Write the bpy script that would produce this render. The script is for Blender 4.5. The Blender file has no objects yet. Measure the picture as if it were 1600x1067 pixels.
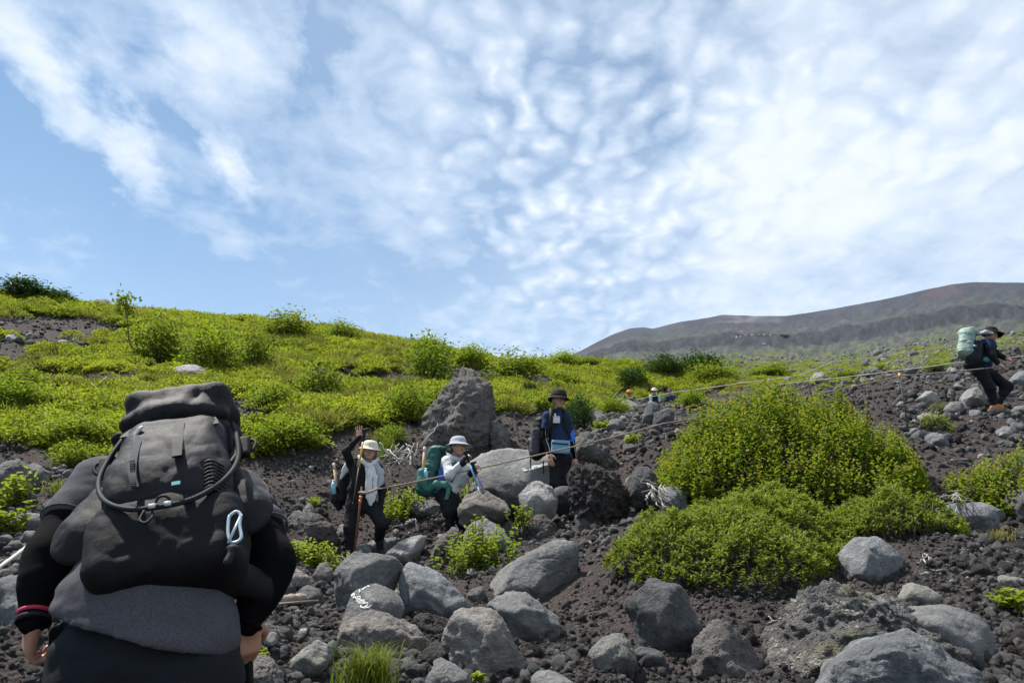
import bpy, bmesh, math, random
import numpy as np
from mathutils import Vector, Matrix
R = math.radians
SC = bpy.context.scene
COL = SC.collection
F = 1244.4            # focal length in pixels of the 1600 px wide photograph (28 mm equivalent)
PITCH = R(17.0)
EYE = 1.6

# ------------------------------------------------------------------ camera
cam = bpy.data.cameras.new('camera')
cam.sensor_width = 36.0
cam.lens = 28.0
cam.clip_start = 0.05
cam.clip_end = 20000.0
camo = bpy.data.objects.new('camera', cam)
COL.objects.link(camo)
camo.location = (0, 0, EYE)
camo.rotation_euler = (R(90) + PITCH, 0, 0)
SC.camera = camo

# ------------------------------------------------------------------ light
SUN_EL, SUN_AZ = R(62), R(-62)      # azimuth from +Y (view direction), positive to the right
SUN_DIR = Vector((math.sin(SUN_AZ) * math.cos(SUN_EL), math.cos(SUN_AZ) * math.cos(SUN_EL), math.sin(SUN_EL)))
sun = bpy.data.lights.new('sun', 'SUN')
sun.energy = 5.0
sun.angle = R(1.5)
sun.color = (1.0, 0.955, 0.89)
suno = bpy.data.objects.new('sun', sun)
COL.objects.link(suno)
suno.rotation_euler = SUN_DIR.to_track_quat('Z', 'Y').to_euler()
suno.location = (-20, 10, 40)

SC.view_settings.view_transform = 'Standard'
SC.view_settings.look = 'None'
SC.view_settings.exposure = 0.85
SC.view_settings.gamma = 1.0
SC.view_settings.use_curve_mapping = False
SC.render.engine = 'CYCLES'
SC.cycles.use_denoising = True
SC.cycles.use_adaptive_sampling = True
SC.cycles.adaptive_threshold = 0.02
SC.cycles.max_bounces = 6
SC.cycles.transparent_max_bounces = 8
SC.cycles.volume_bounces = 0


class NT:
    """small node-tree writer"""
    def __init__(s, tree):
        s.t = tree
        s.t.nodes.clear()

    def new(s, typ, **kw):
        n = s.t.nodes.new(typ)
        for k, v in kw.items():
            setattr(n, k, v)
        return n

    def put(s, sock, v):
        if v is None:
            return
        if isinstance(v, bpy.types.NodeSocket):
            s.t.links.new(v, sock)
        else:
            if isinstance(v, (tuple, list)) and sock.type == 'RGBA' and len(v) == 3:
                v = (*v, 1.0)
            sock.default_value = v

    def noise(s, vec, scale, detail=4, rough=0.55, dist=0.0, dim='3D', lac=2.0):
        n = s.new('ShaderNodeTexNoise', noise_dimensions=dim)
        s.put(n.inputs['Vector'], vec)
        s.put(n.inputs['Scale'], scale)
        n.inputs['Detail'].default_value = detail
        n.inputs['Roughness'].default_value = rough
        n.inputs['Distortion'].default_value = dist
        n.inputs['Lacunarity'].default_value = lac
        return n.outputs['Fac']

    def vor(s, vec, scale, feature='F1', smooth=None, out='Distance', rand=1.0):
        n = s.new('ShaderNodeTexVoronoi', feature=feature)
        s.put(n.inputs['Vector'], vec)
        s.put(n.inputs['Scale'], scale)
        n.inputs['Randomness'].default_value = rand
        if smooth is not None:
            n.inputs['Smoothness'].default_value = smooth
        return n.outputs[out]

    def math(s, op, a, b=None, c=None, clamp=False):
        n = s.new('ShaderNodeMath', operation=op, use_clamp=clamp)
        s.put(n.inputs[0], a)
        s.put(n.inputs[1], b)
        s.put(n.inputs[2], c)
        return n.outputs[0]

    def vmath(s, op, a, b=None, scale=None):
        n = s.new('ShaderNodeVectorMath', operation=op)
        s.put(n.inputs[0], a)
        s.put(n.inputs[1], b)
        if scale is not None:
            s.put(n.inputs['Scale'], scale)
        return n.outputs['Value'] if op in ('DOT_PRODUCT', 'LENGTH', 'DISTANCE') else n.outputs['Vector']

    def maprange(s, v, a, b, c=0.0, d=1.0, interp='SMOOTHSTEP'):
        n = s.new('ShaderNodeMapRange', interpolation_type=interp)
        s.put(n.inputs[0], v)
        for i, x in enumerate((a, b, c, d)):
            s.put(n.inputs[i + 1], x)
        return n.outputs[0]

    def ramp(s, fac, stops, interp='LINEAR'):
        n = s.new('ShaderNodeValToRGB')
        n.color_ramp.interpolation = interp
        e = n.color_ramp.elements
        while len(e) < len(stops):
            e.new(0.5)
        for i, (p, c) in enumerate(stops):
            e[i].position = p
            e[i].color = (*c, 1.0) if len(c) == 3 else c
        s.put(n.inputs[0], fac)
        return n.outputs[0]

    def mix(s, fac, a, b, blend='MIX'):
        n = s.new('ShaderNodeMix', data_type='RGBA', blend_type=blend)
        n.clamp_factor = True
        s.put(n.inputs[0], fac)
        s.put(n.inputs[6], a)
        s.put(n.inputs[7], b)
        return n.outputs[2]

    def bump(s, h, strength=0.5, dist=0.02, normal=None):
        n = s.new('ShaderNodeBump')
        n.inputs['Strength'].default_value = strength
        n.inputs['Distance'].default_value = dist
        s.put(n.inputs['Height'], h)
        if normal is not None:
            s.put(n.inputs['Normal'], normal)
        return n.outputs[0]

    def coord(s, out='Object'):
        return s.new('ShaderNodeTexCoord').outputs[out]

    def pos(s):
        return s.new('ShaderNodeNewGeometry').outputs['Position']

    def attr(s, name, out='Fac'):
        n = s.new('ShaderNodeAttribute', attribute_name=name)
        return n.outputs[out]

    def sep(s, v):
        n = s.new('ShaderNodeSeparateXYZ')
        s.put(n.inputs[0], v)
        return n.outputs

    def comb(s, x, y, z):
        n = s.new('ShaderNodeCombineXYZ')
        for i, v in enumerate((x, y, z)):
            s.put(n.inputs[i], v)
        return n.outputs[0]

    def mapping(s, vec, loc=(0, 0, 0), rot=(0, 0, 0), scale=(1, 1, 1)):
        n = s.new('ShaderNodeMapping')
        s.put(n.inputs[0], vec)
        n.inputs[1].default_value = loc
        n.inputs[2].default_value = rot
        n.inputs[3].default_value = scale
        return n.outputs[0]

    def pbsdf(s, color, rough=0.8, normal=None, spec=0.5, **kw):
        n = s.new('ShaderNodeBsdfPrincipled')
        s.put(n.inputs['Base Color'], color)
        s.put(n.inputs['Roughness'], rough)
        s.put(n.inputs['Specular IOR Level'], spec)
        if normal is not None:
            s.put(n.inputs['Normal'], normal)
        for k, v in kw.items():
            s.put(n.inputs[k.replace('_', ' ')], v)
        return n.outputs[0]

    def out(s, sh):
        o = s.new('ShaderNodeOutputMaterial')
        s.put(o.inputs['Surface'], sh)
        return o


# ------------------------------------------------------------------ sky: clear-air sky with a thin high cloud sheet
world = bpy.data.worlds.new('World')
SC.world = world
world.use_nodes = True
world.cycles.sampling_method = 'MANUAL'
world.cycles.sample_map_resolution = 256
w = NT(world.node_tree)
sky = w.new('ShaderNodeTexSky', sky_type='NISHITA')
sky.sun_disc = False
sky.sun_elevation = SUN_EL
sky.sun_rotation = SUN_AZ
sky.altitude = 2400.0
sky.air_density = 1.1
sky.dust_density = 0.9
sky.ozone_density = 2.0
gen = w.coord('Generated')
dx, dy, dz = w.sep(gen)
zz = w.math('ADD', w.math('MAXIMUM', dz, 0.0), 0.16)
u = w.math('DIVIDE', dx, zz)
v = w.math('DIVIDE', dy, zz)
uv = w.comb(u, v, 0.0)                                  # cloud sheet coordinates (a plane overhead)
wv = w.new('ShaderNodeTexNoise', noise_dimensions='3D')
w.put(wv.inputs['Vector'], uv)
wv.inputs['Scale'].default_value = 1.6
wv.inputs['Detail'].default_value = 3
warp = w.vmath('ADD', uv, w.vmath('SCALE', w.vmath('SUBTRACT', wv.outputs['Color'], (0.5, 0.5, 0.5)), scale=0.5))
# broad veils
veil = w.noise(w.mapping(warp, loc=(3.1, 0.7, 0), rot=(0, 0, R(-24)), scale=(1.0, 0.55, 1)), 1.35, 6, 0.56, 0.25)
# streaks drawn out along the wind
streak = w.noise(w.mapping(warp, loc=(0.4, 2.2, 0), rot=(0, 0, R(33)), scale=(2.3, 0.62, 1)), 1.5, 8, 0.6, 0.5)
# cloud grains
gw = w.new('ShaderNodeTexNoise', noise_dimensions='3D')
w.put(gw.inputs['Vector'], uv)
gw.inputs['Scale'].default_value = 7.0
gw.inputs['Detail'].default_value = 4
gvec = w.vmath('ADD', uv, w.vmath('SCALE', w.vmath('SUBTRACT', gw.outputs['Color'], (0.5, 0.5, 0.5)), scale=0.16))
grain = w.vor(w.mapping(gvec, rot=(0, 0, R(-20)), scale=(1.0, 0.62, 1)), 19.0, 'SMOOTH_F1', 0.6)
grain = w.math('SUBTRACT', 0.62, grain)
fine = w.noise(gvec, 11.0, 7, 0.6)
side = w.maprange(u, -0.95, 0.55, -0.16, 0.13)         # the sheet thickens towards one side of the sky
gmask = w.math('MULTIPLY', w.maprange(w.noise(uv, 0.9, 2, 0.5), 0.35, 0.6), w.maprange(u, -0.5, 0.1))
cov = w.math('ADD', w.math('MULTIPLY', veil, 0.78), w.math('MULTIPLY', streak, 0.46))
cov = w.math('ADD', w.math('ADD', cov, 0.045), side)


def sky_uv(px, py):
    X, Y = (px - 800.0) / F, (533.5 - py) / F
    d = Vector((X, math.cos(PITCH) - Y * math.sin(PITCH), math.sin(PITCH) + Y * math.cos(PITCH))).normalized()
    return Vector((d.x / (d.z + 0.16), d.y / (d.z + 0.16), 0))


wv2 = w.new('ShaderNodeTexNoise', noise_dimensions='3D')
w.put(wv2.inputs['Vector'], w.mapping(uv, rot=(0, 0, R(25)), scale=(1.0, 0.6, 1)))
wv2.inputs['Scale'].default_value = 5.5
wv2.inputs['Detail'].default_value = 6
wv2.inputs['Roughness'].default_value = 0.62
warp2 = w.vmath('ADD', uv, w.vmath('SCALE', w.vmath('SUBTRACT', wv2.outputs['Color'], (0.5, 0.5, 0.5)), scale=0.34))


def blob(px, py, ex, ey, wd):
    """soft cloud bank in the sheet: centre, end of its long axis, half width (as bearings of the photograph)"""
    c, e = sky_uv(px, py), sky_uv(ex, ey)
    ax = e - c
    n_ = Vector((-(ey - py), ex - px, 0)).normalized() * wd
    sd = sky_uv(px + n_.x, py + n_.y) - c
    ang = math.atan2(ax.y, ax.x)
    perp = abs(-math.sin(ang) * sd.x + math.cos(ang) * sd.y)
    v1 = w.mapping(w.vmath('SUBTRACT', warp2, tuple(c)), rot=(0, 0, -ang))
    v1 = w.vmath('MULTIPLY', v1, (1.0 / max(ax.length, 0.02), 1.0 / max(perp, 0.02), 0.0))
    return w.maprange(w.vmath('LENGTH', v1), 0.1, 1.5, 1.0, 0.0)


for (px_, py_, ex_, ey_, wd_, am_) in ((100, 150, 225, 305, 62, 0.40), (205, 285, 222, 340, 34, 0.18), (330, 85, 430, 150, 62, 0.26), (368, 262, 412, 335, 30, 0.36), (30, 205, 110, 290, 80, -0.34),
                                       (255, 190, 335, 240, 46, -0.26), (512, 90, 480, 175, 44, -0.22), (1180, 120, 1180, 270, 210, 0.15), (1190, 335, 1420, 330, 100, 0.22), (1500, 250, 1580, 262, 70, 0.10),
                                       (1350, 405, 1520, 420, 48, -0.14), (340, 380, 352, 430, 52, 0.15), (200, 50, 265, 62, 42, -0.16), (60, 260, 160, 330, 120, -0.10)):
    cov = w.math('ADD', cov, w.math('MULTIPLY', blob(px_, py_, ex_, ey_, wd_), am_))
gmask = w.math('MAXIMUM', w.math('MULTIPLY', gmask, 0.5), blob(900, 250, 900, 560, 300))
cov = w.math('ADD', cov, w.math('MULTIPLY', w.math('MULTIPLY', w.math('SUBTRACT', grain, 0.25), 0.85), gmask))
cov = w.math('ADD', cov, w.math('MULTIPLY', w.math('SUBTRACT', fine, 0.5), 0.50))
dens = w.maprange(cov, 0.44, 0.98, 0.0, 1.0, 'LINEAR')
dens = w.math('POWER', dens, 0.85, clamp=True)
low = w.maprange(dz, 0.1, 0.55, 0.45, 0.0)             # a longer path through the sheet near the horizon
dens = w.math('MAXIMUM', dens, low)
vb = w.math('MULTIPLY', w.maprange(u, -1.0, 0.2, 0.10, 0.36), w.maprange(veil, 0.25, 0.6, 0.55, 1.1))
dens = w.math('ADD', vb, w.math('MULTIPLY', w.math('SUBTRACT', 1.0, vb), dens))
dens = w.math('MULTIPLY', dens, 0.95)
SKY_K = 0.075
skycol = w.mix(1.0, sky.outputs[0], (0.90, 1.14, 1.13), 'MULTIPLY')
cloudcol = w.mix(w.maprange(cov, 0.6, 1.25), (6.3, 7.2, 8.4), (7.4, 7.7, 8.1))
bgc = w.mix(dens, skycol, cloudcol)
bg = w.new('ShaderNodeBackground')
w.put(bg.inputs[0], bgc)
bg.inputs[1].default_value = SKY_K
wo = w.new('ShaderNodeOutputWorld')
w.put(wo.inputs[0], bg.outputs[0])


# ------------------------------------------------------------------ helpers
def P(px, py, d):
    """world point seen at photo pixel (px, py) that lies d metres ahead (horizontal)"""
    X = (px - 800.0) / F
    Y = (533.5 - py) / F
    fy = math.cos(PITCH) - Y * math.sin(PITCH)
    fz = math.sin(PITCH) + Y * math.cos(PITCH)
    s = d / fy
    return np.array([X * s, d, EYE + fz * s])


def pix(p):
    """photo pixel of a world point (arrays allowed)"""
    p = np.asarray(p, float)
    y = p[..., 1]
    z = p[..., 2] - EYE
    dep = y * math.cos(PITCH) + z * math.sin(PITCH)
    upv = -y * math.sin(PITCH) + z * math.cos(PITCH)
    dep = np.where(dep > 1e-3, dep, 1e-3)
    return 800 + F * p[..., 0] / dep, 533.5 - F * upv / dep


_rs = np.random.RandomState(7)
_perm = _rs.permutation(256)
_perm = np.concatenate([_perm, _perm, _perm])
_grad = _rs.normal(size=(256, 3))
_grad /= np.linalg.norm(_grad, axis=1)[:, None]


def perlin(p):
    p = np.asarray(p, float)
    i = np.floor(p).astype(int)
    f = p - i
    i &= 255
    t = f * f * f * (f * (f * 6 - 15) + 10)
    res = 0
    for a in (0, 1):
        wa = t[..., 0] if a else 1 - t[..., 0]
        pa = _perm[i[..., 0] + a]
        for b in (0, 1):
            wb = t[..., 1] if b else 1 - t[..., 1]
            pb = _perm[pa + i[..., 1] + b]
            for c in (0, 1):
                wc = t[..., 2] if c else 1 - t[..., 2]
                g = _grad[_perm[pb + i[..., 2] + c] & 255]
                res = res + wa * wb * wc * (g[..., 0] * (f[..., 0] - a) + g[..., 1] * (f[..., 1] - b) + g[..., 2] * (f[..., 2] - c))
    return res * 1.6


def fbm(p, octv=4, gain=0.5, ridged=False):
    p = np.asarray(p, float)
    a, tot, s = 1.0, 0.0, 1.0
    for k in range(octv):
        n = perlin(p * s + k * 17.3)
        if ridged:
            n = 1 - 2 * np.abs(n)
        tot = tot + a * n
        a *= gain
        s *= 2.03
    return tot


def noise2(x, y, s, octv=4, gain=0.5, off=0.0, ridged=False):
    return fbm(np.stack([np.asarray(x) * s + off, np.asarray(y) * s - off, np.full_like(np.asarray(x, float), 0.37 + off)], -1), octv, gain, ridged)


def link(o, parent=None, base=None):
    COL.objects.link(o)
    if parent is not None:
        o.parent = parent
    return o


def mesh_from(name, verts, faces, mat=None, smooth=True):
    me = bpy.data.meshes.new(name)
    v = np.asarray(verts, np.float32).reshape(-1, 3)
    if isinstance(faces, np.ndarray):
        k = faces.shape[1]
        me.vertices.add(len(v))
        me.vertices.foreach_set('co', v.ravel())
        me.loops.add(faces.size)
        me.loops.foreach_set('vertex_index', faces.astype(np.int32).ravel())
        me.polygons.add(len(faces))
        me.polygons.foreach_set('loop_start', np.arange(0, faces.size, k, dtype=np.int32))
        me.polygons.foreach_set('loop_total', np.full(len(faces), k, np.int32))
        me.update(calc_edges=True)
        me.validate()
    else:
        me.from_pydata(v.tolist(), [], faces)
        me.update()
    if smooth:
        me.polygons.foreach_set('use_smooth', np.ones(len(me.polygons), bool))
    if mat is not None:
        me.materials.append(mat)
    return me


def tag(o, label=None, cat=None, group=None, kind=None):
    if label:
        o['label'] = label
    if cat:
        o['category'] = cat
    if group:
        o['group'] = group
    if kind:
        o['kind'] = kind
    return o


def empty(name, loc, label=None, cat=None, group=None):
    o = bpy.data.objects.new(name, None)
    o.empty_display_size = 0.1
    o.location = [float(c) for c in loc]
    COL.objects.link(o)
    return tag(o, label, cat, group)


def obj(name, me, parent=None, loc=None):
    o = bpy.data.objects.new(name, me)
    COL.objects.link(o)
    if parent is not None:
        o.parent = parent
    if loc is not None:
        o.location = [float(c) for c in loc]
    return o


def part(name, verts, faces, mat, root, smooth=True, under=None):
    """mesh part given in world coordinates, made a child of root (an Empty without rotation) or of a part of it"""
    base = np.array(root.location)
    me = mesh_from(name, np.asarray(verts) - base, faces, mat, smooth)
    return obj(name, me, under if under is not None else root)


def tube(pts, rad, seg=8, cap=True):
    """swept tube; returns verts, quads (triangular caps as degenerate-free fans are quads with a centre vertex)"""
    pts = np.asarray(pts, float)
    n = len(pts)
    rad = np.broadcast_to(np.asarray(rad, float), (n,))
    t = np.gradient(pts, axis=0)
    t /= np.linalg.norm(t, axis=1)[:, None] + 1e-12
    up = np.array([0, 0, 1.0]) if abs(t[0, 2]) < 0.9 else np.array([1.0, 0, 0])
    u = np.cross(t[0], up)
    u /= np.linalg.norm(u)
    V = []
    ang = np.arange(seg) * 2 * np.pi / seg
    for i in range(n):
        u = u - t[i] * np.dot(u, t[i])
        u /= np.linalg.norm(u) + 1e-12
        vv = np.cross(t[i], u)
        V.append(pts[i] + rad[i] * (np.cos(ang)[:, None] * u + np.sin(ang)[:, None] * vv))
    V = np.concatenate(V)
    Fc = []
    for i in range(n - 1):
        for k in range(seg):
            k2 = (k + 1) % seg
            Fc.append((i * seg + k, i * seg + k2, (i + 1) * seg + k2, (i + 1) * seg + k))
    if cap:
        Fc.append(tuple(range(seg))[::-1])
        Fc.append(tuple((n - 1) * seg + k for k in range(seg)))
    return V, Fc


def join(parts):
    V, Fc, o = [], [], 0
    for v, f in parts:
        V.append(np.asarray(v))
        Fc += [tuple(int(i) + o for i in q) for q in f]
        o += len(v)
    return np.concatenate(V), Fc


def spline(pts, n=12):
    """Catmull-Rom through points"""
    p = np.asarray(pts, float)
    q = np.vstack([2 * p[0] - p[1], p, 2 * p[-1] - p[-2]])
    out = []
    for i in range(1, len(q) - 2):
        for k in range(n):
            t = k / n
            out.append(0.5 * ((2 * q[i]) + (-q[i - 1] + q[i + 1]) * t + (2 * q[i - 1] - 5 * q[i] + 4 * q[i + 1] - q[i + 2]) * t * t + (-q[i - 1] + 3 * q[i] - 3 * q[i + 1] + q[i + 2]) * t ** 3))
    out.append(p[-1])
    return np.array(out)


def new_mat(name):
    m = bpy.data.materials.new(name)
    m.use_nodes = True
    return m, NT(m.node_tree)

# ------------------------------------------------------------------ terrain height field
# control points: photo pixel and distance of places on the ground
CP = [(0, 1067, 4.0), (400, 1067, 4.2), (800, 1067, 4.5), (1200, 1067, 4.5), (1600, 1067, 4.6), (-300, 1067, 4.0), (1900, 1040, 4.8),
      (450, 970, 6.0), (800, 985, 6.0), (950, 1010, 5.5), (1150, 960, 6.2), (1500, 960, 6.2), (1700, 940, 6.5),
      (0, 900, 6.2), (-200, 860, 6.5), (120, 830, 7.6), (300, 850, 8.0), (540, 872, 9.6), (900, 862, 8.6), (1020, 850, 8.3), (1300, 905, 7.3), (1450, 868, 7.6), (1600, 870, 7.7),
      (545, 868, 10.5), (592, 856, 10.8), (700, 842, 10.5), (878, 806, 11.15), (960, 815, 9.9), (1080, 790, 9.6), (1250, 815, 9.0), (1400, 815, 8.9), (1560, 822, 9.0), (1750, 800, 9.3),
      (1500, 710, 11.6), (1556, 643, 13.4), (1580, 640, 13.6), (1430, 640, 14.0), (1450, 600, 17.5), (1600, 570, 18.5), (1750, 540, 19.0), (1800, 640, 13.4), (1320, 610, 21), (1220, 606, 27), (1500, 566, 27), (1650, 548, 28),
      (1040, 690, 12.3), (960, 700, 12.6), (940, 662, 16), (1010, 652, 22), (1025, 664, 31.5), (1120, 625, 33),
      (800, 722, 13.3), (700, 714, 13.3), (640, 704, 13.3), (600, 735, 12.7), (560, 795, 11.9), (450, 760, 12.0), (430, 815, 10.4), (420, 720, 12.8), (520, 714, 13.2),
      (480, 678, 13.7), (620, 668, 14.5), (0, 735, 9.6), (-200, 740, 9.6), (150, 735, 10.4), (300, 720, 11.4), (0, 650, 13.5), (0, 560, 21), (0, 466, 32), (-250, 440, 33), (150, 486, 33), (150, 600, 18), (300, 590, 20.5), (250, 498, 34),
      (400, 510, 36), (400, 600, 20.5), (500, 640, 16.5), (550, 528, 37), (560, 590, 23), (680, 552, 40), (700, 620, 18.5), (800, 575, 42), (800, 612, 24), (850, 640, 18), (900, 600, 30), (960, 572, 44), (1100, 592, 42), (1050, 605, 39),
      (0, 500, 42), (-300, 470, 44), (200, 530, 46), (400, 550, 48), (600, 575, 52), (760, 592, 56), (1250, 598, 42), (1450, 578, 42), (1650, 560, 42)]
_cp = np.array([P(*c) for c in CP])
_cp = np.vstack([_cp, [[0, 0, 0.0], [-4, 0, 0.05], [4, 0, 0.2], [0, -6, -1.2], [-8, -6, -1.3], [8, -6, -0.9], [-1.2, 2.2, 0.50], [1.2, 2.2, 0.5], [-12, 4, 1.0], [12, 4, 1.9], [-25, 10, 4.5], [26, 12, 6.0]]])


def _U(r2):
    return np.where(r2 > 1e-9, r2 * np.log(r2 + 1e-12), 0.0)


def _fit(c):
    n = len(c)
    d2 = ((c[:, None, :2] - c[None, :, :2]) ** 2).sum(-1)
    A = np.zeros((n + 3, n + 3))
    A[:n, :n] = _U(d2) + np.eye(n) * 0.4
    A[:n, n] = 1
    A[:n, n + 1:] = c[:, :2]
    A[n:, :n] = A[:n, n:].T
    return np.linalg.solve(A, np.concatenate([c[:, 2], np.zeros(3)]))


_tw = _fit(_cp)


def near_h(x, y):
    x = np.asarray(x, float)
    y = np.asarray(y, float)
    out = _tw[-3] + _tw[-2] * x + _tw[-1] * y
    for i in range(len(_cp)):
        out = out + _tw[i] * _U((x - _cp[i, 0]) ** 2 + (y - _cp[i, 1]) ** 2)
    return out


# the far mountain: outline of its ridge and of the foot of the visible slope, as bearings
RIDGE = [(-1500, 1000), (0, 850), (400, 760), (700, 650), (830, 582), (885, 557), (905, 549), (935, 533), (962, 520), (985, 512), (1005, 511), (1020, 513), (1060, 503), (1110, 495), (1130, 491), (1180, 493), (1230, 493), (1300, 482), (1400, 463), (1450, 451), (1490, 443), (1525, 440), (1600, 441), (1700, 436), (2000, 420), (2600, 400)]
FOOT = [(-1500, 1000), (0, 870), (500, 720), (800, 606), (900, 584), (1000, 590), (1150, 598), (1300, 596), (1450, 582), (1600, 566), (1800, 550), (2600, 520)]


def _bearing(tab):
    a, t = [], []
    for px, py in tab:
        q = P(px, py, 1.0)
        a.append(math.atan2(q[0], 1.0))
        t.append((q[2] - EYE) / math.hypot(q[0], 1.0))
    return np.array(a), np.array(t)


_ra, _rt = _bearing(RIDGE)
_fa, _ft = _bearing(FOOT)
RFAR = 1700.0


def far_h(x, y):
    r = np.hypot(x, y)
    a = np.arctan2(x, y)
    t1 = np.interp(a, _ra, _rt)
    t0 = np.interp(a, _fa, _ft)
    lr = np.log(np.maximum(r, 30.0) / 50.0) / math.log(RFAR / 50.0)
    g = np.clip(lr, 0, 1)
    rel = np.stack([a * 30, lr * 9.0, np.zeros_like(a)], -1)
    n1 = fbm(rel, 4, 0.55)
    n2 = fbm(rel * np.array([2.2, 5.0, 1]) + 5.0, 4, 0.6)
    # concave slope with terraces of old lava
    gg = 0.72 * g + 0.28 * g ** 3
    for c, hgt, wd in ((0.60, 0.05, 0.012), (0.765, 0.17, 0.014), (0.90, 0.07, 0.010)):
        cc = c + 0.03 * n1
        gg = gg + hgt * (1 / (1 + np.exp(-np.clip((g - cc) / wd, -40, 40)))) - hgt * g
    t = t0 + (t1 - t0) * np.clip(gg, 0, 1) + (0.0045 * n1 + 0.0040 * n2 + 0.0022 * fbm(rel * np.array([6.0, 9.0, 1]) + 2.0, 3, 0.6)) * np.sin(np.pi * np.clip(g, 0, 1)) ** 0.7
    z = EYE + np.minimum(r, RFAR) * t
    z = z - np.where(r > RFAR, (r - RFAR) * 0.22, 0)
    return z


def _sm(e0, e1, v):
    t = np.clip((v - e0) / (e1 - e0), 0, 1)
    return t * t * (3 - 2 * t)


# earth step along the lower edge of the green slope (world polyline), and the region that is overgrown
VEGPOLY = [(-900, 690), (0, 690), (80, 702), (170, 722), (260, 728), (330, 722), (395, 712), (450, 706), (490, 700), (530, 672), (580, 660), (640, 656), (665, 640), (760, 645), (800, 648), (850, 642), (905, 640), (960, 634), (1050, 628), (1120, 606), (1200, 600), (1260, 594), (1260, 500), (600, 380), (-900, 300)]


def inpoly(px, py, poly):
    px = np.asarray(px)
    py = np.asarray(py)
    ins = np.zeros(px.shape, bool)
    n = len(poly)
    for i in range(n):
        x0, y0 = poly[i]
        x1, y1 = poly[(i + 1) % n]
        if y0 == y1:
            continue
        c = ((y0 > py) != (y1 > py)) & (px < (x1 - x0) * (py - y0) / (y1 - y0) + x0)
        ins ^= c
    return ins


def smooth_h(x, y):
    x = np.asarray(x, float)
    y = np.asarray(y, float)
    r = np.hypot(x, y)
    k = _sm(42, 62, r)
    zn = near_h(np.clip(x, -45, 45), np.clip(y, -8, 60))
    back = _sm(4, -10, y)
    zn = zn * (1 - back) + (0.2 * y + 0.03 * x) * back
    zf = far_h(x, y)
    zf = np.where(y < 0, 0.2 * y, zf)
    return zn * (1 - k) + zf * k


def veg_mask(x, y, z):
    """how overgrown the ground is (0..1)"""
    px, py = pix(np.stack([x, y, z], -1))
    jx = noise2(x, y, 0.55, 3) * 18
    jy = noise2(x, y, 0.6, 3, off=9.0) * 14
    m = inpoly(px + jx, py + jy, VEGPOLY) & (y > 5)
    m = m.astype(float)
    # bare cinder patches
    bare = noise2(x, y, 0.22, 4, 0.6, off=3.3)
    bx = _sm(220, 60, px) * _sm(590, 500, py)
    rocky = _sm(760, 860, px) * _sm(596, 612, py)
    m = m * (1 - _sm(0.28, 0.42, bare + 0.42 * bx + rocky * (0.22 + 0.5 * noise2(x, y, 0.6, 3, off=12.0))))
    return m


def H(x, y):
    x = np.atleast_1d(np.asarray(x, float))
    y = np.atleast_1d(np.asarray(y, float))
    z = smooth_h(x, y)
    r = np.hypot(x, y)
    v = veg_mask(x, y, z)
    amp = _sm(1.5, 5, r) * (1 - _sm(50, 90, r))
    z = z + amp * (0.16 * noise2(x, y, 0.33, 3) + (0.075 - 0.03 * v) * noise2(x, y, 1.3, 3, 0.55, 4.0) + 0.035 * noise2(x, y, 5.2, 3, 0.6, 8.0))
    z = z + 0.10 * v * amp * _sm(8, 11, r)          # turf stands above the bare trail
    return z


def h1(x, y):
    return float(H(x, y)[0])


def hit(px, py, d0=2.5, d1=400.0):
    """first place where the view ray through a photo pixel meets the ground"""
    d = np.geomspace(d0, d1, 500)
    X = (px - 800.0) / F
    Y = (533.5 - py) / F
    s = d / (math.cos(PITCH) - Y * math.sin(PITCH))
    x = X * s
    z = EYE + (math.sin(PITCH) + Y * math.cos(PITCH)) * s
    g = H(x, d) - z
    k = np.argmax(g > 0)
    if not (g > 0).any():
        k = len(d) - 1
    if k == 0:
        return np.array([x[0], d[0], z[0]])
    t = g[k - 1] / (g[k - 1] - g[k])
    t = min(max(t, 0), 1)
    dd = d[k - 1] + (d[k] - d[k - 1]) * t
    return P(px, py, dd)


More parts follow.
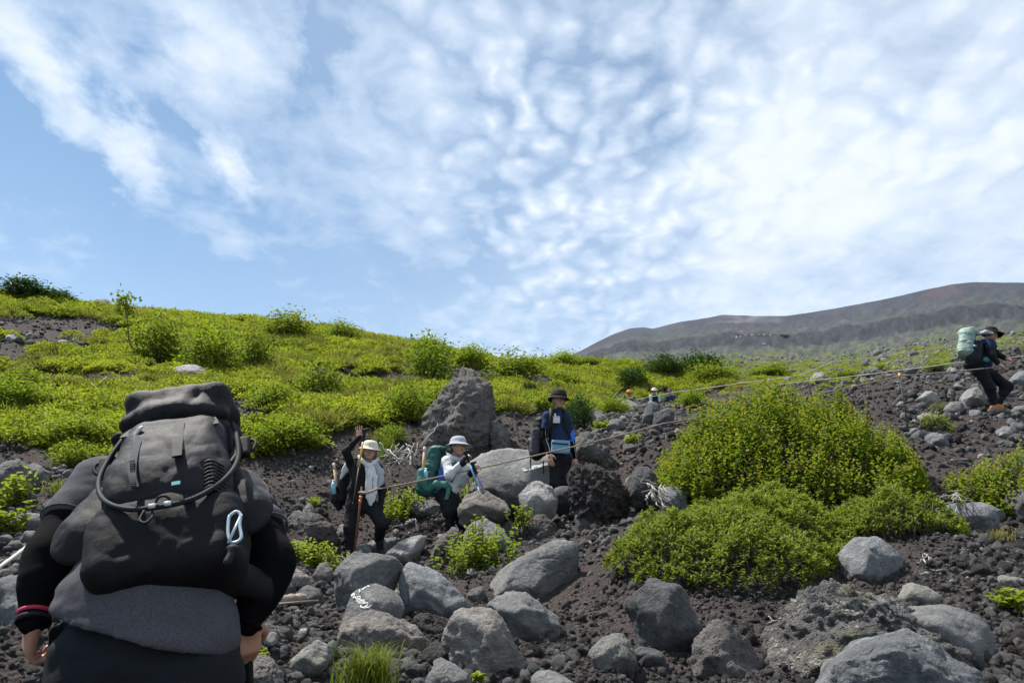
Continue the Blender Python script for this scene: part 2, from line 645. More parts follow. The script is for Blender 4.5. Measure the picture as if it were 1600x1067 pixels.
def build_ground():
    az_in = np.linspace(R(-42), R(42), 520)
    az_out = np.linspace(R(42), R(318), 70)[1:-1]
    az = np.concatenate([az_in, az_out])
    rad = np.concatenate([np.linspace(0.3, 2.0, 14), np.geomspace(2.0, 60, 330)[1:], np.geomspace(60, 1900, 190)[1:], np.geomspace(1900, 2600, 6)[1:]])
    A, Rr = np.meshgrid(az, rad)
    x = Rr * np.sin(A)
    y = Rr * np.cos(A)
    z = H(x.ravel(), y.ravel()).reshape(x.shape)
    nr, na = x.shape
    V = np.stack([x, y, z], -1).reshape(-1, 3)
    i = np.arange(nr - 1)[:, None] * na
    k = np.arange(na)[None, :]
    k2 = (k + 1) % na
    Fq = np.stack([i + k, i + k2, i + na + k2, i + na + k], -1).reshape(-1, 4)
    V = np.vstack([V, [[0, 0, V[:na, 2].mean()]]])
    me = mesh_from('ground', V, Fq)
    # close the small hole below the viewer
    bm = bmesh.new()
    bm.from_mesh(me)
    bm.verts.ensure_lookup_table()
    c = bm.verts[-1]
    for q in range(na):
        bm.faces.new((c, bm.verts[(q + 1) % na], bm.verts[q]))
    bm.normal_update()
    bm.to_mesh(me)
    bm.free()
    me.polygons.foreach_set('use_smooth', np.ones(len(me.polygons), bool))
    vm = veg_mask(V[:, 0], V[:, 1], V[:, 2])
    a = me.attributes.new('veg', 'FLOAT', 'POINT')
    a.data.foreach_set('value', vm.astype(np.float32))
    rr = np.hypot(V[:, 0], V[:, 1])
    lr = np.log(np.maximum(rr, 30) / 50) / math.log(RFAR / 50)
    a = me.attributes.new('dist', 'FLOAT', 'POINT')
    a.data.foreach_set('value', lr.astype(np.float32))
    # coordinates that keep the mottling of the far slope even: bearing and log distance
    a = me.attributes.new('bear', 'FLOAT_VECTOR', 'POINT')
    bv = np.stack([np.arctan2(V[:, 0], V[:, 1]) * 30, lr * 2.4, V[:, 2] * 0.0005], -1).astype(np.float32)
    a.data.foreach_set('vector', bv.ravel())
    # gritty path, where the trail is trodden
    return me


def mat_ground():
    m, n = new_mat('volcanic_ground')
    p = n.pos()
    veg = n.attr('veg')
    dist = n.attr('dist')
    # near: cinders, dark brown with rusty and grey patches
    c1 = n.noise(p, 0.9, 5, 0.6)
    c2 = n.noise(p, 9.0, 6, 0.65)
    c3 = n.noise(p, 55.0, 5, 0.7)
    base = n.ramp(n.math('ADD', n.math('MULTIPLY', c1, 0.55), n.math('MULTIPLY', c2, 0.45)),
                  [(0.32, (0.020, 0.0165, 0.0155)), (0.46, (0.038, 0.030, 0.0275)), (0.56, (0.056, 0.041, 0.036)), (0.68, (0.044, 0.040, 0.038))])
    base = n.mix(n.maprange(c3, 0.35, 0.72, 0, 0.75), base, n.mix(0.5, base, (0.085, 0.072, 0.066)))
    peb = n.vor(p, 34.0, 'F1')
    pc = n.vor(p, 34.0, 'F1', out='Color')
    base = n.mix(n.math('MULTIPLY', n.maprange(peb, 0.42, 0.25), n.maprange(n.sep(pc)[0], 0.55, 0.8)), base, n.mix(n.sep(pc)[1], (0.06, 0.056, 0.055), (0.12, 0.112, 0.105)))
    turf = n.ramp(n.noise(p, 2.3, 5, 0.6), [(0.3, (0.035, 0.042, 0.016)), (0.5, (0.075, 0.095, 0.024)), (0.7, (0.125, 0.145, 0.040))])
    near = n.mix(n.maprange(veg, 0.2, 0.7), base, turf)
    # far slope: grey scree mottled with patches of low green, bare rock above
    bv = n.attr('bear', 'Vector')
    f1 = n.noise(bv, 1.1, 6, 0.62)
    f2 = n.noise(n.mapping(bv, scale=(1.0, 2.2, 1)), 6.0, 6, 0.7)
    f3 = n.noise(n.mapping(bv, scale=(1.6, 2.6, 1)), 22.0, 4, 0.7)
    scree = n.ramp(n.math('ADD', n.math('MULTIPLY', f2, 0.5), n.math('MULTIPLY', f3, 0.5)),
                   [(0.36, (0.013, 0.015, 0.017)), (0.5, (0.038, 0.041, 0.044)), (0.62, (0.082, 0.085, 0.089))])
    green = n.mix(n.noise(bv, 9.0, 3), (0.042, 0.056, 0.018), (0.085, 0.100, 0.027))
    gm = n.math('ADD', n.math('MULTIPLY', f2, 0.55), n.math('MULTIPLY', f3, 0.45))
    gm = n.math('ADD', gm, n.maprange(dist, 0.15, 0.95, 0.13, -0.09, 'LINEAR'))
    gm = n.math('ADD', gm, n.math('MULTIPLY', n.math('SUBTRACT', f1, 0.5), 0.35))
    scree = n.mix(n.maprange(gm, 0.46, 0.58), scree, green)
    rockc = n.ramp(n.math('ADD', n.math('MULTIPLY', f1, 0.6), n.math('MULTIPLY', f3, 0.4)),
                   [(0.3, (0.010, 0.012, 0.018)), (0.46, (0.020, 0.024, 0.034)), (0.58, (0.031, 0.034, 0.044)), (0.72, (0.052, 0.057, 0.070))])
    rockc = n.mix(n.maprange(gm, 0.42, 0.60, 0, 0.6), rockc, (0.050, 0.058, 0.036))
    red = n.math('MULTIPLY', n.maprange(n.noise(n.mapping(bv, loc=(2.0, 1.3, 0), scale=(0.7, 1.6, 1)), 0.9, 4, 0.6), 0.52, 0.62), n.maprange(dist, 0.85, 0.95))
    rockc = n.mix(n.math('MULTIPLY', red, 0.45), rockc, (0.075, 0.034, 0.032))
    hi = n.maprange(n.math('ADD', dist, n.math('MULTIPLY', n.math('SUBTRACT', f1, 0.5), 0.25)), 0.80, 0.93)
    slope = n.sep(n.new('ShaderNodeNewGeometry').outputs['Normal'])[2]
    steep = n.maprange(slope, 0.84, 0.66)
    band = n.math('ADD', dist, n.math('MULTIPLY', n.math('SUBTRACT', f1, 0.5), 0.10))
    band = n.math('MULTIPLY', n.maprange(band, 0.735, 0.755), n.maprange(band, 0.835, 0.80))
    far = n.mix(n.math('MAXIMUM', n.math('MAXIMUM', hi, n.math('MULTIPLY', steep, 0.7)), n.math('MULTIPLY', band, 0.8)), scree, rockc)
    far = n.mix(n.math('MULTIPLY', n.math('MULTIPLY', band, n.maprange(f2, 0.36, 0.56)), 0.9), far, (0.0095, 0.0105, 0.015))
    col = n.mix(n.maprange(dist, -0.02, 0.10), near, far)
    hgt = n.math('ADD', n.math('MULTIPLY', c2, 0.6), n.math('MULTIPLY', n.math('SUBTRACT', 0.6, peb), 0.5))
    hgt = n.math('ADD', hgt, n.math('MULTIPLY', c3, 0.45))
    nb = n.bump(hgt, 1.0, 0.07)
    n.out(n.pbsdf(col, 0.95, nb, 0.25))
    return m


ground_mesh = build_ground()
ground_mesh.materials.append(mat_ground())
ground = obj('ground', ground_mesh)
tag(ground, 'dark volcanic slope rising to a far bare mountain ridge', kind='structure')

# ------------------------------------------------------------------ stone materials
def mat_rock(name, lo, mid, hi, scale=1.0, bump=0.5, rough=0.85, spots=None, stain=None, pits=0.0, layers=0.0):
    m, n = new_mat(name)
    oi = n.new('ShaderNodeObjectInfo')
    co = n.vmath('ADD', n.coord('Object'), n.vmath('SCALE', oi.outputs['Location'], scale=3.7))
    a = n.noise(co, 2.6 * scale, 5, 0.6, 0.4)
    b = n.noise(co, 13.0 * scale, 6, 0.68)
    c = n.noise(co, 70.0 * scale, 5, 0.72)
    f = n.math('ADD', n.math('MULTIPLY', a, 0.45), n.math('MULTIPLY', b, 0.32))
    f = n.math('ADD', f, n.math('MULTIPLY', c, 0.23))
    f = n.math('ADD', f, n.math('MULTIPLY', n.math('SUBTRACT', oi.outputs['Random'], 0.5), 0.10))
    col = n.ramp(f, [(0.36, lo), (0.5, mid), (0.64, hi)])
    if stain:
        s = n.noise(n.mapping(co, loc=(4, 1, 7)), 1.9 * scale, 5, 0.62, 0.6)
        col = n.mix(n.maprange(s, 0.50, 0.66, 0, 0.75), col, stain)
    if spots:
        s1 = n.noise(n.mapping(co, loc=(9, 3, 2)), 5.0 * scale, 6, 0.7)
        s2 = n.noise(co, 26.0 * scale, 5, 0.72)
        col = n.mix(n.math('MULTIPLY', n.maprange(s1, 0.50, 0.60), n.maprange(s2, 0.47, 0.60)), col, spots)
    b2 = n.noise(n.mapping(co, loc=(3, 8, 1)), 30.0 * scale, 5, 0.7, 0.3)
    h = n.math('ADD', n.math('MULTIPLY', b, 0.8), n.math('MULTIPLY', c, 0.35))
    h = n.math('ADD', h, n.math('MULTIPLY', b2, 0.55))
    wear = n.noise(n.mapping(co, loc=(1, 5, 9)), 4.2 * scale, 6, 0.7, 0.8)
    col = n.mix(n.maprange(wear, 0.54, 0.68, 0, 0.55), col, n.mix(0.5, hi, tuple(min(1, x * 1.45) for x in hi)))
    col = n.mix(n.maprange(b2, 0.30, 0.44, 0.6, 0.0), col, lo)
    if pits:
        pv = n.vor(co, 38.0 * scale, 'F1')
        pv2 = n.maprange(n.math('ADD', pv, n.math('MULTIPLY', b, 0.25)), 0.22, 0.52)
        h = n.math('ADD', h, n.math('MULTIPLY', pv2, pits))
    if layers:
        ly = n.noise(n.mapping(co, rot=(0.25, 0.3, 0), scale=(1.0, 1.0, 3.0)), 3.6, 5, 0.65, 2.2)
        h = n.math('ADD', h, n.math('MULTIPLY', ly, layers))
        col = n.mix(n.maprange(ly, 0.42, 0.34, 0, 0.45), col, lo)
    n.out(n.pbsdf(col, rough, n.bump(h, bump, 0.075 / scale), 0.35))
    return m


MR = {
    'grey': mat_rock('grey_andesite', (0.0794, 0.0794, 0.0794), (0.1536, 0.1523, 0.1498), (0.2624, 0.2586, 0.2509), 1.0, 0.9, 0.8),
    'blue': mat_rock('blue_grey_andesite', (0.0768, 0.0819, 0.0870), (0.1485, 0.1549, 0.1613), (0.2560, 0.2611, 0.2637), 1.0, 0.85, 0.78),
    'tan': mat_rock('weathered_tan_stone', (0.1140, 0.1008, 0.0888), (0.2160, 0.1968, 0.1776), (0.3420, 0.3192, 0.2940), 1.0, 0.9, 0.9, stain=(0.15, 0.125, 0.11), layers=0.8),
    'pale': mat_rock('pale_grey_stone', (0.1620, 0.1560, 0.1500), (0.2580, 0.2496, 0.2400), (0.3600, 0.3504, 0.3360), 1.0, 0.8, 0.85),
    'lava': mat_rock('dark_scoria', (0.030, 0.027, 0.027), (0.056, 0.050, 0.048), (0.094, 0.084, 0.080), 1.0, 1.0, 0.95, stain=(0.072, 0.048, 0.042), pits=0.8),
    'brown': mat_rock('brown_grey_lava', (0.066, 0.060, 0.056), (0.125, 0.114, 0.106), (0.205, 0.190, 0.176), 1.0, 0.9, 0.92, stain=(0.098, 0.080, 0.070), pits=0.4),
    'dark': mat_rock('dark_grey_andesite', (0.0460, 0.0460, 0.0471), (0.0897, 0.0897, 0.0897), (0.1552, 0.1541, 0.1518), 1.0, 0.9, 0.82),
    'lichen': mat_rock('lichen_crusted_lava', (0.060, 0.056, 0.055), (0.108, 0.102, 0.100), (0.180, 0.172, 0.165), 1.0, 1.0, 0.95, spots=(0.36, 0.35, 0.29), stain=(0.17, 0.165, 0.085), pits=0.5),
    'olive': mat_rock('olive_grey_stone', (0.1100, 0.1067, 0.0935), (0.1815, 0.1760, 0.1562), (0.2750, 0.2673, 0.2420), 1.0, 0.8, 0.9),
}
ROUGH = {'grey': (0.045, 0.5), 'blue': (0.045, 0.5), 'tan': (0.05, 1.0), 'pale': (0.04, 0.4), 'lava': (0.09, 2.2), 'brown': (0.07, 1.4), 'dark': (0.05, 0.6), 'lichen': (0.08, 2.0), 'olive': (0.06, 0.9)}
_ico = {}


def ico(sub):
    if sub not in _ico:
        bm = bmesh.new()
        bmesh.ops.create_icosphere(bm, subdivisions=sub, radius=1.0)
        v = np.array([x.co[:] for x in bm.verts])
        f = np.array([[x.index for x in q.verts] for q in bm.faces])
        bm.free()
        _ico[sub] = (v / np.linalg.norm(v, axis=1)[:, None], f)
    return _ico[sub]


def hull_planes(pts):
    bm = bmesh.new()
    for p in pts:
        bm.verts.new(p)
    bmesh.ops.convex_hull(bm, input=bm.verts[:])
    bm.normal_update()
    c = np.mean(pts, 0)
    pl = []
    for f in bm.faces:
        nn = np.array(f.normal)
        d = float(np.dot(nn, np.array(f.verts[0].co) - c))
        if d < 0:
            nn, d = -nn, -d
        if d > 1e-5 and np.linalg.norm(nn) > 0.5:
            pl.append((nn, d))
    bm.free()
    return c, pl


def rock_verts(pts, seed, sub, amp, fine, p=160.0, cuts=7, deep=0.70, chip=0.0):
    c, pl = hull_planes(pts)
    rk = np.random.RandomState(int(seed) * 13 + 5)
    q0 = np.array(pts) - c
    for k in range(cuts):                                           # broken faces
        nn = rk.normal(size=3) * np.array([1, 1, 0.9])
        nn[1] -= 0.35
        nn[2] += 0.25
        nn /= np.linalg.norm(nn)
        pl.append((nn, float((q0 @ nn).max()) * rk.uniform(deep, 0.95)))
    N = np.array([q[0] for q in pl])
    D = np.array([q[1] for q in pl])
    dirs, faces = ico(sub)
    ext = np.array(pts).max(0) - np.array(pts).min(0)
    dirs = dirs * np.sqrt(ext / ext.max())
    dirs = dirs / np.linalg.norm(dirs, axis=1)[:, None]
    dots = np.maximum(dirs @ N.T, 0) / D
    mx = dots.max(1)
    r = 1.0 / (mx * (((dots / mx[:, None]) ** p).sum(1)) ** (1.0 / p))
    if chip:                                                        # fractured faces: patches flattened to their own plane
        m_ = 26
        pick = rk.choice(len(dirs), m_, False)
        sp = dirs[pick] * r[pick][:, None]
        jit = rk.normal(0, 0.20, (m_, 3))
        nj = dirs[pick] * 0.6 + N[np.argmax(dots[pick], 1)] * 0.6 + jit
        nj /= np.linalg.norm(nj, axis=1)[:, None]
        v0 = dirs * r[:, None]
        md = float(np.median(r))
        wq = v0 + md * 0.16 * np.stack([fbm(v0 / md * 2.2 + seed + o_, 3) for o_ in (0.0, 7.7, 15.1)], -1)
        own = np.argmin(((wq[:, None, :] - sp[None]) ** 2).sum(-1), 1)
        den = np.einsum('ij,ij->i', dirs, nj[own])
        t_ = np.where(den > 0.25, np.einsum('ij,ij->i', sp, nj)[own] / np.maximum(den, 0.25), r)
        r = r * (1 - chip) + np.clip(t_, 0.86 * r, 1.05 * r) * chip
    V = dirs * r[:, None]
    size = float(np.median(r)) * 2
    q = V / size + seed * 3.17
    n1 = fbm(q * 1.7, 3)
    n2 = fbm(q * 4.5 + 9, 3, 0.55, ridged=True)
    n3 = fbm(q * 13 + 4, 3, 0.6)
    # flakes: cells with their own level give broken facets
    w1 = fbm(q * 2.4 + 30, 3)
    cell = np.floor(w1 * 3.0) / 3.0
    crack = np.exp(-(fbm(q * 1.3 + 77, 3) / 0.03) ** 2) + 0.6 * np.exp(-(fbm(q * 2.7 + 51, 3) / 0.035) ** 2)
    disp = size * amp * (0.42 * n1 + 0.70 * cell - 0.45 * crack + 0.20 * fine * n2 + 0.20 * fine * n3)
    V = V + dirs * disp[:, None]
    return c, V, faces, size


PLACED = []
NAMED = []
BOULDERS = {}


def boulder(label, outline, mat='grey', near=None, d=None, seed=None, sub=5, thick=0.55, name='boulder', group=None, sink=0.12, push=0.0, amp=1.0, fine=1.0):
    """boulder whose outline in the photograph is given; stands on the ground below the lower edge of that outline"""
    o = np.array(outline, float)
    seed = len(PLACED) + 1 if seed is None else seed
    bx = o[o[:, 1] > np.percentile(o[:, 1], 72)][:, 0].mean()
    by = min(o[:, 1].max(), 1064)
    if d is None:
        d = hit(min(max(bx, -150), 1750), by)[1]
    d = d + push
    wm = (o[:, 0].max() - o[:, 0].min()) * d / F
    hm = (o[:, 1].max() - o[:, 1].min()) * d / F
    s = min(wm, 1.6 * hm)
    dc = d + 0.33 * s
    cx, cy = o.mean(0)
    rnd = random.Random(seed)
    pts = []
    for (x, y) in outline:
        # the upper edge lies further back than the lower one
        t = (by - y) / max(by - o[:, 1].min(), 1)
        pts.append(P(x, y, dc + s * (0.22 * t - 0.16)))
    if near is None:
        near = [(cx + (rnd.random() - 0.6) * 0.35 * (o[:, 0].max() - o[:, 0].min()), cy - 0.05 * (by - cy), 0.9), (cx + (rnd.random() - 0.3) * 0.5 * (o[:, 0].max() - o[:, 0].min()), cy + 0.4 * (by - cy), 0.95)]
    for (x, y, t) in near:
        pts.append(P(x, y, dc - t * 0.42 * s))
    for (x, y) in outline:                                          # hidden far side
        q = P(cx + (x - cx) * 0.78, cy + (y - cy) * 0.78, dc) + np.array([0, s * thick, 0])
        pts.append(q)
    low = [p for p, (x, y) in zip(pts, outline) if y > cy + 0.35 * (by - cy)]
    for q in low:                                                   # foot sunk in the ground
        pts.append(q - np.array([0, -0.10 * s, sink * max(hm, 0.25) + 0.05]))
    pts = np.array(pts)
    a, fn = ROUGH[mat]
    c, V, faces, size = rock_verts(pts, seed, sub, a * amp, fn * fine, chip=0.35 if fine < 0.9 else 0.72)
    base = c + np.array([0, 0, V[:, 2].min()])
    me = mesh_from(name, V + c - base, faces, MR[mat])
    ob = obj(name, me, None, base)
    tag(ob, label, 'boulder' if name == 'boulder' else 'stone', group)
    NAMED.append((cx, cy, label))
    PLACED.append((o[:, 0].min(), o[:, 1].min(), o[:, 0].max(), o[:, 1].max()))
    return ob


B = boulder
# foreground, right
B('huge lichen-crusted lava boulder at the bottom right', [(1190, 1085), (1208, 1000), (1241, 958), (1285, 921), (1311, 916), (1350, 923), (1381, 936), (1425, 968), (1469, 989), (1515, 1041), (1545, 1085)], 'lichen', [(1300, 1000, 0.7), (1380, 985, 0.75), (1440, 1040, 0.9), (1250, 1060, 0.9)], d=4.75, sub=6)
B('rough blue-grey boulder in front of the lichen-crusted one', [(1255, 1085), (1305, 1037), (1360, 1002), (1416, 987), (1451, 1000), (1482, 1017), (1530, 1050), (1545, 1090)], 'blue', [(1390, 1020, 0.8), (1330, 1070, 0.9)], d=4.1, sub=6)
B('smooth pale grey boulder behind the lichen-crusted one', [(1378, 946), (1392, 937), (1438, 938), (1486, 945), (1530, 962), (1556, 993), (1561, 1041), (1552, 1063), (1515, 1070), (1450, 1040), (1395, 980)], 'grey', [(1460, 975, 0.8), (1525, 1010, 0.7)], d=5.0, amp=0.6, fine=0.5)
B('low brown stone behind the pale grey boulder', [(1408, 928), (1412, 915), (1425, 909), (1451, 917), (1490, 943), (1470, 950), (1430, 948)], 'olive', sub=4)
B('dark brown-grey boulder beside the huge lichen-crusted one', [(1084, 1060), (1086, 1015), (1106, 980), (1123, 971), (1145, 980), (1180, 1006), (1202, 1041), (1190, 1078), (1095, 1080)], 'brown', [(1120, 1010, 0.8), (1160, 1050, 0.8)], d=4.75)
B('steep grey boulder with a pointed top below the green bush', [(972, 967), (979, 941), (1005, 914), (1022, 896), (1036, 899), (1051, 919), (1075, 923), (1092, 941), (1101, 967), (1088, 1002), (1044, 1019), (996, 1002)], 'dark', [(1018, 935, 0.7), (1046, 930, 0.6), (1050, 995, 0.9), (1000, 985, 0.75)])
B('olive-grey knobbly stone beside the pointed grey boulder', [(921, 1021), (938, 1001), (956, 989), (972, 987), (984, 1003), (998, 1028), (995, 1040), (956, 1053), (935, 1044)], 'olive', [(950, 1015, 0.7), (975, 1030, 0.9)])
B('flat dark stone under the pointed grey boulder', [(985, 1020), (1000, 1009), (1030, 1014), (1043, 1026), (1020, 1032), (995, 1031)], 'dark', sub=4, name='stone')
B('blue-grey angular boulder with bright top at right edge of bush', [(1307, 875), (1324, 849), (1337, 836), (1364, 836), (1381, 844), (1412, 871), (1424, 897), (1407, 910), (1372, 915), (1337, 907), (1309, 888)], 'blue', [(1338, 862, 0.7), (1370, 868, 0.7), (1392, 878, 0.55), (1365, 905, 0.9)])
B('wide blue-grey boulder undercut by dark cinders at the right', [(1465, 790), (1506, 787), (1537, 782), (1558, 783), (1573, 794), (1564, 814), (1542, 828), (1510, 829), (1483, 819)], 'blue', [(1500, 800, 0.8), (1540, 808, 0.8)])
B('rough brown boulder cut by the right edge of the picture', [(1577, 795), (1585, 765), (1610, 752), (1645, 770), (1645, 812), (1590, 813)], 'brown')
B('small flat greenish stone on the cinders near the right edge', [(1562, 906), (1565, 898), (1600, 903), (1606, 913), (1572, 915)], 'olive', sub=4, name='stone')
# foreground, centre
B('large tilted slab with a smooth grey face', [(757, 912), (766, 894), (801, 876), (836, 859), (859, 843), (882, 841), (896, 845), (906, 860), (909, 899), (898, 917), (880, 938), (862, 946), (820, 944), (775, 936)], 'grey', [(800, 905, 0.75), (838, 868, 0.3), (862, 925, 0.55)], sub=6, fine=0.5, amp=0.6)
B('smooth hollowed grey boulder leaning under the tilted slab', [(757, 945), (762, 924), (778, 914), (800, 917), (847, 933), (868, 950), (886, 960), (868, 982), (855, 998), (822, 1007), (806, 996), (785, 972)], 'grey', [(782, 935, 0.7), (815, 950, 0.8), (830, 985, 0.9)], amp=1.5, fine=0.5)
B('blue-grey boulder with pale cap in the middle of the rock pile', [(625, 904), (632, 887), (640, 879), (666, 882), (687, 895), (704, 914), (717, 931), (736, 944), (730, 955), (691, 968), (653, 963), (632, 944)], 'blue', [(655, 905, 0.7), (660, 920, 0.85), (690, 945, 0.85)])
B('broad grey boulder behind the one with white lettering', [(514, 925), (519, 897), (536, 872), (555, 862), (606, 862), (621, 876), (632, 889), (625, 910), (613, 925), (590, 945), (540, 962), (517, 953)], 'grey', [(555, 885, 0.55), (585, 885, 0.5), (570, 930, 0.8), (530, 935, 0.75)])
LET = B('grey boulder with white painted lettering', [(530, 972), (538, 942), (549, 921), (585, 910), (615, 921), (628, 934), (635, 951), (615, 968), (585, 976), (545, 984)], 'grey', [(560, 945, 0.75), (590, 947, 0.8), (600, 968, 0.85)], amp=0.6, fine=0.6)
B('tan boulder with wavy layers above the grass tuft', [(531, 995), (538, 970), (585, 956), (613, 968), (649, 978), (660, 993), (667, 1010), (640, 1024), (602, 1026), (570, 1026), (545, 1030), (533, 1012)], 'tan', [(570, 985, 0.7), (620, 995, 0.75), (590, 1015, 0.9)], fine=2.2)
B('pale speckled boulder with a dark broken side', [(686, 1010), (700, 968), (713, 955), (740, 948), (764, 950), (787, 963), (793, 985), (808, 1015), (822, 1035), (818, 1054), (785, 1064), (748, 1060), (725, 1045), (700, 1025)], 'tan', [(725, 985, 0.65), (760, 975, 0.55), (765, 1005, 0.95), (740, 1030, 0.9)], d=4.75)
B('pale blue-grey stone at the bottom edge beside the grass tuft', [(664, 1085), (665, 1042), (681, 1025), (704, 1034), (742, 1061), (742, 1090)], 'grey', d=4.2)
B('black crumbly lava lump under the blue-grey boulder', [(646, 968), (660, 960), (698, 966), (700, 980), (690, 990), (662, 991), (648, 980)], 'lava', sub=4)
B('dark reddish lava lump between the tan and speckled boulders', [(655, 1024), (674, 1006), (713, 1004), (730, 1014), (722, 1036), (691, 1040), (660, 1036)], 'lava', sub=4)
B('grey slab tip at the bottom edge below the trail', [(830, 1062), (838, 1048), (850, 1042), (898, 1067), (905, 1092), (832, 1092)], 'grey', d=4.25, sub=4)
B('dark angular stone beside the weathered log', [(460, 930), (468, 918), (480, 911), (500, 920), (506, 940), (495, 951), (465, 945)], 'dark', sub=4)
B('grey stone left of the grass tuft', [(443, 1042), (460, 1018), (495, 1000), (515, 1008), (519, 1030), (485, 1048), (450, 1056)], 'olive', sub=5)
B('brown-grey rock at the bottom edge right of the near hiker', [(372, 1085), (378, 1030), (400, 1018), (425, 1035), (440, 1068), (436, 1090)], 'brown', d=4.3)
B('small brown stone between the slab and the blue-grey boulder', [(726, 930), (735, 920), (755, 915), (760, 930), (752, 942), (734, 940)], 'brown', sub=4, name='stone')
B('dark stone under the waving woman beside the rod', [(548, 868), (556, 855), (570, 848), (584, 852), (580, 864), (562, 872)], 'grey', sub=4, name='stone')
B('flat grey slab at the foot of the waving woman', [(561, 862), (580, 844), (610, 838), (628, 840), (612, 860), (580, 868)], 'grey', sub=4)
B('pale blocky rock with a broken edge beside the flat slab', [(600, 868), (612, 848), (640, 838), (665, 836), (664, 852), (645, 862), (638, 884), (618, 878)], 'pale', sub=5)
B('brown-grey peaked rock left of the leafy plants', [(672, 868), (685, 838), (705, 820), (722, 835), (729, 858), (705, 870), (678, 878)], 'brown', sub=5)
B('blue-grey rock behind the leafy plants', [(722, 840), (735, 815), (755, 806), (775, 815), (792, 830), (801, 852), (775, 868), (735, 862)], 'blue', sub=5)
B('small blue-grey rock leaning on the one behind the plants', [(783, 822), (797, 811), (810, 822), (813, 840), (800, 846), (786, 836)], 'blue', sub=4)
B('dark square boulder under the round pale one', [(811, 824), (825, 807), (850, 803), (868, 812), (870, 835), (845, 845), (815, 840)], 'brown', sub=5)
B('round pale grey boulder below the man in blue', [(810, 772), (820, 757), (845, 750), (865, 760), (874, 776), (868, 797), (840, 803), (818, 797)], 'pale', d=10.2, fine=1.0, sub=5)
B('tan rounded boulder in front of the man in white', [(715, 793), (724, 774), (750, 765), (775, 767), (796, 782), (799, 799), (782, 811), (740, 815), (718, 808)], 'tan', d=9.9, sub=5)
B('light grey flat rock at the left of the man in white', [(633, 793), (650, 778), (672, 776), (690, 790), (686, 808), (658, 806)], 'grey', sub=5)
SLAB = B('broad pale slab with a white paint stripe behind the men', [(727, 722), (750, 706), (825, 697), (880, 702), (914, 712), (909, 742), (866, 758), (812, 780), (760, 786), (729, 760)], 'pale', [(790, 735, 0.3), (850, 725, 0.25), (800, 770, 0.6)], d=11.3, amp=0.6, thick=0.8, fine=0.6)
B('smooth dark boulder added for shaded underside of pale slab', [(730, 768), (748, 742), (768, 730), (800, 746), (823, 752), (818, 778), (792, 792), (748, 790)], 'dark', d=10.7, fine=0.4)  # shaded front facet of the slab itself, added as a separate dark boulder
B('black pitted lava boulder right of the man in blue', [(892, 745), (899, 730), (917, 723), (939, 731), (962, 744), (982, 758), (988, 776), (978, 796), (939, 812), (909, 810), (897, 785)], 'lava', d=9.9, sub=6)
B('dark blue-grey boulder behind the black lava boulder', [(978, 752), (988, 736), (998, 727), (1023, 731), (1031, 747), (1039, 770), (1000, 786), (982, 776)], 'dark', d=10.1, sub=5)
B('grey boulder half hidden under the leafy bush', [(1029, 778), (1037, 761), (1057, 759), (1070, 771), (1075, 794), (1045, 796)], 'blue', d=9.5, sub=5)
B('grey stone under the black lava boulder', [(897, 808), (910, 796), (928, 797), (940, 812), (925, 828), (904, 828)], 'dark', sub=4)
B('mossy rough lava block beside the arm of the man in blue', [(888, 696), (898, 680), (925, 670), (940, 675), (956, 690), (960, 708), (945, 728), (915, 727), (896, 722)], 'lichen', d=12.0, sub=5)
B('grey boulder just behind the round pale boulder', [(862, 768), (872, 757), (892, 755), (897, 772), (892, 790), (870, 792)], 'dark', d=10.6, sub=4)
# middle distance
B('tall brown lava rock standing behind the hikers', [(657, 656), (672, 635), (702, 605), (720, 592), (723, 580), (741, 581), (756, 598), (772, 604), (775, 650), (770, 708), (714, 716), (672, 696)], 'brown', [(735, 620, 0.4), (720, 660, 0.75), (752, 625, 0.55), (690, 665, 0.6)], d=13.35, sub=6, fine=1.2)
B('smaller brown rock against the tall lava rock', [(766, 668), (778, 654), (793, 665), (801, 690), (799, 708), (770, 710)], 'brown', d=13.5, sub=5)
B('grey boulder lying in the green slope behind the near pack', [(263, 574), (285, 564), (300, 565), (318, 576), (329, 592), (306, 597), (280, 591)], 'pale', fine=0.6, sub=5)
B('dark broken rock at the left edge', [(-25, 735), (-5, 716), (20, 711), (48, 733), (46, 757), (20, 770), (-25, 765)], 'dark', sub=5)
B('flat grey rock beside the dark one at the left edge', [(38, 728), (52, 722), (76, 738), (66, 754), (48, 756)], 'grey', sub=4)
B('large blue-grey boulder behind the left forearm of near hiker', [(-60, 960), (-30, 915), (10, 900), (52, 898), (84, 930), (94, 985), (60, 1030), (-50, 1030)], 'blue', d=4.6, sub=5)
B('small grey stone on the left bank above the rope', [(20, 812), (34, 800), (60, 802), (70, 815), (50, 826), (28, 824)], 'grey', sub=4, name='stone')
B('brown stone on the left bank beside the near arm', [(60, 790), (78, 778), (98, 782), (104, 796), (84, 806)], 'brown', sub=4, name='stone')
B('broad dark-faced rock beside the left hip of waving woman', [(440, 812), (450, 802), (465, 798), (491, 807), (510, 820), (527, 824), (522, 841), (491, 852), (465, 852), (447, 836)], 'brown', sub=5)
B('small angular rock on top of the dark-faced rock', [(470, 806), (475, 790), (483, 784), (491, 794), (494, 808), (480, 812)], 'grey', sub=4, name='stone')
B('pale block behind the leg of the waving woman', [(525, 830), (528, 818), (546, 816), (552, 830), (546, 842), (530, 842)], 'pale', sub=4, name='stone')
B('brown rock visible under the near hiker right arm', [(370, 900), (374, 882), (388, 872), (400, 884), (404, 900), (390, 912), (374, 912)], 'tan', sub=4)
B('pale flat rock on the trail beside the near hiker elbow', [(430, 908), (440, 892), (462, 888), (484, 900), (480, 914), (450, 922)], 'tan', sub=4)
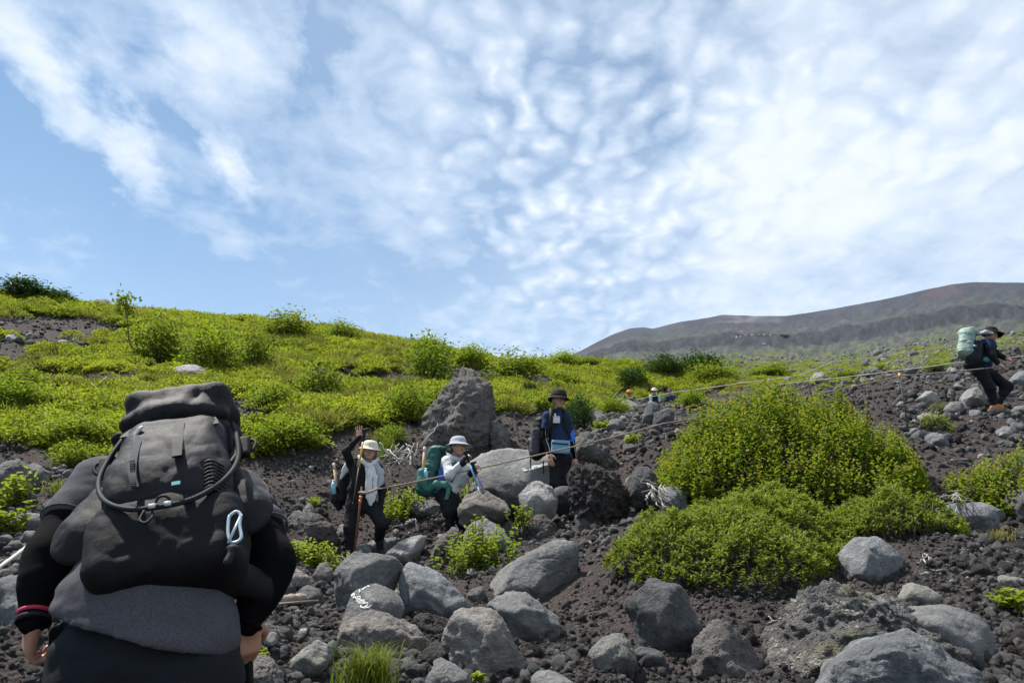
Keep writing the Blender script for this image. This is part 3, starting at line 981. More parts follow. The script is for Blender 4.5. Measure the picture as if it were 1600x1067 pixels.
B('grey stone at the corner of the trail left of lettered boulder', [(490, 898), (498, 880), (512, 876), (520, 892), (514, 908), (498, 912)], 'tan', sub=4, name='stone')
B('white stone lying on the trail by the log', [(465, 988), (471, 979), (480, 981), (478, 990), (470, 994)], 'pale', sub=3, name='stone')
B('blocky dark rock below the far hikers', [(1003, 655), (1006, 640), (1018, 625), (1032, 634), (1031, 652), (1018, 664)], 'dark', sub=4)
B('square grey rock right of the blocky one below far hikers', [(1020, 660), (1022, 646), (1030, 636), (1049, 637), (1056, 650), (1046, 666), (1030, 668)], 'dark', sub=4)
B('grey boulder uphill of the blue shirt man beside conifer', [(921, 658), (925, 648), (940, 644), (950, 652), (949, 666), (930, 670)], 'grey', sub=4)
B('low grey boulder beside the small green cushion', [(946, 668), (955, 655), (972, 652), (978, 664), (966, 676), (950, 676)], 'grey', sub=4)
B('pale boulder in front of the far hiker with orange hat', [(966, 636), (973, 625), (985, 626), (1000, 634), (994, 640), (974, 642)], 'pale', sub=4)
B('round smooth grey boulder behind the uphill hiker leg', [(1505, 622), (1512, 608), (1525, 603), (1540, 609), (1545, 624), (1530, 632), (1510, 630)], 'pale', sub=5, fine=0.5, d=13.9)
B('small grey rock left below the round smooth boulder', [(1477, 640), (1485, 628), (1505, 626), (1508, 641), (1492, 648)], 'grey', sub=4)
B('long flat pale stone right of the leafy bush', [(1433, 648), (1445, 644), (1478, 651), (1474, 660), (1446, 660)], 'pale', sub=4)
B('blue-grey pointed stone right of the bush', [(1448, 684), (1455, 675), (1480, 677), (1488, 687), (1480, 697), (1458, 695)], 'blue', sub=4)
B('blue-grey stone near the small right-hand bush', [(1559, 674), (1570, 664), (1586, 668), (1588, 682), (1566, 684)], 'blue', sub=4)
B('blue-grey boulder at the right edge by the rope', [(1582, 594), (1590, 581), (1612, 577), (1620, 598), (1592, 603)], 'blue', sub=4)
B('flat grey stone at the right edge below the boots', [(1582, 640), (1590, 632), (1615, 634), (1618, 644), (1590, 646)], 'grey', sub=4, name='stone')
B('pale pointed stone above the long flat one', [(1434, 622), (1448, 610), (1466, 612), (1470, 624), (1450, 630)], 'pale', sub=4, name='stone')
B('pale boulder behind the top of the leafy bush', [(1266, 592), (1274, 582), (1288, 580), (1296, 590), (1286, 598)], 'pale', sub=4)
B('grey block on the slope above the rope at the right', [(1414, 580), (1420, 572), (1434, 571), (1438, 580), (1426, 586)], 'dark', sub=4, name='stone')
B('dark rock patch stone on the green slope at the far left', [(5, 532), (10, 523), (20, 522), (28, 530), (20, 538)], 'blue', sub=4, name='stone')
B('small pale stone beside the dark cinder streak at far left', [(88, 534), (96, 529), (106, 532), (106, 538), (94, 540)], 'pale', sub=3, name='stone')
B('tan boulder on the skyline at the left', [(140, 474), (150, 466), (168, 468), (176, 478), (160, 484)], 'tan', sub=4)
B('small grey stone high on the slope under the dark shrub', [(444, 548), (450, 542), (458, 545), (459, 552), (450, 554)], 'dark', sub=3, name='stone')
B('grey stone alone in the middle of the green slope', [(536, 578), (541, 571), (550, 573), (553, 581), (544, 583)], 'grey', sub=3, name='stone')
B('small grey stone near the crest of the green slope', [(538, 546), (543, 540), (552, 541), (556, 547), (546, 550)], 'pale', sub=3, name='stone')
B('dark stone half buried in the lower green slope', [(455, 664), (464, 656), (480, 658), (488, 666), (474, 672)], 'brown', sub=4, name='stone')

# ------------------------------------------------------------------ loose stones, one by one
random.seed(11)
STONE_MESH = {}
for mt in ('grey', 'dark', 'brown', 'lava', 'pale', 'blue'):
    for k in range(4):
        rs = np.random.RandomState(100 + k * 7 + len(mt))
        pts = rs.normal(size=(13, 3))
        pts = pts / np.linalg.norm(pts, axis=1)[:, None] * np.array([0.5, 0.42, 0.32]) * rs.uniform(0.75, 1.0, (13, 1))
        c, V, faces, size = rock_verts(pts, 40 + k, 3, ROUGH[mt][0], ROUGH[mt][1], 60, 7, 0.68, 0.8)
        STONE_MESH[mt, k] = mesh_from('loose_stone', V, faces, MR[mt], False)


def covered(px, py, m=2):
    return any(a - m < px < c + m and b - m < py < d + m for a, b, c, d in PLACED)


def loose(n, poly, smin, smax, kinds, label, group, d1=80.0):
    xs = [p[0] for p in poly]
    ys = [p[1] for p in poly]
    k = 0
    tries = 0
    while k < n and tries < n * 12:
        tries += 1
        px = random.uniform(min(xs), max(xs))
        py = random.uniform(min(ys), max(ys))
        if not inpoly(np.array([px]), np.array([py]), poly)[0] or covered(px, py):
            continue
        q = hit(px, py, d1=d1)
        sz = 1.5 * (smin * (smax / smin) ** (random.random() ** 1.6)) * q[1] / F
        mt = random.choice(kinds)
        o = obj('loose_stone', STONE_MESH[mt, random.randrange(4)], None, (q[0], q[1] + 0.2 * sz, q[2] + 0.08 * sz))
        o.scale = (sz * random.uniform(0.85, 1.25), sz * random.uniform(0.85, 1.15), sz * random.uniform(0.8, 1.3))
        o.rotation_euler = (random.uniform(-0.4, 0.4), random.uniform(-0.4, 0.4), random.uniform(0, 6.3))
        adj = {'grey': 'mid-grey', 'dark': 'dark grey', 'brown': 'brownish', 'lava': 'black crumbly', 'pale': 'pale', 'blue': 'blue-grey'}[mt]
        szw = 'tiny' if sz * F / q[1] < smin * 1.75 else 'small' if sz * F / q[1] < smin * 2.6 else 'larger'
        nb_ = min((t for t in NAMED if len(t[2].split()) <= 10), key=lambda t: (t[0] - px) ** 2 + (t[1] - py) ** 2)[2]
        tag(o, '%s %s stone near the %s' % (szw, adj, nb_), 'stone', '%s %s stones near the %s' % (szw, adj, nb_))
        k += 1


loose(46, [(1400, 560), (1480, 570), (1600, 570), (1600, 730), (1470, 730), (1410, 650)], 9, 26, ('dark', 'grey', 'lava', 'brown', 'pale'), 'loose stone in the rubble below the uphill hiker', 'stones in the rubble at the right')
loose(26, [(1090, 606), (1200, 596), (1400, 574), (1600, 552), (1600, 572), (1400, 600), (1300, 610)], 7, 18, ('dark', 'grey', 'lava', 'pale'), 'small rock on the rubble crest behind the leafy bush', 'rocks on the crest behind the bush')
loose(40, [(800, 640), (900, 612), (1060, 610), (1050, 690), (980, 730), (950, 680), (900, 670), (870, 650)], 8, 24, ('dark', 'grey', 'lava', 'brown', 'grey'), 'rock in the boulder field uphill of the blue shirt', 'rocks in the boulder field below the far hikers')
loose(38, [(420, 800), (560, 880), (640, 960), (520, 960), (400, 1060), (390, 900)], 7, 20, ('dark', 'brown', 'pale', 'lava', 'grey'), 'loose stone on the trail between near hiker and rock pile', 'stones on the trail')
loose(24, [(870, 800), (1000, 800), (960, 860), (930, 900), (900, 1000), (900, 860)], 6, 16, ('dark', 'pale', 'brown', 'grey'), 'small stone on the bare slope left of the green bush', 'stones left of the bush')
loose(24, [(1430, 830), (1600, 830), (1600, 1060), (1570, 1060), (1560, 960), (1440, 920)], 7, 20, ('lava', 'lava', 'brown', 'dark'), 'cinder lump on the bare ground at the right edge', 'cinder lumps at the right edge')
loose(16, [(400, 730), (530, 725), (530, 800), (430, 800), (400, 770)], 6, 15, ('lava', 'brown', 'dark', 'pale'), 'small cinder stone on the brown bank under the turf', 'stones on the brown bank')
loose(20, [(0, 745), (140, 740), (150, 830), (60, 900), (0, 900)], 9, 28, ('dark', 'brown', 'grey', 'lava'), 'stone on the left bank behind the near arm', 'stones on the left bank')
loose(18, [(590, 780), (700, 790), (900, 800), (900, 850), (740, 880), (590, 850)], 7, 18, ('lava', 'dark', 'brown'), 'stone wedged between boulders under the hikers', 'stones between the boulders')
loose(22, [(560, 980), (860, 960), (900, 1067), (560, 1067)], 8, 20, ('lava', 'brown', 'dark'), 'stone in the gaps of the front rock pile', 'stones in the front rock pile')
loose(14, [(0, 470), (200, 500), (210, 570), (0, 590)], 5, 12, ('dark', 'lava', 'brown'), 'stone in the cinder streak on the far left slope', 'stones on the far left slope')
loose(10, [(200, 500), (640, 560), (640, 640), (420, 660), (400, 600)], 4, 10, ('dark', 'grey', 'lava'), 'small stone showing between low bushes on the green slope', 'stones on the green slope')


# ------------------------------------------------------------------ scattering of what nobody could count
def scatter(name, pts, rots, scl, idx, meshes, label, cat=None):
    src = bpy.data.collections.new(name + '_source')
    for k, me in enumerate(meshes):
        o = bpy.data.objects.new('%s_piece_%02d' % (name, k), me)
        src.objects.link(o)
    me = bpy.data.meshes.new(name)
    me.vertices.add(len(pts))
    me.vertices.foreach_set('co', np.asarray(pts, np.float32).ravel())
    for nm, tp, val in (('rot', 'FLOAT_VECTOR', rots), ('scl', 'FLOAT_VECTOR', scl)):
        a = me.attributes.new(nm, tp, 'POINT')
        a.data.foreach_set('vector', np.asarray(val, np.float32).ravel())
    a = me.attributes.new('idx', 'INT', 'POINT')
    a.data.foreach_set('value', np.asarray(idx, np.int32))
    o = obj(name, me)
    tag(o, label, None, None, 'stuff')
    g = bpy.data.node_groups.new(name, 'GeometryNodeTree')
    g.interface.new_socket('Geometry', in_out='INPUT', socket_type='NodeSocketGeometry')
    g.interface.new_socket('Geometry', in_out='OUTPUT', socket_type='NodeSocketGeometry')
    gi = g.nodes.new('NodeGroupInput')
    go = g.nodes.new('NodeGroupOutput')
    ci = g.nodes.new('GeometryNodeCollectionInfo')
    ci.inputs['Collection'].default_value = src
    ci.inputs['Separate Children'].default_value = True
    ci.inputs['Reset Children'].default_value = True
    ip = g.nodes.new('GeometryNodeInstanceOnPoints')
    ip.inputs['Pick Instance'].default_value = True

    def named(nm, tp):
        q = g.nodes.new('GeometryNodeInputNamedAttribute')
        q.data_type = tp
        q.inputs[0].default_value = nm
        return q.outputs[0]
    er = g.nodes.new('FunctionNodeEulerToRotation')
    L = g.links.new
    L(named('rot', 'FLOAT_VECTOR'), er.inputs[0])
    L(gi.outputs[0], ip.inputs['Points'])
    L(ci.outputs[0], ip.inputs['Instance'])
    L(named('idx', 'INT'), ip.inputs['Instance Index'])
    L(er.outputs[0], ip.inputs['Rotation'])
    L(named('scl', 'FLOAT_VECTOR'), ip.inputs['Scale'])
    L(ip.outputs[0], go.inputs[0])
    mod = o.modifiers.new('scatter', 'NODES')
    mod.node_group = g
    return o


def polar(n, r0, r1, a0, a1, rs, power=1.0):
    t = rs.uniform(0, 1, n)
    r = r0 * (r1 / r0) ** (t ** power)
    a = rs.uniform(R(a0), R(a1), n)
    return r * np.sin(a), r * np.cos(a)


rs = np.random.RandomState(5)
gx, gy = polar(120000, 3.6, 40, -38, 40, rs, 1.15)
gz = H(gx, gy)
vm = veg_mask(gx, gy, gz)
clump = noise2(gx, gy, 0.8, 3, off=2.0)
keep = (vm < 0.3) & (rs.uniform(-0.7, 0.9, len(gx)) < clump + 0.35)
gx, gy, gz = gx[keep], gy[keep], gz[keep]
rr = np.hypot(gx, gy)
sz = (0.008 + 0.0011 * rr) * np.exp(rs.normal(0.15, 0.6, len(gx))) * np.where(gx > 0.55 * gy + 0.0, 1.35, 1.0)
sz = np.clip(sz, 0.008, 0.13)
gm = []
for mt in ('lava', 'lava', 'brown', 'dark', 'lava', 'brown'):
    k = len(gm)
    rk = np.random.RandomState(300 + k)
    q = rk.normal(size=(11, 3))
    q = q / np.linalg.norm(q, axis=1)[:, None] * np.array([1, 0.85, 0.7]) * rk.uniform(0.75, 1, (11, 1))
    c, V, faces, size = rock_verts(q, 60 + k, 2, 0.12, 1.8, 60, 7, 0.62)
    gm.append(mesh_from('gravel_piece', V, faces, MR[mt], False))
idx = rs.randint(0, 6, len(gx))
scatter('gravel', np.stack([gx, gy, gz + 0.15 * sz], -1), rs.uniform(0, 6.28, (len(gx), 3)), np.repeat(sz[:, None], 3, 1), idx, gm, 'dark cinder gravel covering the bare slope')

# rubble: fist- to head-sized blocks in the boulder field, along the trail and on the right-hand slope
RZ = [(1500, [(1380, 560), (1620, 548), (1650, 740), (1470, 740), (1405, 660)], 0.06, 0.34), (600, [(1090, 612), (1400, 578), (1600, 556), (1600, 575), (1300, 615)], 0.09, 0.38),
      (1300, [(780, 650), (900, 606), (1080, 606), (1060, 700), (990, 760), (940, 690)], 0.06, 0.42), (1500, [(400, 790), (560, 860), (720, 900), (900, 980), (900, 1067), (380, 1067), (390, 900)], 0.03, 0.21),
      (700, [(1430, 830), (1610, 830), (1610, 1067), (1560, 1067), (1550, 960), (1440, 915)], 0.03, 0.13), (600, [(390, 725), (660, 700), (660, 800), (430, 810)], 0.03, 0.17), (500, [(0, 745), (140, 735), (150, 830), (0, 920)], 0.04, 0.24),
      (900, [(580, 780), (700, 780), (1000, 780), (1000, 830), (880, 860), (740, 890), (590, 860)], 0.05, 0.24), (400, [(0, 470), (180, 490), (210, 570), (0, 590)], 0.08, 0.4), (400, [(1060, 860), (1300, 930), (1300, 1000), (900, 1067), (900, 960)], 0.02, 0.07)]
rx, ry, rsz = [], [], []
px_, py_ = polar(90000, 3.8, 45, -38, 40, rs, 0.9)
pz_ = smooth_h(px_, py_)
qx, qy = pix(np.stack([px_, py_, pz_], -1))
for n_, poly, s0, s1 in RZ:
    k_ = np.where(inpoly(qx, qy, poly) & (noise2(px_, py_, 0.9, 3, off=6.0) + rs.normal(0, 0.2, len(px_)) > -0.15))[0]
    k_ = k_[:n_] if len(k_) > n_ else k_
    rx.append(px_[k_])
    ry.append(py_[k_])
    rsz.append(s0 * (s1 / s0) ** (rs.uniform(0, 1, len(k_)) ** 2.0))
rx, ry, rsz = np.concatenate(rx), np.concatenate(ry), np.concatenate(rsz)
rz = H(rx, ry)
rub = [STONE_MESH[m_, k_] for m_ in ('dark', 'grey', 'brown', 'grey', 'lava', 'dark', 'pale') for k_ in (0, 2)]
scatter('rubble', np.stack([rx, ry, rz + 0.08 * rsz], -1), np.stack([rs.normal(0, .4, len(rx)), rs.normal(0, .4, len(rx)), rs.uniform(0, 6.28, len(rx))], -1), np.repeat(rsz[:, None], 3, 1) * rs.uniform(0.8, 1.25, (len(rx), 3)), rs.randint(0, len(rub), len(rx)), rub, 'loose rubble of dark lava stones between the boulders')

# ------------------------------------------------------------------ plants
def leaf_set(base, axis, normal, length, width, fold=0.25, droop=0.15, round_=True):
    """many leaves at once: two half blades folded along the midrib"""
    base = np.asarray(base, float)
    n = len(base)
    axis = axis / (np.linalg.norm(axis, axis=1)[:, None] + 1e-9)
    side = np.cross(axis, normal)
    side /= np.linalg.norm(side, axis=1)[:, None] + 1e-9
    nor = np.cross(side, axis)
    L = np.broadcast_to(np.asarray(length, float), (n,))[:, None]
    W = np.broadcast_to(np.asarray(width, float), (n,))[:, None]
    a, b = (0.28, 0.68) if round_ else (0.35, 0.7)
    wa, wb = (0.46, 0.44) if round_ else (0.5, 0.32)
    tip = base + axis * L - nor * L * droop
    l1 = base + axis * L * a + side * W * wa + nor * W * fold
    l2 = base + axis * L * b + side * W * wb + nor * W * fold - nor * L * droop * 0.5
    r1 = base + axis * L * a - side * W * wa + nor * W * fold
    r2 = base + axis * L * b - side * W * wb + nor * W * fold - nor * L * droop * 0.5
    V = np.stack([base, l1, l2, tip, r2, r1], 1).reshape(-1, 3)
    i = np.arange(n)[:, None] * 6
    Fq = np.concatenate([i + np.array([[0, 1, 2, 3]]), i + np.array([[0, 3, 4, 5]])], 0)
    return V, Fq


def leaf_mesh(name, sets, mat):
    """sets: list of (V, F, tint per leaf)"""
    VV, FF, TT, o = [], [], [], 0
    for V, Fq, t in sets:
        VV.append(V)
        FF.append(Fq + o)
        TT.append(np.repeat(np.broadcast_to(np.asarray(t, float), (len(V) // 6,)), 6))
        o += len(V)
    me = mesh_from(name, np.concatenate(VV), np.concatenate(FF), mat)
    a = me.attributes.new('tint', 'FLOAT', 'POINT')
    a.data.foreach_set('value', np.concatenate(TT).astype(np.float32))
    return me


def mat_leaf(name, stops, trans=0.42, rough=0.5, patch=None, obj_rand=0.0):
    m, n = new_mat(name)
    t = n.attr('tint')
    if obj_rand:
        oi = n.new('ShaderNodeObjectInfo')
        t = n.math('ADD', t, n.math('MULTIPLY', n.math('SUBTRACT', oi.outputs['Random'], 0.5), obj_rand))
    if patch:
        pn_ = n.noise(n.pos(), patch[0], 4, 0.6)
        t = n.math('ADD', t, n.math('MULTIPLY', n.math('SUBTRACT', pn_, 0.5), patch[1]))
    col = n.ramp(t, stops)
    d = n.pbsdf(col, max(rough, 0.6), None, 0.10)
    tr = n.new('ShaderNodeBsdfTranslucent')
    n.put(tr.inputs[0], n.mix(1.0, col, (1.15, 1.25, 0.75), 'MULTIPLY'))
    mx = n.new('ShaderNodeMixShader')
    mx.inputs[0].default_value = trans
    n.put(mx.inputs[1], d)
    n.put(mx.inputs[2], tr.outputs[0])
    n.out(mx.outputs[0])
    return m


ML = {
    'cover': mat_leaf('low_bush_leaves', [(0.0, (0.085, 0.112, 0.015)), (0.35, (0.185, 0.222, 0.024)), (0.65, (0.28, 0.305, 0.034)), (1.0, (0.36, 0.35, 0.06))], 0.42, 0.5, (0.35, 1.0), 0.3),
    'olive': mat_leaf('olive_grass', [(0.0, (0.095, 0.105, 0.026)), (0.5, (0.20, 0.21, 0.05)), (1.0, (0.30, 0.275, 0.10))], 0.35, 0.6, (0.4, 0.6), 0.4),
    'bush': mat_leaf('bush_leaves', [(0.0, (0.080, 0.110, 0.014)), (0.5, (0.165, 0.205, 0.023)), (1.0, (0.26, 0.285, 0.04))], 0.4, 0.5, None, 0.3),
    'bright': mat_leaf('bright_bush_leaves', [(0.0, (0.090, 0.130, 0.016)), (0.5, (0.185, 0.235, 0.025)), (1.0, (0.28, 0.305, 0.045))], 0.42, 0.5, None, 0.3),
    'dark': mat_leaf('dark_shrub_leaves', [(0.0, (0.020, 0.042, 0.012)), (0.5, (0.042, 0.080, 0.018)), (1.0, (0.080, 0.125, 0.026))], 0.3, 0.5, None, 0.2),
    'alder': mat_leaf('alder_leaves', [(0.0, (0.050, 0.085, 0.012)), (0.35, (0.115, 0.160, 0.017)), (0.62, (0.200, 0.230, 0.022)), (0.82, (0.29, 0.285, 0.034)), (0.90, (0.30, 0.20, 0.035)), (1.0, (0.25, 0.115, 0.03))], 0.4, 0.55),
    'azalea': mat_leaf('azalea_leaves', [(0.0, (0.065, 0.092, 0.016)), (0.5, (0.150, 0.190, 0.028)), (0.85, (0.255, 0.280, 0.048)), (0.97, (0.31, 0.31, 0.07)), (1.0, (0.45, 0.38, 0.05))], 0.36, 0.55),
    'grass': mat_leaf('grass_blades', [(0.0, (0.060, 0.105, 0.016)), (0.5, (0.135, 0.175, 0.024)), (0.8, (0.23, 0.215, 0.04)), (1.0, (0.27, 0.21, 0.09))], 0.35, 0.5),
}


def mat_wood(name, lo, hi, scale=8.0, rough=0.85):
    m, n = new_mat(name)
    co = n.coord('Object')
    a = n.noise(co, scale, 5, 0.65)
    b = n.noise(co, scale * 7, 4, 0.7)
    f = n.math('ADD', n.math('MULTIPLY', a, 0.6), n.math('MULTIPLY', b, 0.4))
    n.out(n.pbsdf(n.ramp(f, [(0.35, lo), (0.65, hi)]), rough, n.bump(b, 0.5, 0.01), 0.3))
    return m


M_TWIG = mat_wood('brown_twig', (0.045, 0.034, 0.026), (0.13, 0.10, 0.08))
M_DEAD = mat_wood('bleached_wood', (0.22, 0.20, 0.18), (0.46, 0.43, 0.39))
rs = np.random.RandomState(21)


def unit(v):
    return v / (np.linalg.norm(v, axis=-1)[..., None] + 1e-9)


def clump_mesh(k, mat, n=70, kind='leaf'):
    rk = np.random.RandomState(500 + k)
    if kind == 'leaf':
        a = rk.uniform(0, 6.28, n)
        rr = np.sqrt(rk.uniform(0, 1, n)) * 0.5
        hh = (1 - (rr / 0.5) ** 2) * 0.34 * rk.uniform(0.45, 1.1, n) + 0.03
        b = np.stack([rr * np.cos(a), rr * np.sin(a), hh], -1)
        ax = unit(np.stack([np.cos(a) * 0.8, np.sin(a) * 0.8, np.full(n, 0.45)], -1) + rk.normal(0, 0.55, (n, 3)))
        nor = unit(np.stack([np.cos(a) * rr * 0.8, np.sin(a) * rr * 0.8, np.ones(n)], -1) + rk.normal(0, 0.35, (n, 3)))
        L = rk.uniform(0.065, 0.115, n)
        V, Fq = leaf_set(b, ax, nor, L, L * 0.62)
        return leaf_mesh('clump', [(V, Fq, rk.uniform(0.1, 0.8, n))], mat)
    a = rk.uniform(0, 6.28, n)
    rr = np.sqrt(rk.uniform(0, 1, n)) * 0.4
    b = np.stack([rr * np.cos(a), rr * np.sin(a), np.zeros(n)], -1)
    ax = unit(np.stack([np.cos(a) * 0.7, np.sin(a) * 0.7, np.full(n, 0.8)], -1) + rk.normal(0, 0.3, (n, 3)))
    nor = unit(np.stack([-np.cos(a), -np.sin(a), np.full(n, 0.9)], -1))
    L = rk.uniform(0.22, 0.5, n)
    V, Fq = leaf_set(b, ax, nor, L, 0.03, 0.1, 0.25, False)
    return leaf_mesh('clump', [(V, Fq, rk.uniform(0.1, 0.9, n))], mat)


clumps = [clump_mesh(k, ML['cover'], 150) for k in range(7)] + [clump_mesh(7 + k, ML['olive'], 60, 'grass') for k in range(3)]
# low green growth over the left slope and the far side of the boulder field
cx, cy = polar(52000, 9.0, 52, -39, 16, rs, 0.62)
cz = H(cx, cy)
vm = veg_mask(cx, cy, cz)
thin = noise2(cx, cy, 0.7, 3, 0.6, off=5.5)
hpx, hpy = pix(np.stack([cx, cy, cz], -1))
keep = ~((hpx > 950) & (hpx < 1078) & (cy > 18) & (cy < 32.6)) & (vm > 0.35) & (rs.uniform(-0.75, 0.55, len(cx)) < thin + 0.28)
cx, cy, cz = cx[keep], cy[keep], cz[keep]
rr = np.hypot(cx, cy)
sz = (0.34 + 0.008 * rr) * rs.uniform(0.7, 1.4, len(cx))
kindn = noise2(cx, cy, 0.5, 3, 0.6, off=7.7)
idx = np.where(kindn + rs.normal(0, 0.16, len(cx)) > 0.24, rs.randint(7, 10, len(cx)), rs.randint(0, 7, len(cx)))
rot = np.stack([rs.normal(0, 0.12, len(cx)) + 0.2, rs.normal(0, 0.12, len(cx)), rs.uniform(0, 6.28, len(cx))], -1)
rot[:, 0] = rs.normal(0.0, 0.2, len(cx))
scl = np.stack([sz, sz, sz * rs.uniform(0.7, 1.25, len(cx))], -1)
scatter('ground_cover', np.stack([cx, cy, cz - 0.02], -1), rot, scl, idx, clumps, 'low yellow-green bushes and turf covering the left slope')

# green cushions dotted over the far cinder slope and in the rubble at the right
fx, fy = polar(42000, 24, 360, -2, 42, rs, 0.75)
fz = H(fx, fy)
fp, fq_ = pix(np.stack([fx, fy, fz], -1))
pat = noise2(fx / np.hypot(fx, fy) ** 0.5, fy / np.hypot(fx, fy) ** 0.5, 1.1, 4, 0.6, off=1.4)
rr = np.hypot(fx, fy)
near_r = (rr < 45) & (fp > 1050)
keep = (pat + rs.normal(0, 0.12, len(fx)) > np.where(near_r, 0.36, 0.12)) & ~((rr < 45) & (fp < 1050))
fx, fy, fz, rr = fx[keep], fy[keep], fz[keep], rr[keep]
sz = (0.26 + 0.0046 * rr) * rs.uniform(0.5, 1.4, len(fx))
idx = rs.randint(0, 10, len(fx))
rot = np.stack([rs.normal(0, 0.15, len(fx)), rs.normal(0, 0.15, len(fx)), rs.uniform(0, 6.28, len(fx))], -1)
scatter('cushion_plants', np.stack([fx, fy, fz - 0.02], -1), rot, np.stack([sz, sz, sz * 0.8], -1), idx, clumps, 'low green cushion plants dotted over the far cinder slope')
# scree blocks on the far slope
sx, sy = polar(14000, 26, 420, 0, 42, rs, 0.8)
sz_ = H(sx, sy)
sp, sq = pix(np.stack([sx, sy, sz_], -1))
keep = ~((np.hypot(sx, sy) < 48) & (sp < 1100))
sx, sy, sz_ = sx[keep], sy[keep], sz_[keep]
ss = (0.05 + 0.0022 * np.hypot(sx, sy)) * np.exp(rs.normal(-0.2, 0.5, len(sx)))
gm2 = [mesh_from('scree_piece', np.array([v.co[:] for v in m_.vertices]), np.array([list(p.vertices) for p in m_.polygons]), MR[k]) for m_, k in zip(gm[:3], ('grey', 'dark', 'brown'))]
scatter('scree', np.stack([sx, sy, sz_], -1), rs.uniform(0, 6.28, (len(sx), 3)), np.repeat(ss[:, None], 3, 1), rs.randint(0, 3, len(sx)), gm2, 'grey scree blocks strewn over the far cinder slope')


# ------------------------------------------------------------------ bushes on the slope
def bush_meshes(k, n_clus, per, leafL, mat, up=0.6, low=0.0, spread=0.16, narrow=0.62):
    """crown and stems of a bush one metre wide and one metre high"""
    rk = np.random.RandomState(800 + k)
    th = rk.uniform(0, 6.28, n_clus)
    ct = rk.uniform(low, 1, n_clus)
    rad = rk.uniform(0.55, 1.0, n_clus)
    lump = 0.82 + 0.25 * np.sin(3 * th + k) * np.sin(2.3 * np.arccos(np.clip(ct, -1, 1)) + k)
    st = np.sqrt(np.maximum(1 - ct ** 2, 0))
    c = np.stack([0.42 * st * np.cos(th) * rad * lump, 0.42 * st * np.sin(th) * rad * lump, 0.12 + 0.80 * np.maximum(ct, 0) * rad * lump + 0.10 * rk.uniform(0, 1, n_clus)], -1)
    out = unit(c - np.array([0, 0, 0.15]))
    n = n_clus * per
    cc = np.repeat(c, per, 0)
    oo = np.repeat(out, per, 0)
    off = rk.normal(0, 1, (n, 3)) * spread * 0.5
    b = cc + off
    ax = unit(oo * 0.6 + np.array([0, 0, up]) * 0.5 + rk.normal(0, 0.6, (n, 3)))
    nor = unit(oo * 0.5 + np.array([0, 0, 0.9]) + rk.normal(0, 0.45, (n, 3)))
    L = leafL * rk.uniform(0.7, 1.3, n)
    V, Fq = leaf_set(b, ax, nor, L, L * narrow)
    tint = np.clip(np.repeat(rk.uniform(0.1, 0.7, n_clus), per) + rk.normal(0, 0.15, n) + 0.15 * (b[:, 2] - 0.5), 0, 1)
    crown = leaf_mesh('crown', [(V, Fq, tint)], mat)
    tubes = []
    for j in rk.choice(n_clus, min(14, n_clus), False):
        p0 = np.array([rk.normal(0, 0.03), rk.normal(0, 0.03), -0.06])
        p1 = c[j] * np.array([0.45, 0.45, 0.5]) + rk.normal(0, 0.03, 3)
        tubes.append(tube(spline([p0, p1, c[j]], 4), np.linspace(0.016, 0.005, 9), 5))
    v, f = join(tubes)
    return crown, mesh_from('stem', v, f, M_TWIG)


BM = {}
for k in range(3):
    BM['bright', k] = bush_meshes(k, 110, 17, 0.058, ML['bright'], spread=0.24)
    BM['bush', k] = bush_meshes(10 + k, 105, 17, 0.058, ML['bush'], spread=0.24)
    BM['dark', k] = bush_meshes(20 + k, 80, 28, 0.06, ML['dark'], up=1.2, narrow=0.4)


def bush(label, px, py, wpx, hpx, kind, k=0, d=None, group=None, name='bush'):
    q = hit(px, py) if d is None else P(px, py, d)
    if d is not None:
        q[2] = h1(q[0], q[1])
    r = empty(name, q + np.array([0, 0, -0.03]), label, 'bush', group)
    cr, st = BM[kind, k % 3]
    s = q[1] / F * 1.08
    r.scale = (wpx * s, wpx * s, hpx * s)
    r.rotation_euler = (0, 0, (px * 0.37) % 6.28)
    obj('crown', cr, r)
    obj('stem', st, r)
    return r


BG = 'bushes growing on the green slope'
bush('dark bushy shrub on the skyline above the slope middle', 450, 528, 84, 48, 'bush', 0, group=BG)
bush('spreading dark pine shrub on the skyline at the far left', 45, 470, 120, 34, 'dark', 1, group=BG)
bush('small dark pine shrub next to the spreading one on skyline', 95, 474, 56, 22, 'dark', 0, group=BG)
bush('leafy bush beside the thin bare sapling', 244, 566, 88, 78, 'bush', 1, group=BG)
bush('broad yellow-green bush behind the near pack top', 325, 582, 112, 82, 'bright', 0, group=BG)
bush('mid-green bush right of the broad yellow-green one', 395, 578, 66, 64, 'bush', 2, group=BG)
bush('small rounded bush at the skyline right of the dark shrub', 532, 532, 60, 34, 'bright', 1, group=BG)
bush('rounded green bush in the middle of the slope', 502, 622, 80, 62, 'bush', 0, group=BG)
bush('low bright bush below the rounded green one', 430, 640, 90, 46, 'bright', 2, group=BG)
bush('bright bush left of the tall lava rock', 636, 660, 84, 64, 'bright', 1, group=BG)
bush('yellow-green bush with bare twigs above the tall rock', 672, 600, 92, 72, 'bright', 0, group=BG)
bush('small bush at the crest above the twiggy one', 672, 552, 60, 30, 'bright', 2, group=BG)
bush('wide bush with dark underside right of the tall rock', 806, 596, 100, 52, 'bush', 1, group=BG)
bush('pale green bush on the crest near the mountain foot', 880, 574, 60, 28, 'bright', 1, group=BG)
bush('small crest bush between twiggy bush and wide bush', 735, 572, 70, 36, 'bright', 2, group=BG)
bush('long dark green thicket left half on the crest', 1040, 588, 86, 38, 'dark', 2, group=BG)
bush('long dark green thicket right half on the crest', 1098, 588, 90, 42, 'dark', 0, group=BG)
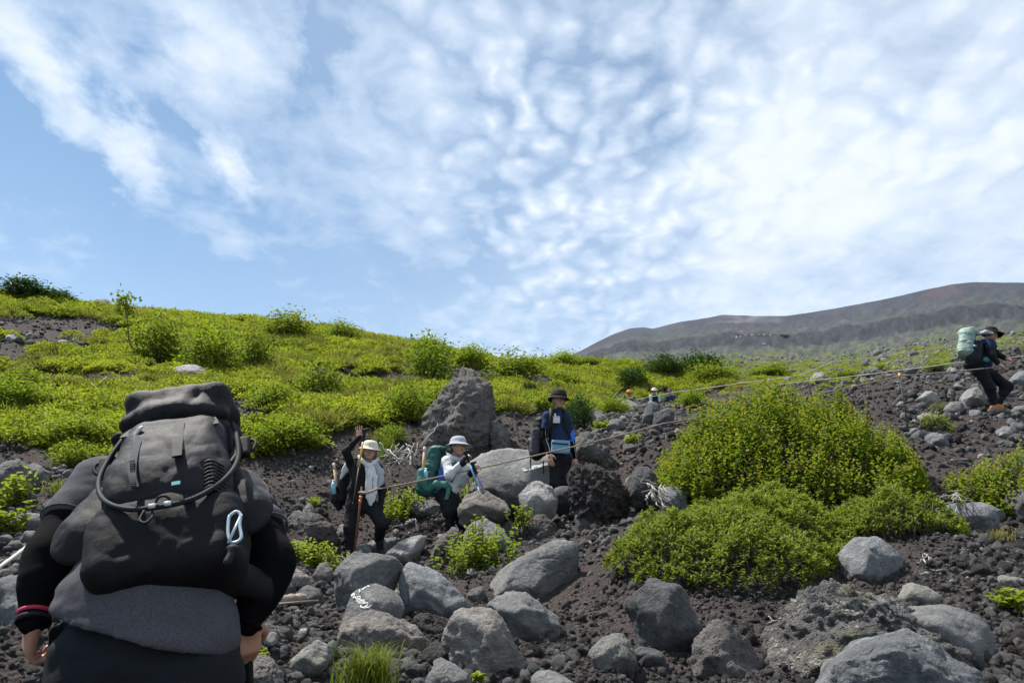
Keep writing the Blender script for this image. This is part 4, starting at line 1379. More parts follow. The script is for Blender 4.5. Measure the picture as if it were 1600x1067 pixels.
bush('olive bush in front of the dark thicket', 1112, 600, 84, 36, 'bush', 1, group=BG)
bush('dark rounded shrub above the far hikers', 990, 606, 62, 36, 'dark', 1, group=BG)
bush('dense dark conifer shrub behind the man in blue', 905, 668, 56, 56, 'dark', 2, group=BG)
bush('small dark conifer left of the blue shirt man hat', 828, 622, 34, 32, 'dark', 0, group=BG)
bush('bright low bush below the far hikers', 960, 648, 60, 30, 'bright', 0, group=BG)
bush('bright bush right of the far hikers', 1082, 634, 48, 26, 'bright', 1, group=BG)
bush('yellow-green cushion at the lower edge of the turf', 450, 700, 100, 50, 'bright', 2, group=BG)
bush('low bush at the turf edge beside the near pack', 405, 708, 80, 40, 'bright', 1, group=BG)
bush('bright low bush at the left edge of the picture', 20, 640, 110, 56, 'bright', 0, group=BG)
bush('bright bush on the left slope under the bare branch', 120, 690, 110, 46, 'bright', 2, group=BG)
bush('olive bush on the left bank by the near shoulder', 120, 730, 80, 44, 'bush', 0, group=BG)
bush('round bush high on the left slope', 35, 612, 84, 40, 'bush', 2, group=BG)
bush('bright green bush behind the waving woman hand', 610, 690, 50, 30, 'bright', 0, group=BG)
bush('small green plant on the brown bank by the tall rock', 604, 716, 30, 40, 'bright', 1, group=BG)
bush('bright green bush on the rubble crest at the right', 1372, 580, 34, 14, 'bright', 1, group=BG)
bush('rusty green low bush on the crest behind the big bush', 1322, 592, 46, 14, 'bush', 1, group=BG)
bush('low green bush on the crest left of the uphill hiker', 1462, 578, 44, 16, 'bright', 2, group=BG)
bush('low olive bush at the crest right of the dark thicket', 1200, 590, 80, 18, 'bright', 0, group=BG)

# thin sapling with one tuft of leaves
q = hit(262, 566)
tp = P(192, 466, q[1] - 0.3)
root = empty('sapling', q, 'thin bare sapling with one leafy tuft against the sky', 'sapling')
v, f = join([tube(spline([q - [0, 0, .1], P(236, 556, q[1]), P(205, 540, q[1] - .1), P(199, 500, q[1] - .2), tp], 6), np.linspace(0.035, 0.010, 25), 6),
             tube(spline([P(203, 535, q[1]), P(196, 520, q[1]), P(190, 508, q[1] - .2)], 4), np.linspace(0.012, 0.005, 9), 5)])
part('trunk', v, f, M_TWIG, root)
n = 150
rk = np.random.RandomState(3)
b = np.concatenate([P(193, 470, q[1] - .3) + rk.normal(0, 1, (90, 3)) * [0.16, 0.14, 0.14], P(198, 486, q[1] - .2) + rk.normal(0, 1, (60, 3)) * [0.14, 0.12, 0.08]])
V, Fq = leaf_set(b, unit(rk.normal(0, 1, (n, 3)) + [0, 0, 0.5]), unit(rk.normal(0, 0.5, (n, 3)) + [0, 0, 1]), 0.12, 0.08)
obj('crown', leaf_mesh('crown', [(V - np.array(root.location), Fq, rk.uniform(0.2, 0.8, n))], ML['bush']), root)


# ------------------------------------------------------------------ the two big bushes in front
def shoot_bush(label, name, foot, height, n_shoot, mat, style, seed, zoff=0.0, front=0.5):
    """foot: world polygon (x, y) of the ground it covers"""
    rk = np.random.RandomState(seed)
    foot = np.array(foot)
    c = foot.mean(0)
    base = np.array([c[0], c[1], h1(*c)])
    root = empty(name, base, label, 'bush')
    pts = []
    while len(pts) < n_shoot:
        p = rk.uniform(foot.min(0), foot.max(0))
        if inpoly(np.array([p[0]]), np.array([p[1]]), foot.tolist())[0]:
            pts.append(p)
    pts = np.array(pts)
    # distance to the edge of the footprint shapes the dome
    de = np.full(len(pts), 9.0)
    for i in range(len(foot)):
        a, b = foot[i], foot[(i + 1) % len(foot)]
        t = np.clip(((pts - a) @ (b - a)) / ((b - a) @ (b - a)), 0, 1)
        de = np.minimum(de, np.linalg.norm(pts - (a + t[:, None] * (b - a)), axis=1))
    dome = np.sqrt(np.clip(de / (0.42 * np.sqrt(np.ptp(foot[:, 0]) * np.ptp(foot[:, 1]))), 0, 1))
    lump = 0.78 + 0.30 * noise2(pts[:, 0], pts[:, 1], 1.9, 2, off=seed) + 0.22 * noise2(pts[:, 0], pts[:, 1], 4.5, 2, off=seed + 3)
    top = height * (0.16 + 0.84 * dome) * lump * rk.uniform(0.80, 1.12, len(pts))
    gz = H(pts[:, 0], pts[:, 1])
    sets, stems = [], []
    cen = c
    lean = (pts - cen) / (np.ptp(foot, axis=0).max()) * 0.5
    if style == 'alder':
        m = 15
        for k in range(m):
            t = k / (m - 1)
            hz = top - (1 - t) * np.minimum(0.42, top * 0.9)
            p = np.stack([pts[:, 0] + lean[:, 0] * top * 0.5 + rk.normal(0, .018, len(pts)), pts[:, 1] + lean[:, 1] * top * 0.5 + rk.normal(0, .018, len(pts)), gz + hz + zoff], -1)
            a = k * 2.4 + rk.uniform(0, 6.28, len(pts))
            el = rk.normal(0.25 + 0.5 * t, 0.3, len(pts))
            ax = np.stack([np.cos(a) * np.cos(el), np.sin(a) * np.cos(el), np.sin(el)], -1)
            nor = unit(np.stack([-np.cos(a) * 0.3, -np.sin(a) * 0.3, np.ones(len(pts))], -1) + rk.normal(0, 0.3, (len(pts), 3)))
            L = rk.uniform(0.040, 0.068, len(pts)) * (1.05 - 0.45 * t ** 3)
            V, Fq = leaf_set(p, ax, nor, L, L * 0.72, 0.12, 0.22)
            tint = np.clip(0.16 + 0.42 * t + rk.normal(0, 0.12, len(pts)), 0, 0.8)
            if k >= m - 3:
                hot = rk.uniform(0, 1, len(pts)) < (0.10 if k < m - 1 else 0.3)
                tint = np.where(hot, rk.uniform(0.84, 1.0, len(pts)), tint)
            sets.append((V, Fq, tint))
    else:
        m = 11
        for k in range(m):
            p = np.stack([pts[:, 0] + lean[:, 0] * top * 0.7, pts[:, 1] + lean[:, 1] * top * 0.7, gz + top - 0.004 * k * rk.uniform(0.3, 2.0, len(pts)) + zoff], -1)
            p = p + rk.normal(0, 0.008, p.shape)
            a = k * 2.4 + rk.uniform(0, 6.28, len(pts))
            el = rk.normal(0.75 - 0.07 * k, 0.28, len(pts))
            out = np.stack([lean[:, 0], lean[:, 1] - 0.18, np.zeros(len(pts))], -1) * 1.1
            ax = unit(np.stack([np.cos(a) * np.cos(el), np.sin(a) * np.cos(el), np.sin(el)], -1) + out)
            nor = unit(np.stack([-np.cos(a) * 0.4, -np.sin(a) * 0.4, np.ones(len(pts))], -1) + rk.normal(0, 0.25, (len(pts), 3)))
            L = rk.uniform(0.028, 0.046, len(pts))
            V, Fq = leaf_set(p, ax, nor, L, L * 0.40, 0.12, 0.15, True)
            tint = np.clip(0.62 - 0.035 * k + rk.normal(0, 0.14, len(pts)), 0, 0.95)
            tint = np.where(rk.uniform(0, 1, len(pts)) < 0.004, 1.0, tint)
            sets.append((V, Fq, tint))
    me = leaf_mesh('crown', [(V - base, Fq, t) for V, Fq, t in sets], mat)
    obj('crown', me, root)
    tb = []
    for j in rk.choice(len(pts), min(150, len(pts)), False):
        tipp = np.array([pts[j, 0] + lean[j, 0] * top[j] * .5, pts[j, 1] + lean[j, 1] * top[j] * .5, gz[j] + top[j] * 0.96])
        b0 = np.array([cen[0] + (pts[j, 0] - cen[0]) * 0.7, cen[1] + (pts[j, 1] - cen[1]) * 0.75, 0])
        b0[2] = h1(b0[0], b0[1]) - 0.03
        mid = (b0 + tipp) / 2 + rk.normal(0, 0.05, 3)
        tb.append(tube(spline([b0, mid, tipp], 3), np.linspace(0.011, 0.004, 7), 5))
    v, f = join(tb)
    part('stem', v, f, M_TWIG, root)
    return root


def foot_px(poly, dmax=30):
    return [hit(x, y)[:2] for x, y in poly]


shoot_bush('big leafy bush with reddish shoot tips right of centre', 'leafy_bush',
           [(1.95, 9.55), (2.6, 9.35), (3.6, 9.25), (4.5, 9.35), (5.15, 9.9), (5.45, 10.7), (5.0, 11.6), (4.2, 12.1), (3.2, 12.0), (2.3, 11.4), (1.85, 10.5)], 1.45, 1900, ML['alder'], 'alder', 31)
shoot_bush('low dense green bush spreading in front of the leafy one', 'low_bush',
           [hit(x_, y_)[:2] for x_, y_ in ((946, 902), (1000, 920), (1080, 926), (1170, 938), (1262, 942), (1300, 905), (1318, 876))] + [np.array(c_) for c_ in ((3.55, 8.3), (3.4, 8.9), (2.7, 9.2), (2.0, 9.0), (1.4, 8.5))], 0.66, 4200, ML['azalea'], 'azalea', 32)
shoot_bush('small rounded green bush above the angular grey boulder', 'low_bush',
           [(3.45, 8.1), (3.9, 7.9), (4.4, 7.95), (4.65, 8.35), (4.5, 8.85), (4.0, 9.0), (3.5, 8.8)], 0.52, 950, ML['azalea'], 'azalea', 33)
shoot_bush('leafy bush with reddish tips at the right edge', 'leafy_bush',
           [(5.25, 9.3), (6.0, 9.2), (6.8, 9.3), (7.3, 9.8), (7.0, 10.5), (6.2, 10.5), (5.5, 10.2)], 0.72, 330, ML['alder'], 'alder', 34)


# ------------------------------------------------------------------ small plants
def herb(label, px, py, wpx, hpx, n_shoot, mat, seed, d=None, leafL=0.04, name='leafy_plant', cat='plant', narrow=0.5):
    rk = np.random.RandomState(seed)
    q = hit(px, py) if d is None else P(px, py, d)
    w = wpx * q[1] / F
    hh = hpx * q[1] / F
    root = empty(name, q, label, cat)
    sets, tb = [], []
    bx_ = q[0] + rk.normal(0, 0.27, n_shoot) * w
    by_ = q[1] + rk.normal(0.1, 0.22, n_shoot) * w
    bz_ = np.maximum(H(bx_, by_), q[2] - 0.15) if d is None else np.full(n_shoot, q[2])
    ht = hh * rk.uniform(0.45, 1.0, n_shoot)
    lx = rk.normal(0, 0.25, n_shoot)
    ly = rk.normal(-0.1, 0.25, n_shoot)
    m = 12
    for k in range(m):
        t = (k + 1) / m
        p = np.stack([bx_ + lx * ht * t, by_ + ly * ht * t, bz_ + ht * t], -1)
        a = k * 2.4 + rk.uniform(0, 6.28, n_shoot)
        el = rk.normal(0.35, 0.3, n_shoot)
        ax = np.stack([np.cos(a) * np.cos(el), np.sin(a) * np.cos(el), np.sin(el)], -1)
        nor = unit(np.stack([-np.cos(a) * .3, -np.sin(a) * .3, np.ones(n_shoot)], -1) + rk.normal(0, .3, (n_shoot, 3)))
        L = leafL * rk.uniform(0.7, 1.25, n_shoot)
        V, Fq = leaf_set(p, ax, nor, L, L * narrow)
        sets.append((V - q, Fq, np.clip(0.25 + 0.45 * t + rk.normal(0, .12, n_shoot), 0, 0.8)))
    obj('crown', leaf_mesh('crown', sets, mat), root)
    for j in range(min(n_shoot, 40)):
        tb.append(tube([[bx_[j], by_[j], bz_[j] - 0.03], [bx_[j] + lx[j] * ht[j], by_[j] + ly[j] * ht[j], bz_[j] + ht[j]]], [0.005, 0.002], 4))
    v, f = join(tb)
    part('stem', v, f, M_TWIG, root)
    return root


herb('bright leafy plants growing between the boulders at centre', 745, 896, 110, 60, 90, ML['bright'], 1, leafL=0.06)
herb('single upright leafy shoot in front of the blue-grey rock', 748, 850, 14, 46, 6, ML['bright'], 2, d=8.9, leafL=0.06)
herb('light green plant beside the dark-faced rock', 490, 884, 70, 34, 80, ML['bright'], 3, leafL=0.05)
herb('light green herb growing behind the waving woman', 625, 812, 60, 38, 80, ML['bright'], 4, leafL=0.05)
herb('light green herb behind the man in white', 745, 790, 50, 60, 50, ML['bright'], 5, d=11.2, leafL=0.06)
herb('pale flowering herb between two round boulders', 812, 822, 24, 34, 16, ML['bright'], 6, d=9.9, leafL=0.05)
herb('yellow-green leafy plant at the left edge above the rope', 14, 790, 46, 46, 22, ML['bright'], 7, leafL=0.08)
herb('second yellow-green plant at the left edge lower down', 2, 830, 34, 40, 14, ML['bright'], 8, leafL=0.08)
herb('small bright green plant at the right edge', 1590, 958, 34, 24, 9, ML['bright'], 9, leafL=0.075)
herb('tiny green plant at the bottom edge by the boulders', 748, 1066, 12, 14, 4, ML['bright'], 10, d=4.35, leafL=0.03)
herb('small plant on the trail beside the near hiker hand', 408, 1030, 16, 14, 6, ML['bright'], 11, leafL=0.03)
herb('mossy green cushion among rocks right of the blue shirt', 944, 672, 26, 14, 30, ML['bright'], 12, leafL=0.06)
herb('small green plant in the rubble under the rope', 986, 694, 26, 14, 22, ML['bright'], 13, leafL=0.06)
herb('green plant under the pale stone right of bush', 1466, 668, 40, 22, 34, ML['bush'], 14, leafL=0.05)
herb('small leafy plant on the trail above the dark-faced rock', 492, 792, 18, 16, 14, ML['bright'], 15, leafL=0.05)


def grass(label, px, py, wpx, hpx, n, seed, d=None, mat='grass', dry=0.0, name='grass_tuft'):
    rk = np.random.RandomState(seed)
    q = hit(px, py) if d is None else P(px, py, d)
    w, hh = wpx * q[1] / F, hpx * q[1] / F
    V, Fq, T = [], [], []
    for j in range(n):
        b = q + np.array([rk.normal(0, .2) * w, rk.normal(0, .14) * w, -0.02])
        a = rk.uniform(0, 6.28)
        L = hh * rk.uniform(0.35, 1.3)
        out = np.array([math.cos(a), math.sin(a), 0]) * L * rk.uniform(0.15, 0.95)
        side = np.array([-math.sin(a), math.cos(a), 0]) * 0.0035
        pr = None
        for t in (0, 0.35, 0.7, 1.0):
            c = b + out * t ** 1.7 + np.array([0, 0, L * (t - 0.36 * t ** 3.0)])
            wv_ = side * (1 - 0.85 * t)
            V += [c - wv_, c + wv_]
            i = len(V)
            if pr is not None:
                Fq.append((pr, pr + 1, i - 1, i - 2))
            pr = i - 2
        T += [min(max(rk.normal(0.45, 0.25) + dry, 0), 1)] * 8
    root = empty(name, q, label, 'grass')
    me = mesh_from('blade', np.array(V) - q, np.array(Fq), ML[mat])
    at = me.attributes.new('tint', 'FLOAT', 'POINT')
    at.data.foreach_set('value', np.array(T, np.float32))
    o = obj('blade', me, root)
    o['kind'] = 'stuff'
    return root


grass('long green and yellow grass tuft at the bottom edge', 575, 1062, 95, 74, 420, 1, d=4.55)
grass('small grass tuft beside the blocky pale rock', 648, 880, 24, 22, 60, 2)
grass('dry grass tuft under the wide boulder at the right', 1565, 842, 46, 26, 150, 3, dry=0.45)
grass('grass growing between boulders at the right edge', 1560, 778, 50, 26, 160, 4, dry=0.1)
grass('grass tuft on the left bank behind the near arm', 90, 770, 70, 34, 160, 5, dry=0.1)
grass('dry grass hanging over the brown bank by the tall rock', 600, 690, 70, 26, 200, 6, dry=0.4)
grass('grass below the rope in the rubble at the right', 1468, 640, 40, 20, 120, 7)


# ------------------------------------------------------------------ dead wood
def branch(label, curves, name='dead_branch', mat=None, cat='branch'):
    """curves: list of (points, r0, r1)"""
    parts_ = []
    for pts, r0, r1 in curves:
        c = spline(pts, 5)
        c = c + np.random.RandomState(int(abs(c[0, 0]) * 100) % 999).normal(0, r0 * 0.5, c.shape)
        parts_.append(tube(c, np.linspace(r0, r1, len(c)), 6))
    v, f = join(parts_)
    base = np.array([v[:, 0].mean(), v[:, 1].mean(), v[:, 2].min()])
    o = obj(name, mesh_from(name, v - base, f, mat or M_DEAD), None, base)
    tag(o, label, cat)
    return o


rk = random.Random(4)


def tangle(label, px0, py0, px1, py1, d, n, seed, r=0.012):
    rk = random.Random(seed)
    cs = []
    hub = (px0 + (px1 - px0) * 0.5, py0 + (py1 - py0) * 0.35)
    for j in range(n):
        ex, ey = rk.uniform(px0, px1), rk.uniform(py0, py1)
        sx_, sy_ = hub[0] + rk.uniform(-.3, .3) * (px1 - px0), hub[1] + rk.uniform(-.3, .3) * (py1 - py0)
        pts = [P(sx_, sy_, d + rk.uniform(-.15, .15)), P((sx_ + ex) / 2 + rk.uniform(-10, 10), (sy_ + ey) / 2 + rk.uniform(-8, 8), d - rk.uniform(0, .3)), P(ex, ey, d + rk.uniform(-.2, .2))]
        rr_ = r * rk.uniform(0.5, 1.2)
        cs.append((pts, rr_, rr_ * 0.35))
    return branch(label, cs, 'root_tangle', None, 'roots')


tangle('tangle of bleached roots on the bank below the tall rock', 592, 690, 656, 752, 11.6, 26, 1, 0.014)
tangle('bleached bare twigs hanging under the big leafy bush', 1000, 752, 1062, 800, 9.2, 18, 2, 0.012)
tangle('bare grey twigs under the right-hand leafy bush', 1448, 765, 1520, 800, 8.9, 14, 3, 0.008)
tangle('dry roots on the bare ground by the angular boulder', 1430, 860, 1475, 900, 7.4, 8, 4, 0.007)
q = 12.2
branch('long bleached branch lying on the left slope', [([P(116, 628, 14.6), P(134, 650, 13.9), P(160, 660, 13.6), P(182, 664, 13.5)], 0.022, 0.012), ([P(150, 655, 13.7), P(165, 650, 13.7), P(178, 656, 13.6)], 0.012, 0.006)])
branch('short forked bleached branch on the left slope', [([P(144, 600, 16.2), P(150, 606, 16.0), P(158, 612, 15.9)], 0.02, 0.01), ([P(150, 606, 16.0), P(166, 588, 16.3)], 0.012, 0.006)])
branch('bare branch standing up by the tall lava rock', [([P(655, 700, 12.2), P(672, 680, 12.2), P(684, 662, 12.3)], 0.014, 0.006), ([P(668, 684, 12.2), P(676, 690, 12.1)], 0.008, 0.004)])
branch('white knotted root on the stones left of man in white', [([P(634, 818, 9.6), P(642, 812, 9.6), P(650, 815, 9.6), P(653, 828, 9.6)], 0.016, 0.008)])
branch('thin pale stick on the ground under the angular boulder', [([P(1452, 888, 7.2), P(1462, 891, 7.15), P(1484, 890, 7.2)], 0.007, 0.004)])
branch('thin bleached stick on the bare ground at the right', [([P(1518, 866, 7.6), P(1535, 865, 7.6), P(1552, 868, 7.6)], 0.007, 0.004)])
branch('two crossed twigs on the ground below the green bush', [([P(1200, 962, 6.0), P(1212, 972, 5.95)], 0.006, 0.004), ([P(1202, 972, 5.95), P(1214, 968, 5.95)], 0.005, 0.003)])
a, b = hit(408, 948), hit(486, 946)
mid = (a + b) / 2
M_LOG = mat_wood('weathered_log', (0.16, 0.125, 0.095), (0.36, 0.30, 0.24), 14)
v, f = tube(spline([a + [0, 0, .02], mid + [0, 0.02, .05], b + [0, 0, .05]], 8), np.linspace(0.034, 0.052, 17) * (1 + 0.1 * np.sin(np.arange(17) * 2.3)), 10)
lg = empty('log', mid, 'short weathered log lying on the trail', 'log')
part('wood', v, f, M_LOG, lg)
v, f = tube([a + [0.1, -0.03, .02], a + [0.45, -0.06, .05]], [0.012, 0.006], 6)
part('splinter', v, f, M_LOG, lg)

# ------------------------------------------------------------------ implicit surfaces for bodies, clothes and packs
def smin(a, b, k):
    if k <= 0:
        return np.minimum(a, b)
    h = np.clip(0.5 + 0.5 * (b - a) / k, 0, 1)
    return b * (1 - h) + a * h - k * h * (1 - h)


def frame(zaxis, xhint=(1, 0, 0)):
    """rotation matrix whose columns are local x, y, z axes"""
    z = np.asarray(zaxis, float)
    z = z / np.linalg.norm(z)
    x = np.asarray(xhint, float)
    x = x - z * np.dot(x, z)
    x /= np.linalg.norm(x)
    return np.stack([x, np.cross(z, x), z], 1)


I3 = np.eye(3)


class Sdf:
    """list of primitives joined smoothly; built in world coordinates"""
    def __init__(s, k=0.02):
        s.p = []
        s.k = k

    def _add(s, fn, lo, hi, k, op):
        s.p.append((fn, np.asarray(lo, float), np.asarray(hi, float), s.k if k is None else k, op))
        return s

    def cone(s, a, b, ra, rb, k=None, op='u', flat=None):
        """tapered limb; flat = (axis, factor) squashes the section along an axis"""
        a = np.asarray(a, float)
        b = np.asarray(b, float)
        ba = b - a
        l2 = max(float(ba @ ba), 1e-9)
        if flat is not None:
            fa = np.asarray(flat[0], float)
            fa = fa / np.linalg.norm(fa)
            ff = flat[1]

        def fn(X):
            p = X - a
            h = np.clip((p @ ba) / l2, 0, 1)
            q = p - h[..., None] * ba
            if flat is not None:
                q = q + (q @ fa)[..., None] * fa * (1.0 / ff - 1)
            return np.linalg.norm(q, axis=-1) - (ra + (rb - ra) * h)
        m = max(ra, rb)
        return s._add(fn, np.minimum(a, b) - m, np.maximum(a, b) + m, k, op)

    def chain(s, pts, rad, k=None, op='u', flat=None):
        for i in range(len(pts) - 1):
            s.cone(pts[i], pts[i + 1], rad[i], rad[i + 1], k, op, flat)
        return s

    def ell(s, c, r, M=I3, k=None, op='u'):
        c = np.asarray(c, float)
        r = np.asarray(r, float)

        def fn(X):
            q = (X - c) @ M
            k0 = np.linalg.norm(q / r, axis=-1)
            k1 = np.linalg.norm(q / (r * r), axis=-1) + 1e-9
            return k0 * (k0 - 1) / k1
        m = float(r.max())
        return s._add(fn, c - m, c + m, k, op)

    def box(s, c, h, M=I3, rnd=0.02, k=None, op='u', taper=None):
        """rounded box; taper = (x factor at top, y factor at top) relative to the foot"""
        c = np.asarray(c, float)
        h = np.asarray(h, float)

        def fn(X):
            q = (X - c) @ M
            hx, hy = h[0], h[1]
            if taper is not None:
                t = np.clip(q[..., 2] / (2 * h[2]) + 0.5, 0, 1)
                hx = h[0] * (1 + (taper[0] - 1) * t)
                hy = h[1] * (1 + (taper[1] - 1) * t)
            d0 = np.abs(q[..., 0]) - hx + rnd
            d1 = np.abs(q[..., 1]) - hy + rnd
            d2 = np.abs(q[..., 2]) - h[2] + rnd
            out = np.sqrt(np.maximum(d0, 0) ** 2 + np.maximum(d1, 0) ** 2 + np.maximum(d2, 0) ** 2)
            return out + np.minimum(np.maximum(np.maximum(d0, d1), d2), 0) - rnd
        m = float(np.linalg.norm(h)) * 1.05
        return s._add(fn, c - m, c + m, k, op)

    def mesh(s, vox, wrinkle=None):
        lo = np.min([p[1] for p in s.p if p[4] == 'u'], 0) - 2.5 * vox
        hi = np.max([p[2] for p in s.p if p[4] == 'u'], 0) + 2.5 * vox
        n = np.ceil((hi - lo) / vox).astype(int) + 1
        D = np.full(n, 0.3, np.float32)
        ax = [lo[i] + np.arange(n[i]) * vox for i in range(3)]
        for fn, a, b, k, op in s.p:
            mg = k + 3 * vox + 0.01
            i0 = np.clip(np.floor((a - mg - lo) / vox).astype(int), 0, n)
            i1 = np.clip(np.ceil((b + mg - lo) / vox).astype(int) + 1, 0, n)
            if (i1 <= i0).any():
                continue
            sl = tuple(slice(i0[i], i1[i]) for i in range(3))
            X = np.stack(np.meshgrid(*[ax[i][sl[i]] for i in range(3)], indexing='ij'), -1)
            d = fn(X)
            if op == 'u':
                D[sl] = smin(D[sl], d, k)
            elif op == 's':
                D[sl] = -smin(-D[sl], d, k)
            else:
                D[sl] = -smin(-D[sl], -d, k)
        if wrinkle is not None:
            amp, sc_, stretch, seed = wrinkle
            near = np.abs(D) < 3 * vox + amp * 2
            ii = np.argwhere(near)
            pts = lo + ii * vox
            D[near] += (amp * fbm(pts * np.asarray(stretch) * sc_ + seed, 3, 0.5, True)).astype(np.float32)
        return surface_nets(D, lo, vox)


def surface_nets(D, lo, vox):
    S = D < 0
    n = np.array(D.shape)
    c = [slice(0, -1), slice(1, None)]
    cnt = np.zeros(n - 1, np.int8)
    for i in (0, 1):
        for j in (0, 1):
            for k in (0, 1):
                cnt += S[c[i], c[j], c[k]]
    act = (cnt > 0) & (cnt < 8)
    idx = np.full(n - 1, -1, np.int64)
    cells = np.argwhere(act)
    idx[act] = np.arange(len(cells))
    acc = np.zeros((len(cells), 3))
    num = np.zeros(len(cells))
    for ax_ in range(3):
        for a in (0, 1):
            for b in (0, 1):
                o0 = [0, 0, 0]
                oth = [x for x in range(3) if x != ax_]
                o0[oth[0]] = a
                o0[oth[1]] = b
                o1 = list(o0)
                o1[ax_] = 1
                p0 = cells + o0
                p1 = cells + o1
                d0 = D[tuple(p0.T)]
                d1 = D[tuple(p1.T)]
                m = (d0 < 0) != (d1 < 0)
                t = np.where(m, d0 / np.where(m, d0 - d1, 1), 0)
                pt = np.array(o0, float) + np.zeros((len(cells), 3))
                pt[:, ax_] += t
                acc[m] += pt[m]
                num[m] += 1
    V = lo + (cells + acc / np.maximum(num, 1)[:, None]) * vox
    faces = []
    for ax_ in range(3):
        o = [x for x in range(3) if x != ax_]
        sa = [slice(None)] * 3
        sb = [slice(None)] * 3
        sa[ax_] = slice(0, -1)
        sb[ax_] = slice(1, None)
        A, Bq = S[tuple(sa)], S[tuple(sb)]
        e = np.argwhere(A != Bq)
        e = e[(e[:, o[0]] > 0) & (e[:, o[1]] > 0) & (e[:, o[0]] < n[o[0]] - 1) & (e[:, o[1]] < n[o[1]] - 1)]
        ins = A[tuple(e.T)]
        q = []
        for (a, b) in ((-1, -1), (0, -1), (0, 0), (-1, 0)):
            t = e.copy()
            t[:, o[0]] += a
            t[:, o[1]] += b
            q.append(idx[tuple(t.T)])
        q = np.stack(q, 1)
        flip = ins if ax_ != 1 else ~ins
        q[~flip] = q[~flip][:, ::-1]
        faces.append(q)
    Fq = np.concatenate(faces)
    Fq = Fq[(Fq >= 0).all(1)]
    return V, Fq


def sdf_part(name, s, vox, mat, root, wrinkle=None, under=None):
    V, Fq = s.mesh(vox, wrinkle)
    return part(name, V, Fq, mat, root, True, under)


def mat_plain(name, col, rough=0.7, spec=0.3, weave=0.0, wscale=400.0, mottle=0.0, sheen=0.0, var=0.12, bumpd=0.004):
    m, n = new_mat(name)
    co = n.coord('Object')
    f = n.noise(co, 9.0, 4, 0.6)
    c = n.mix(f, tuple(x * (1 - var) for x in col), tuple(min(1, x * (1 + var)) for x in col))
    if mottle:
        g = n.noise(n.mapping(co, scale=(1, 1, 0.45)), 420.0, 3, 0.7)
        c = n.mix(n.maprange(g, 0.38, 0.62), tuple(x * (1 - mottle) for x in col), tuple(min(1, x * (1 + mottle)) for x in col))
    nb = None
    if weave:
        g2 = n.noise(co, wscale, 2, 0.6)
        g3 = n.noise(co, 22.0, 4, 0.6)
        nb = n.bump(n.math('ADD', n.math('MULTIPLY', g2, 0.25), n.math('MULTIPLY', g3, 1.0)), weave, bumpd)
    kw = {}
    if sheen:
        kw['Sheen_Weight'] = sheen
    n.out(n.pbsdf(c, rough, nb, spec, **kw))
    return m


def mat_skin(name, col):
    m, n = new_mat(name)
    co = n.coord('Object')
    f = n.noise(co, 14.0, 4, 0.6)
    c = n.mix(f, tuple(x * 0.86 for x in col), (min(1, col[0] * 1.10), col[1] * 1.02, col[2] * 0.98))
    n.out(n.pbsdf(c, 0.48, n.bump(n.noise(co, 180, 3), 0.15, 0.002), 0.4, Subsurface_Weight=0.12, Subsurface_Scale=0.01))
    return m


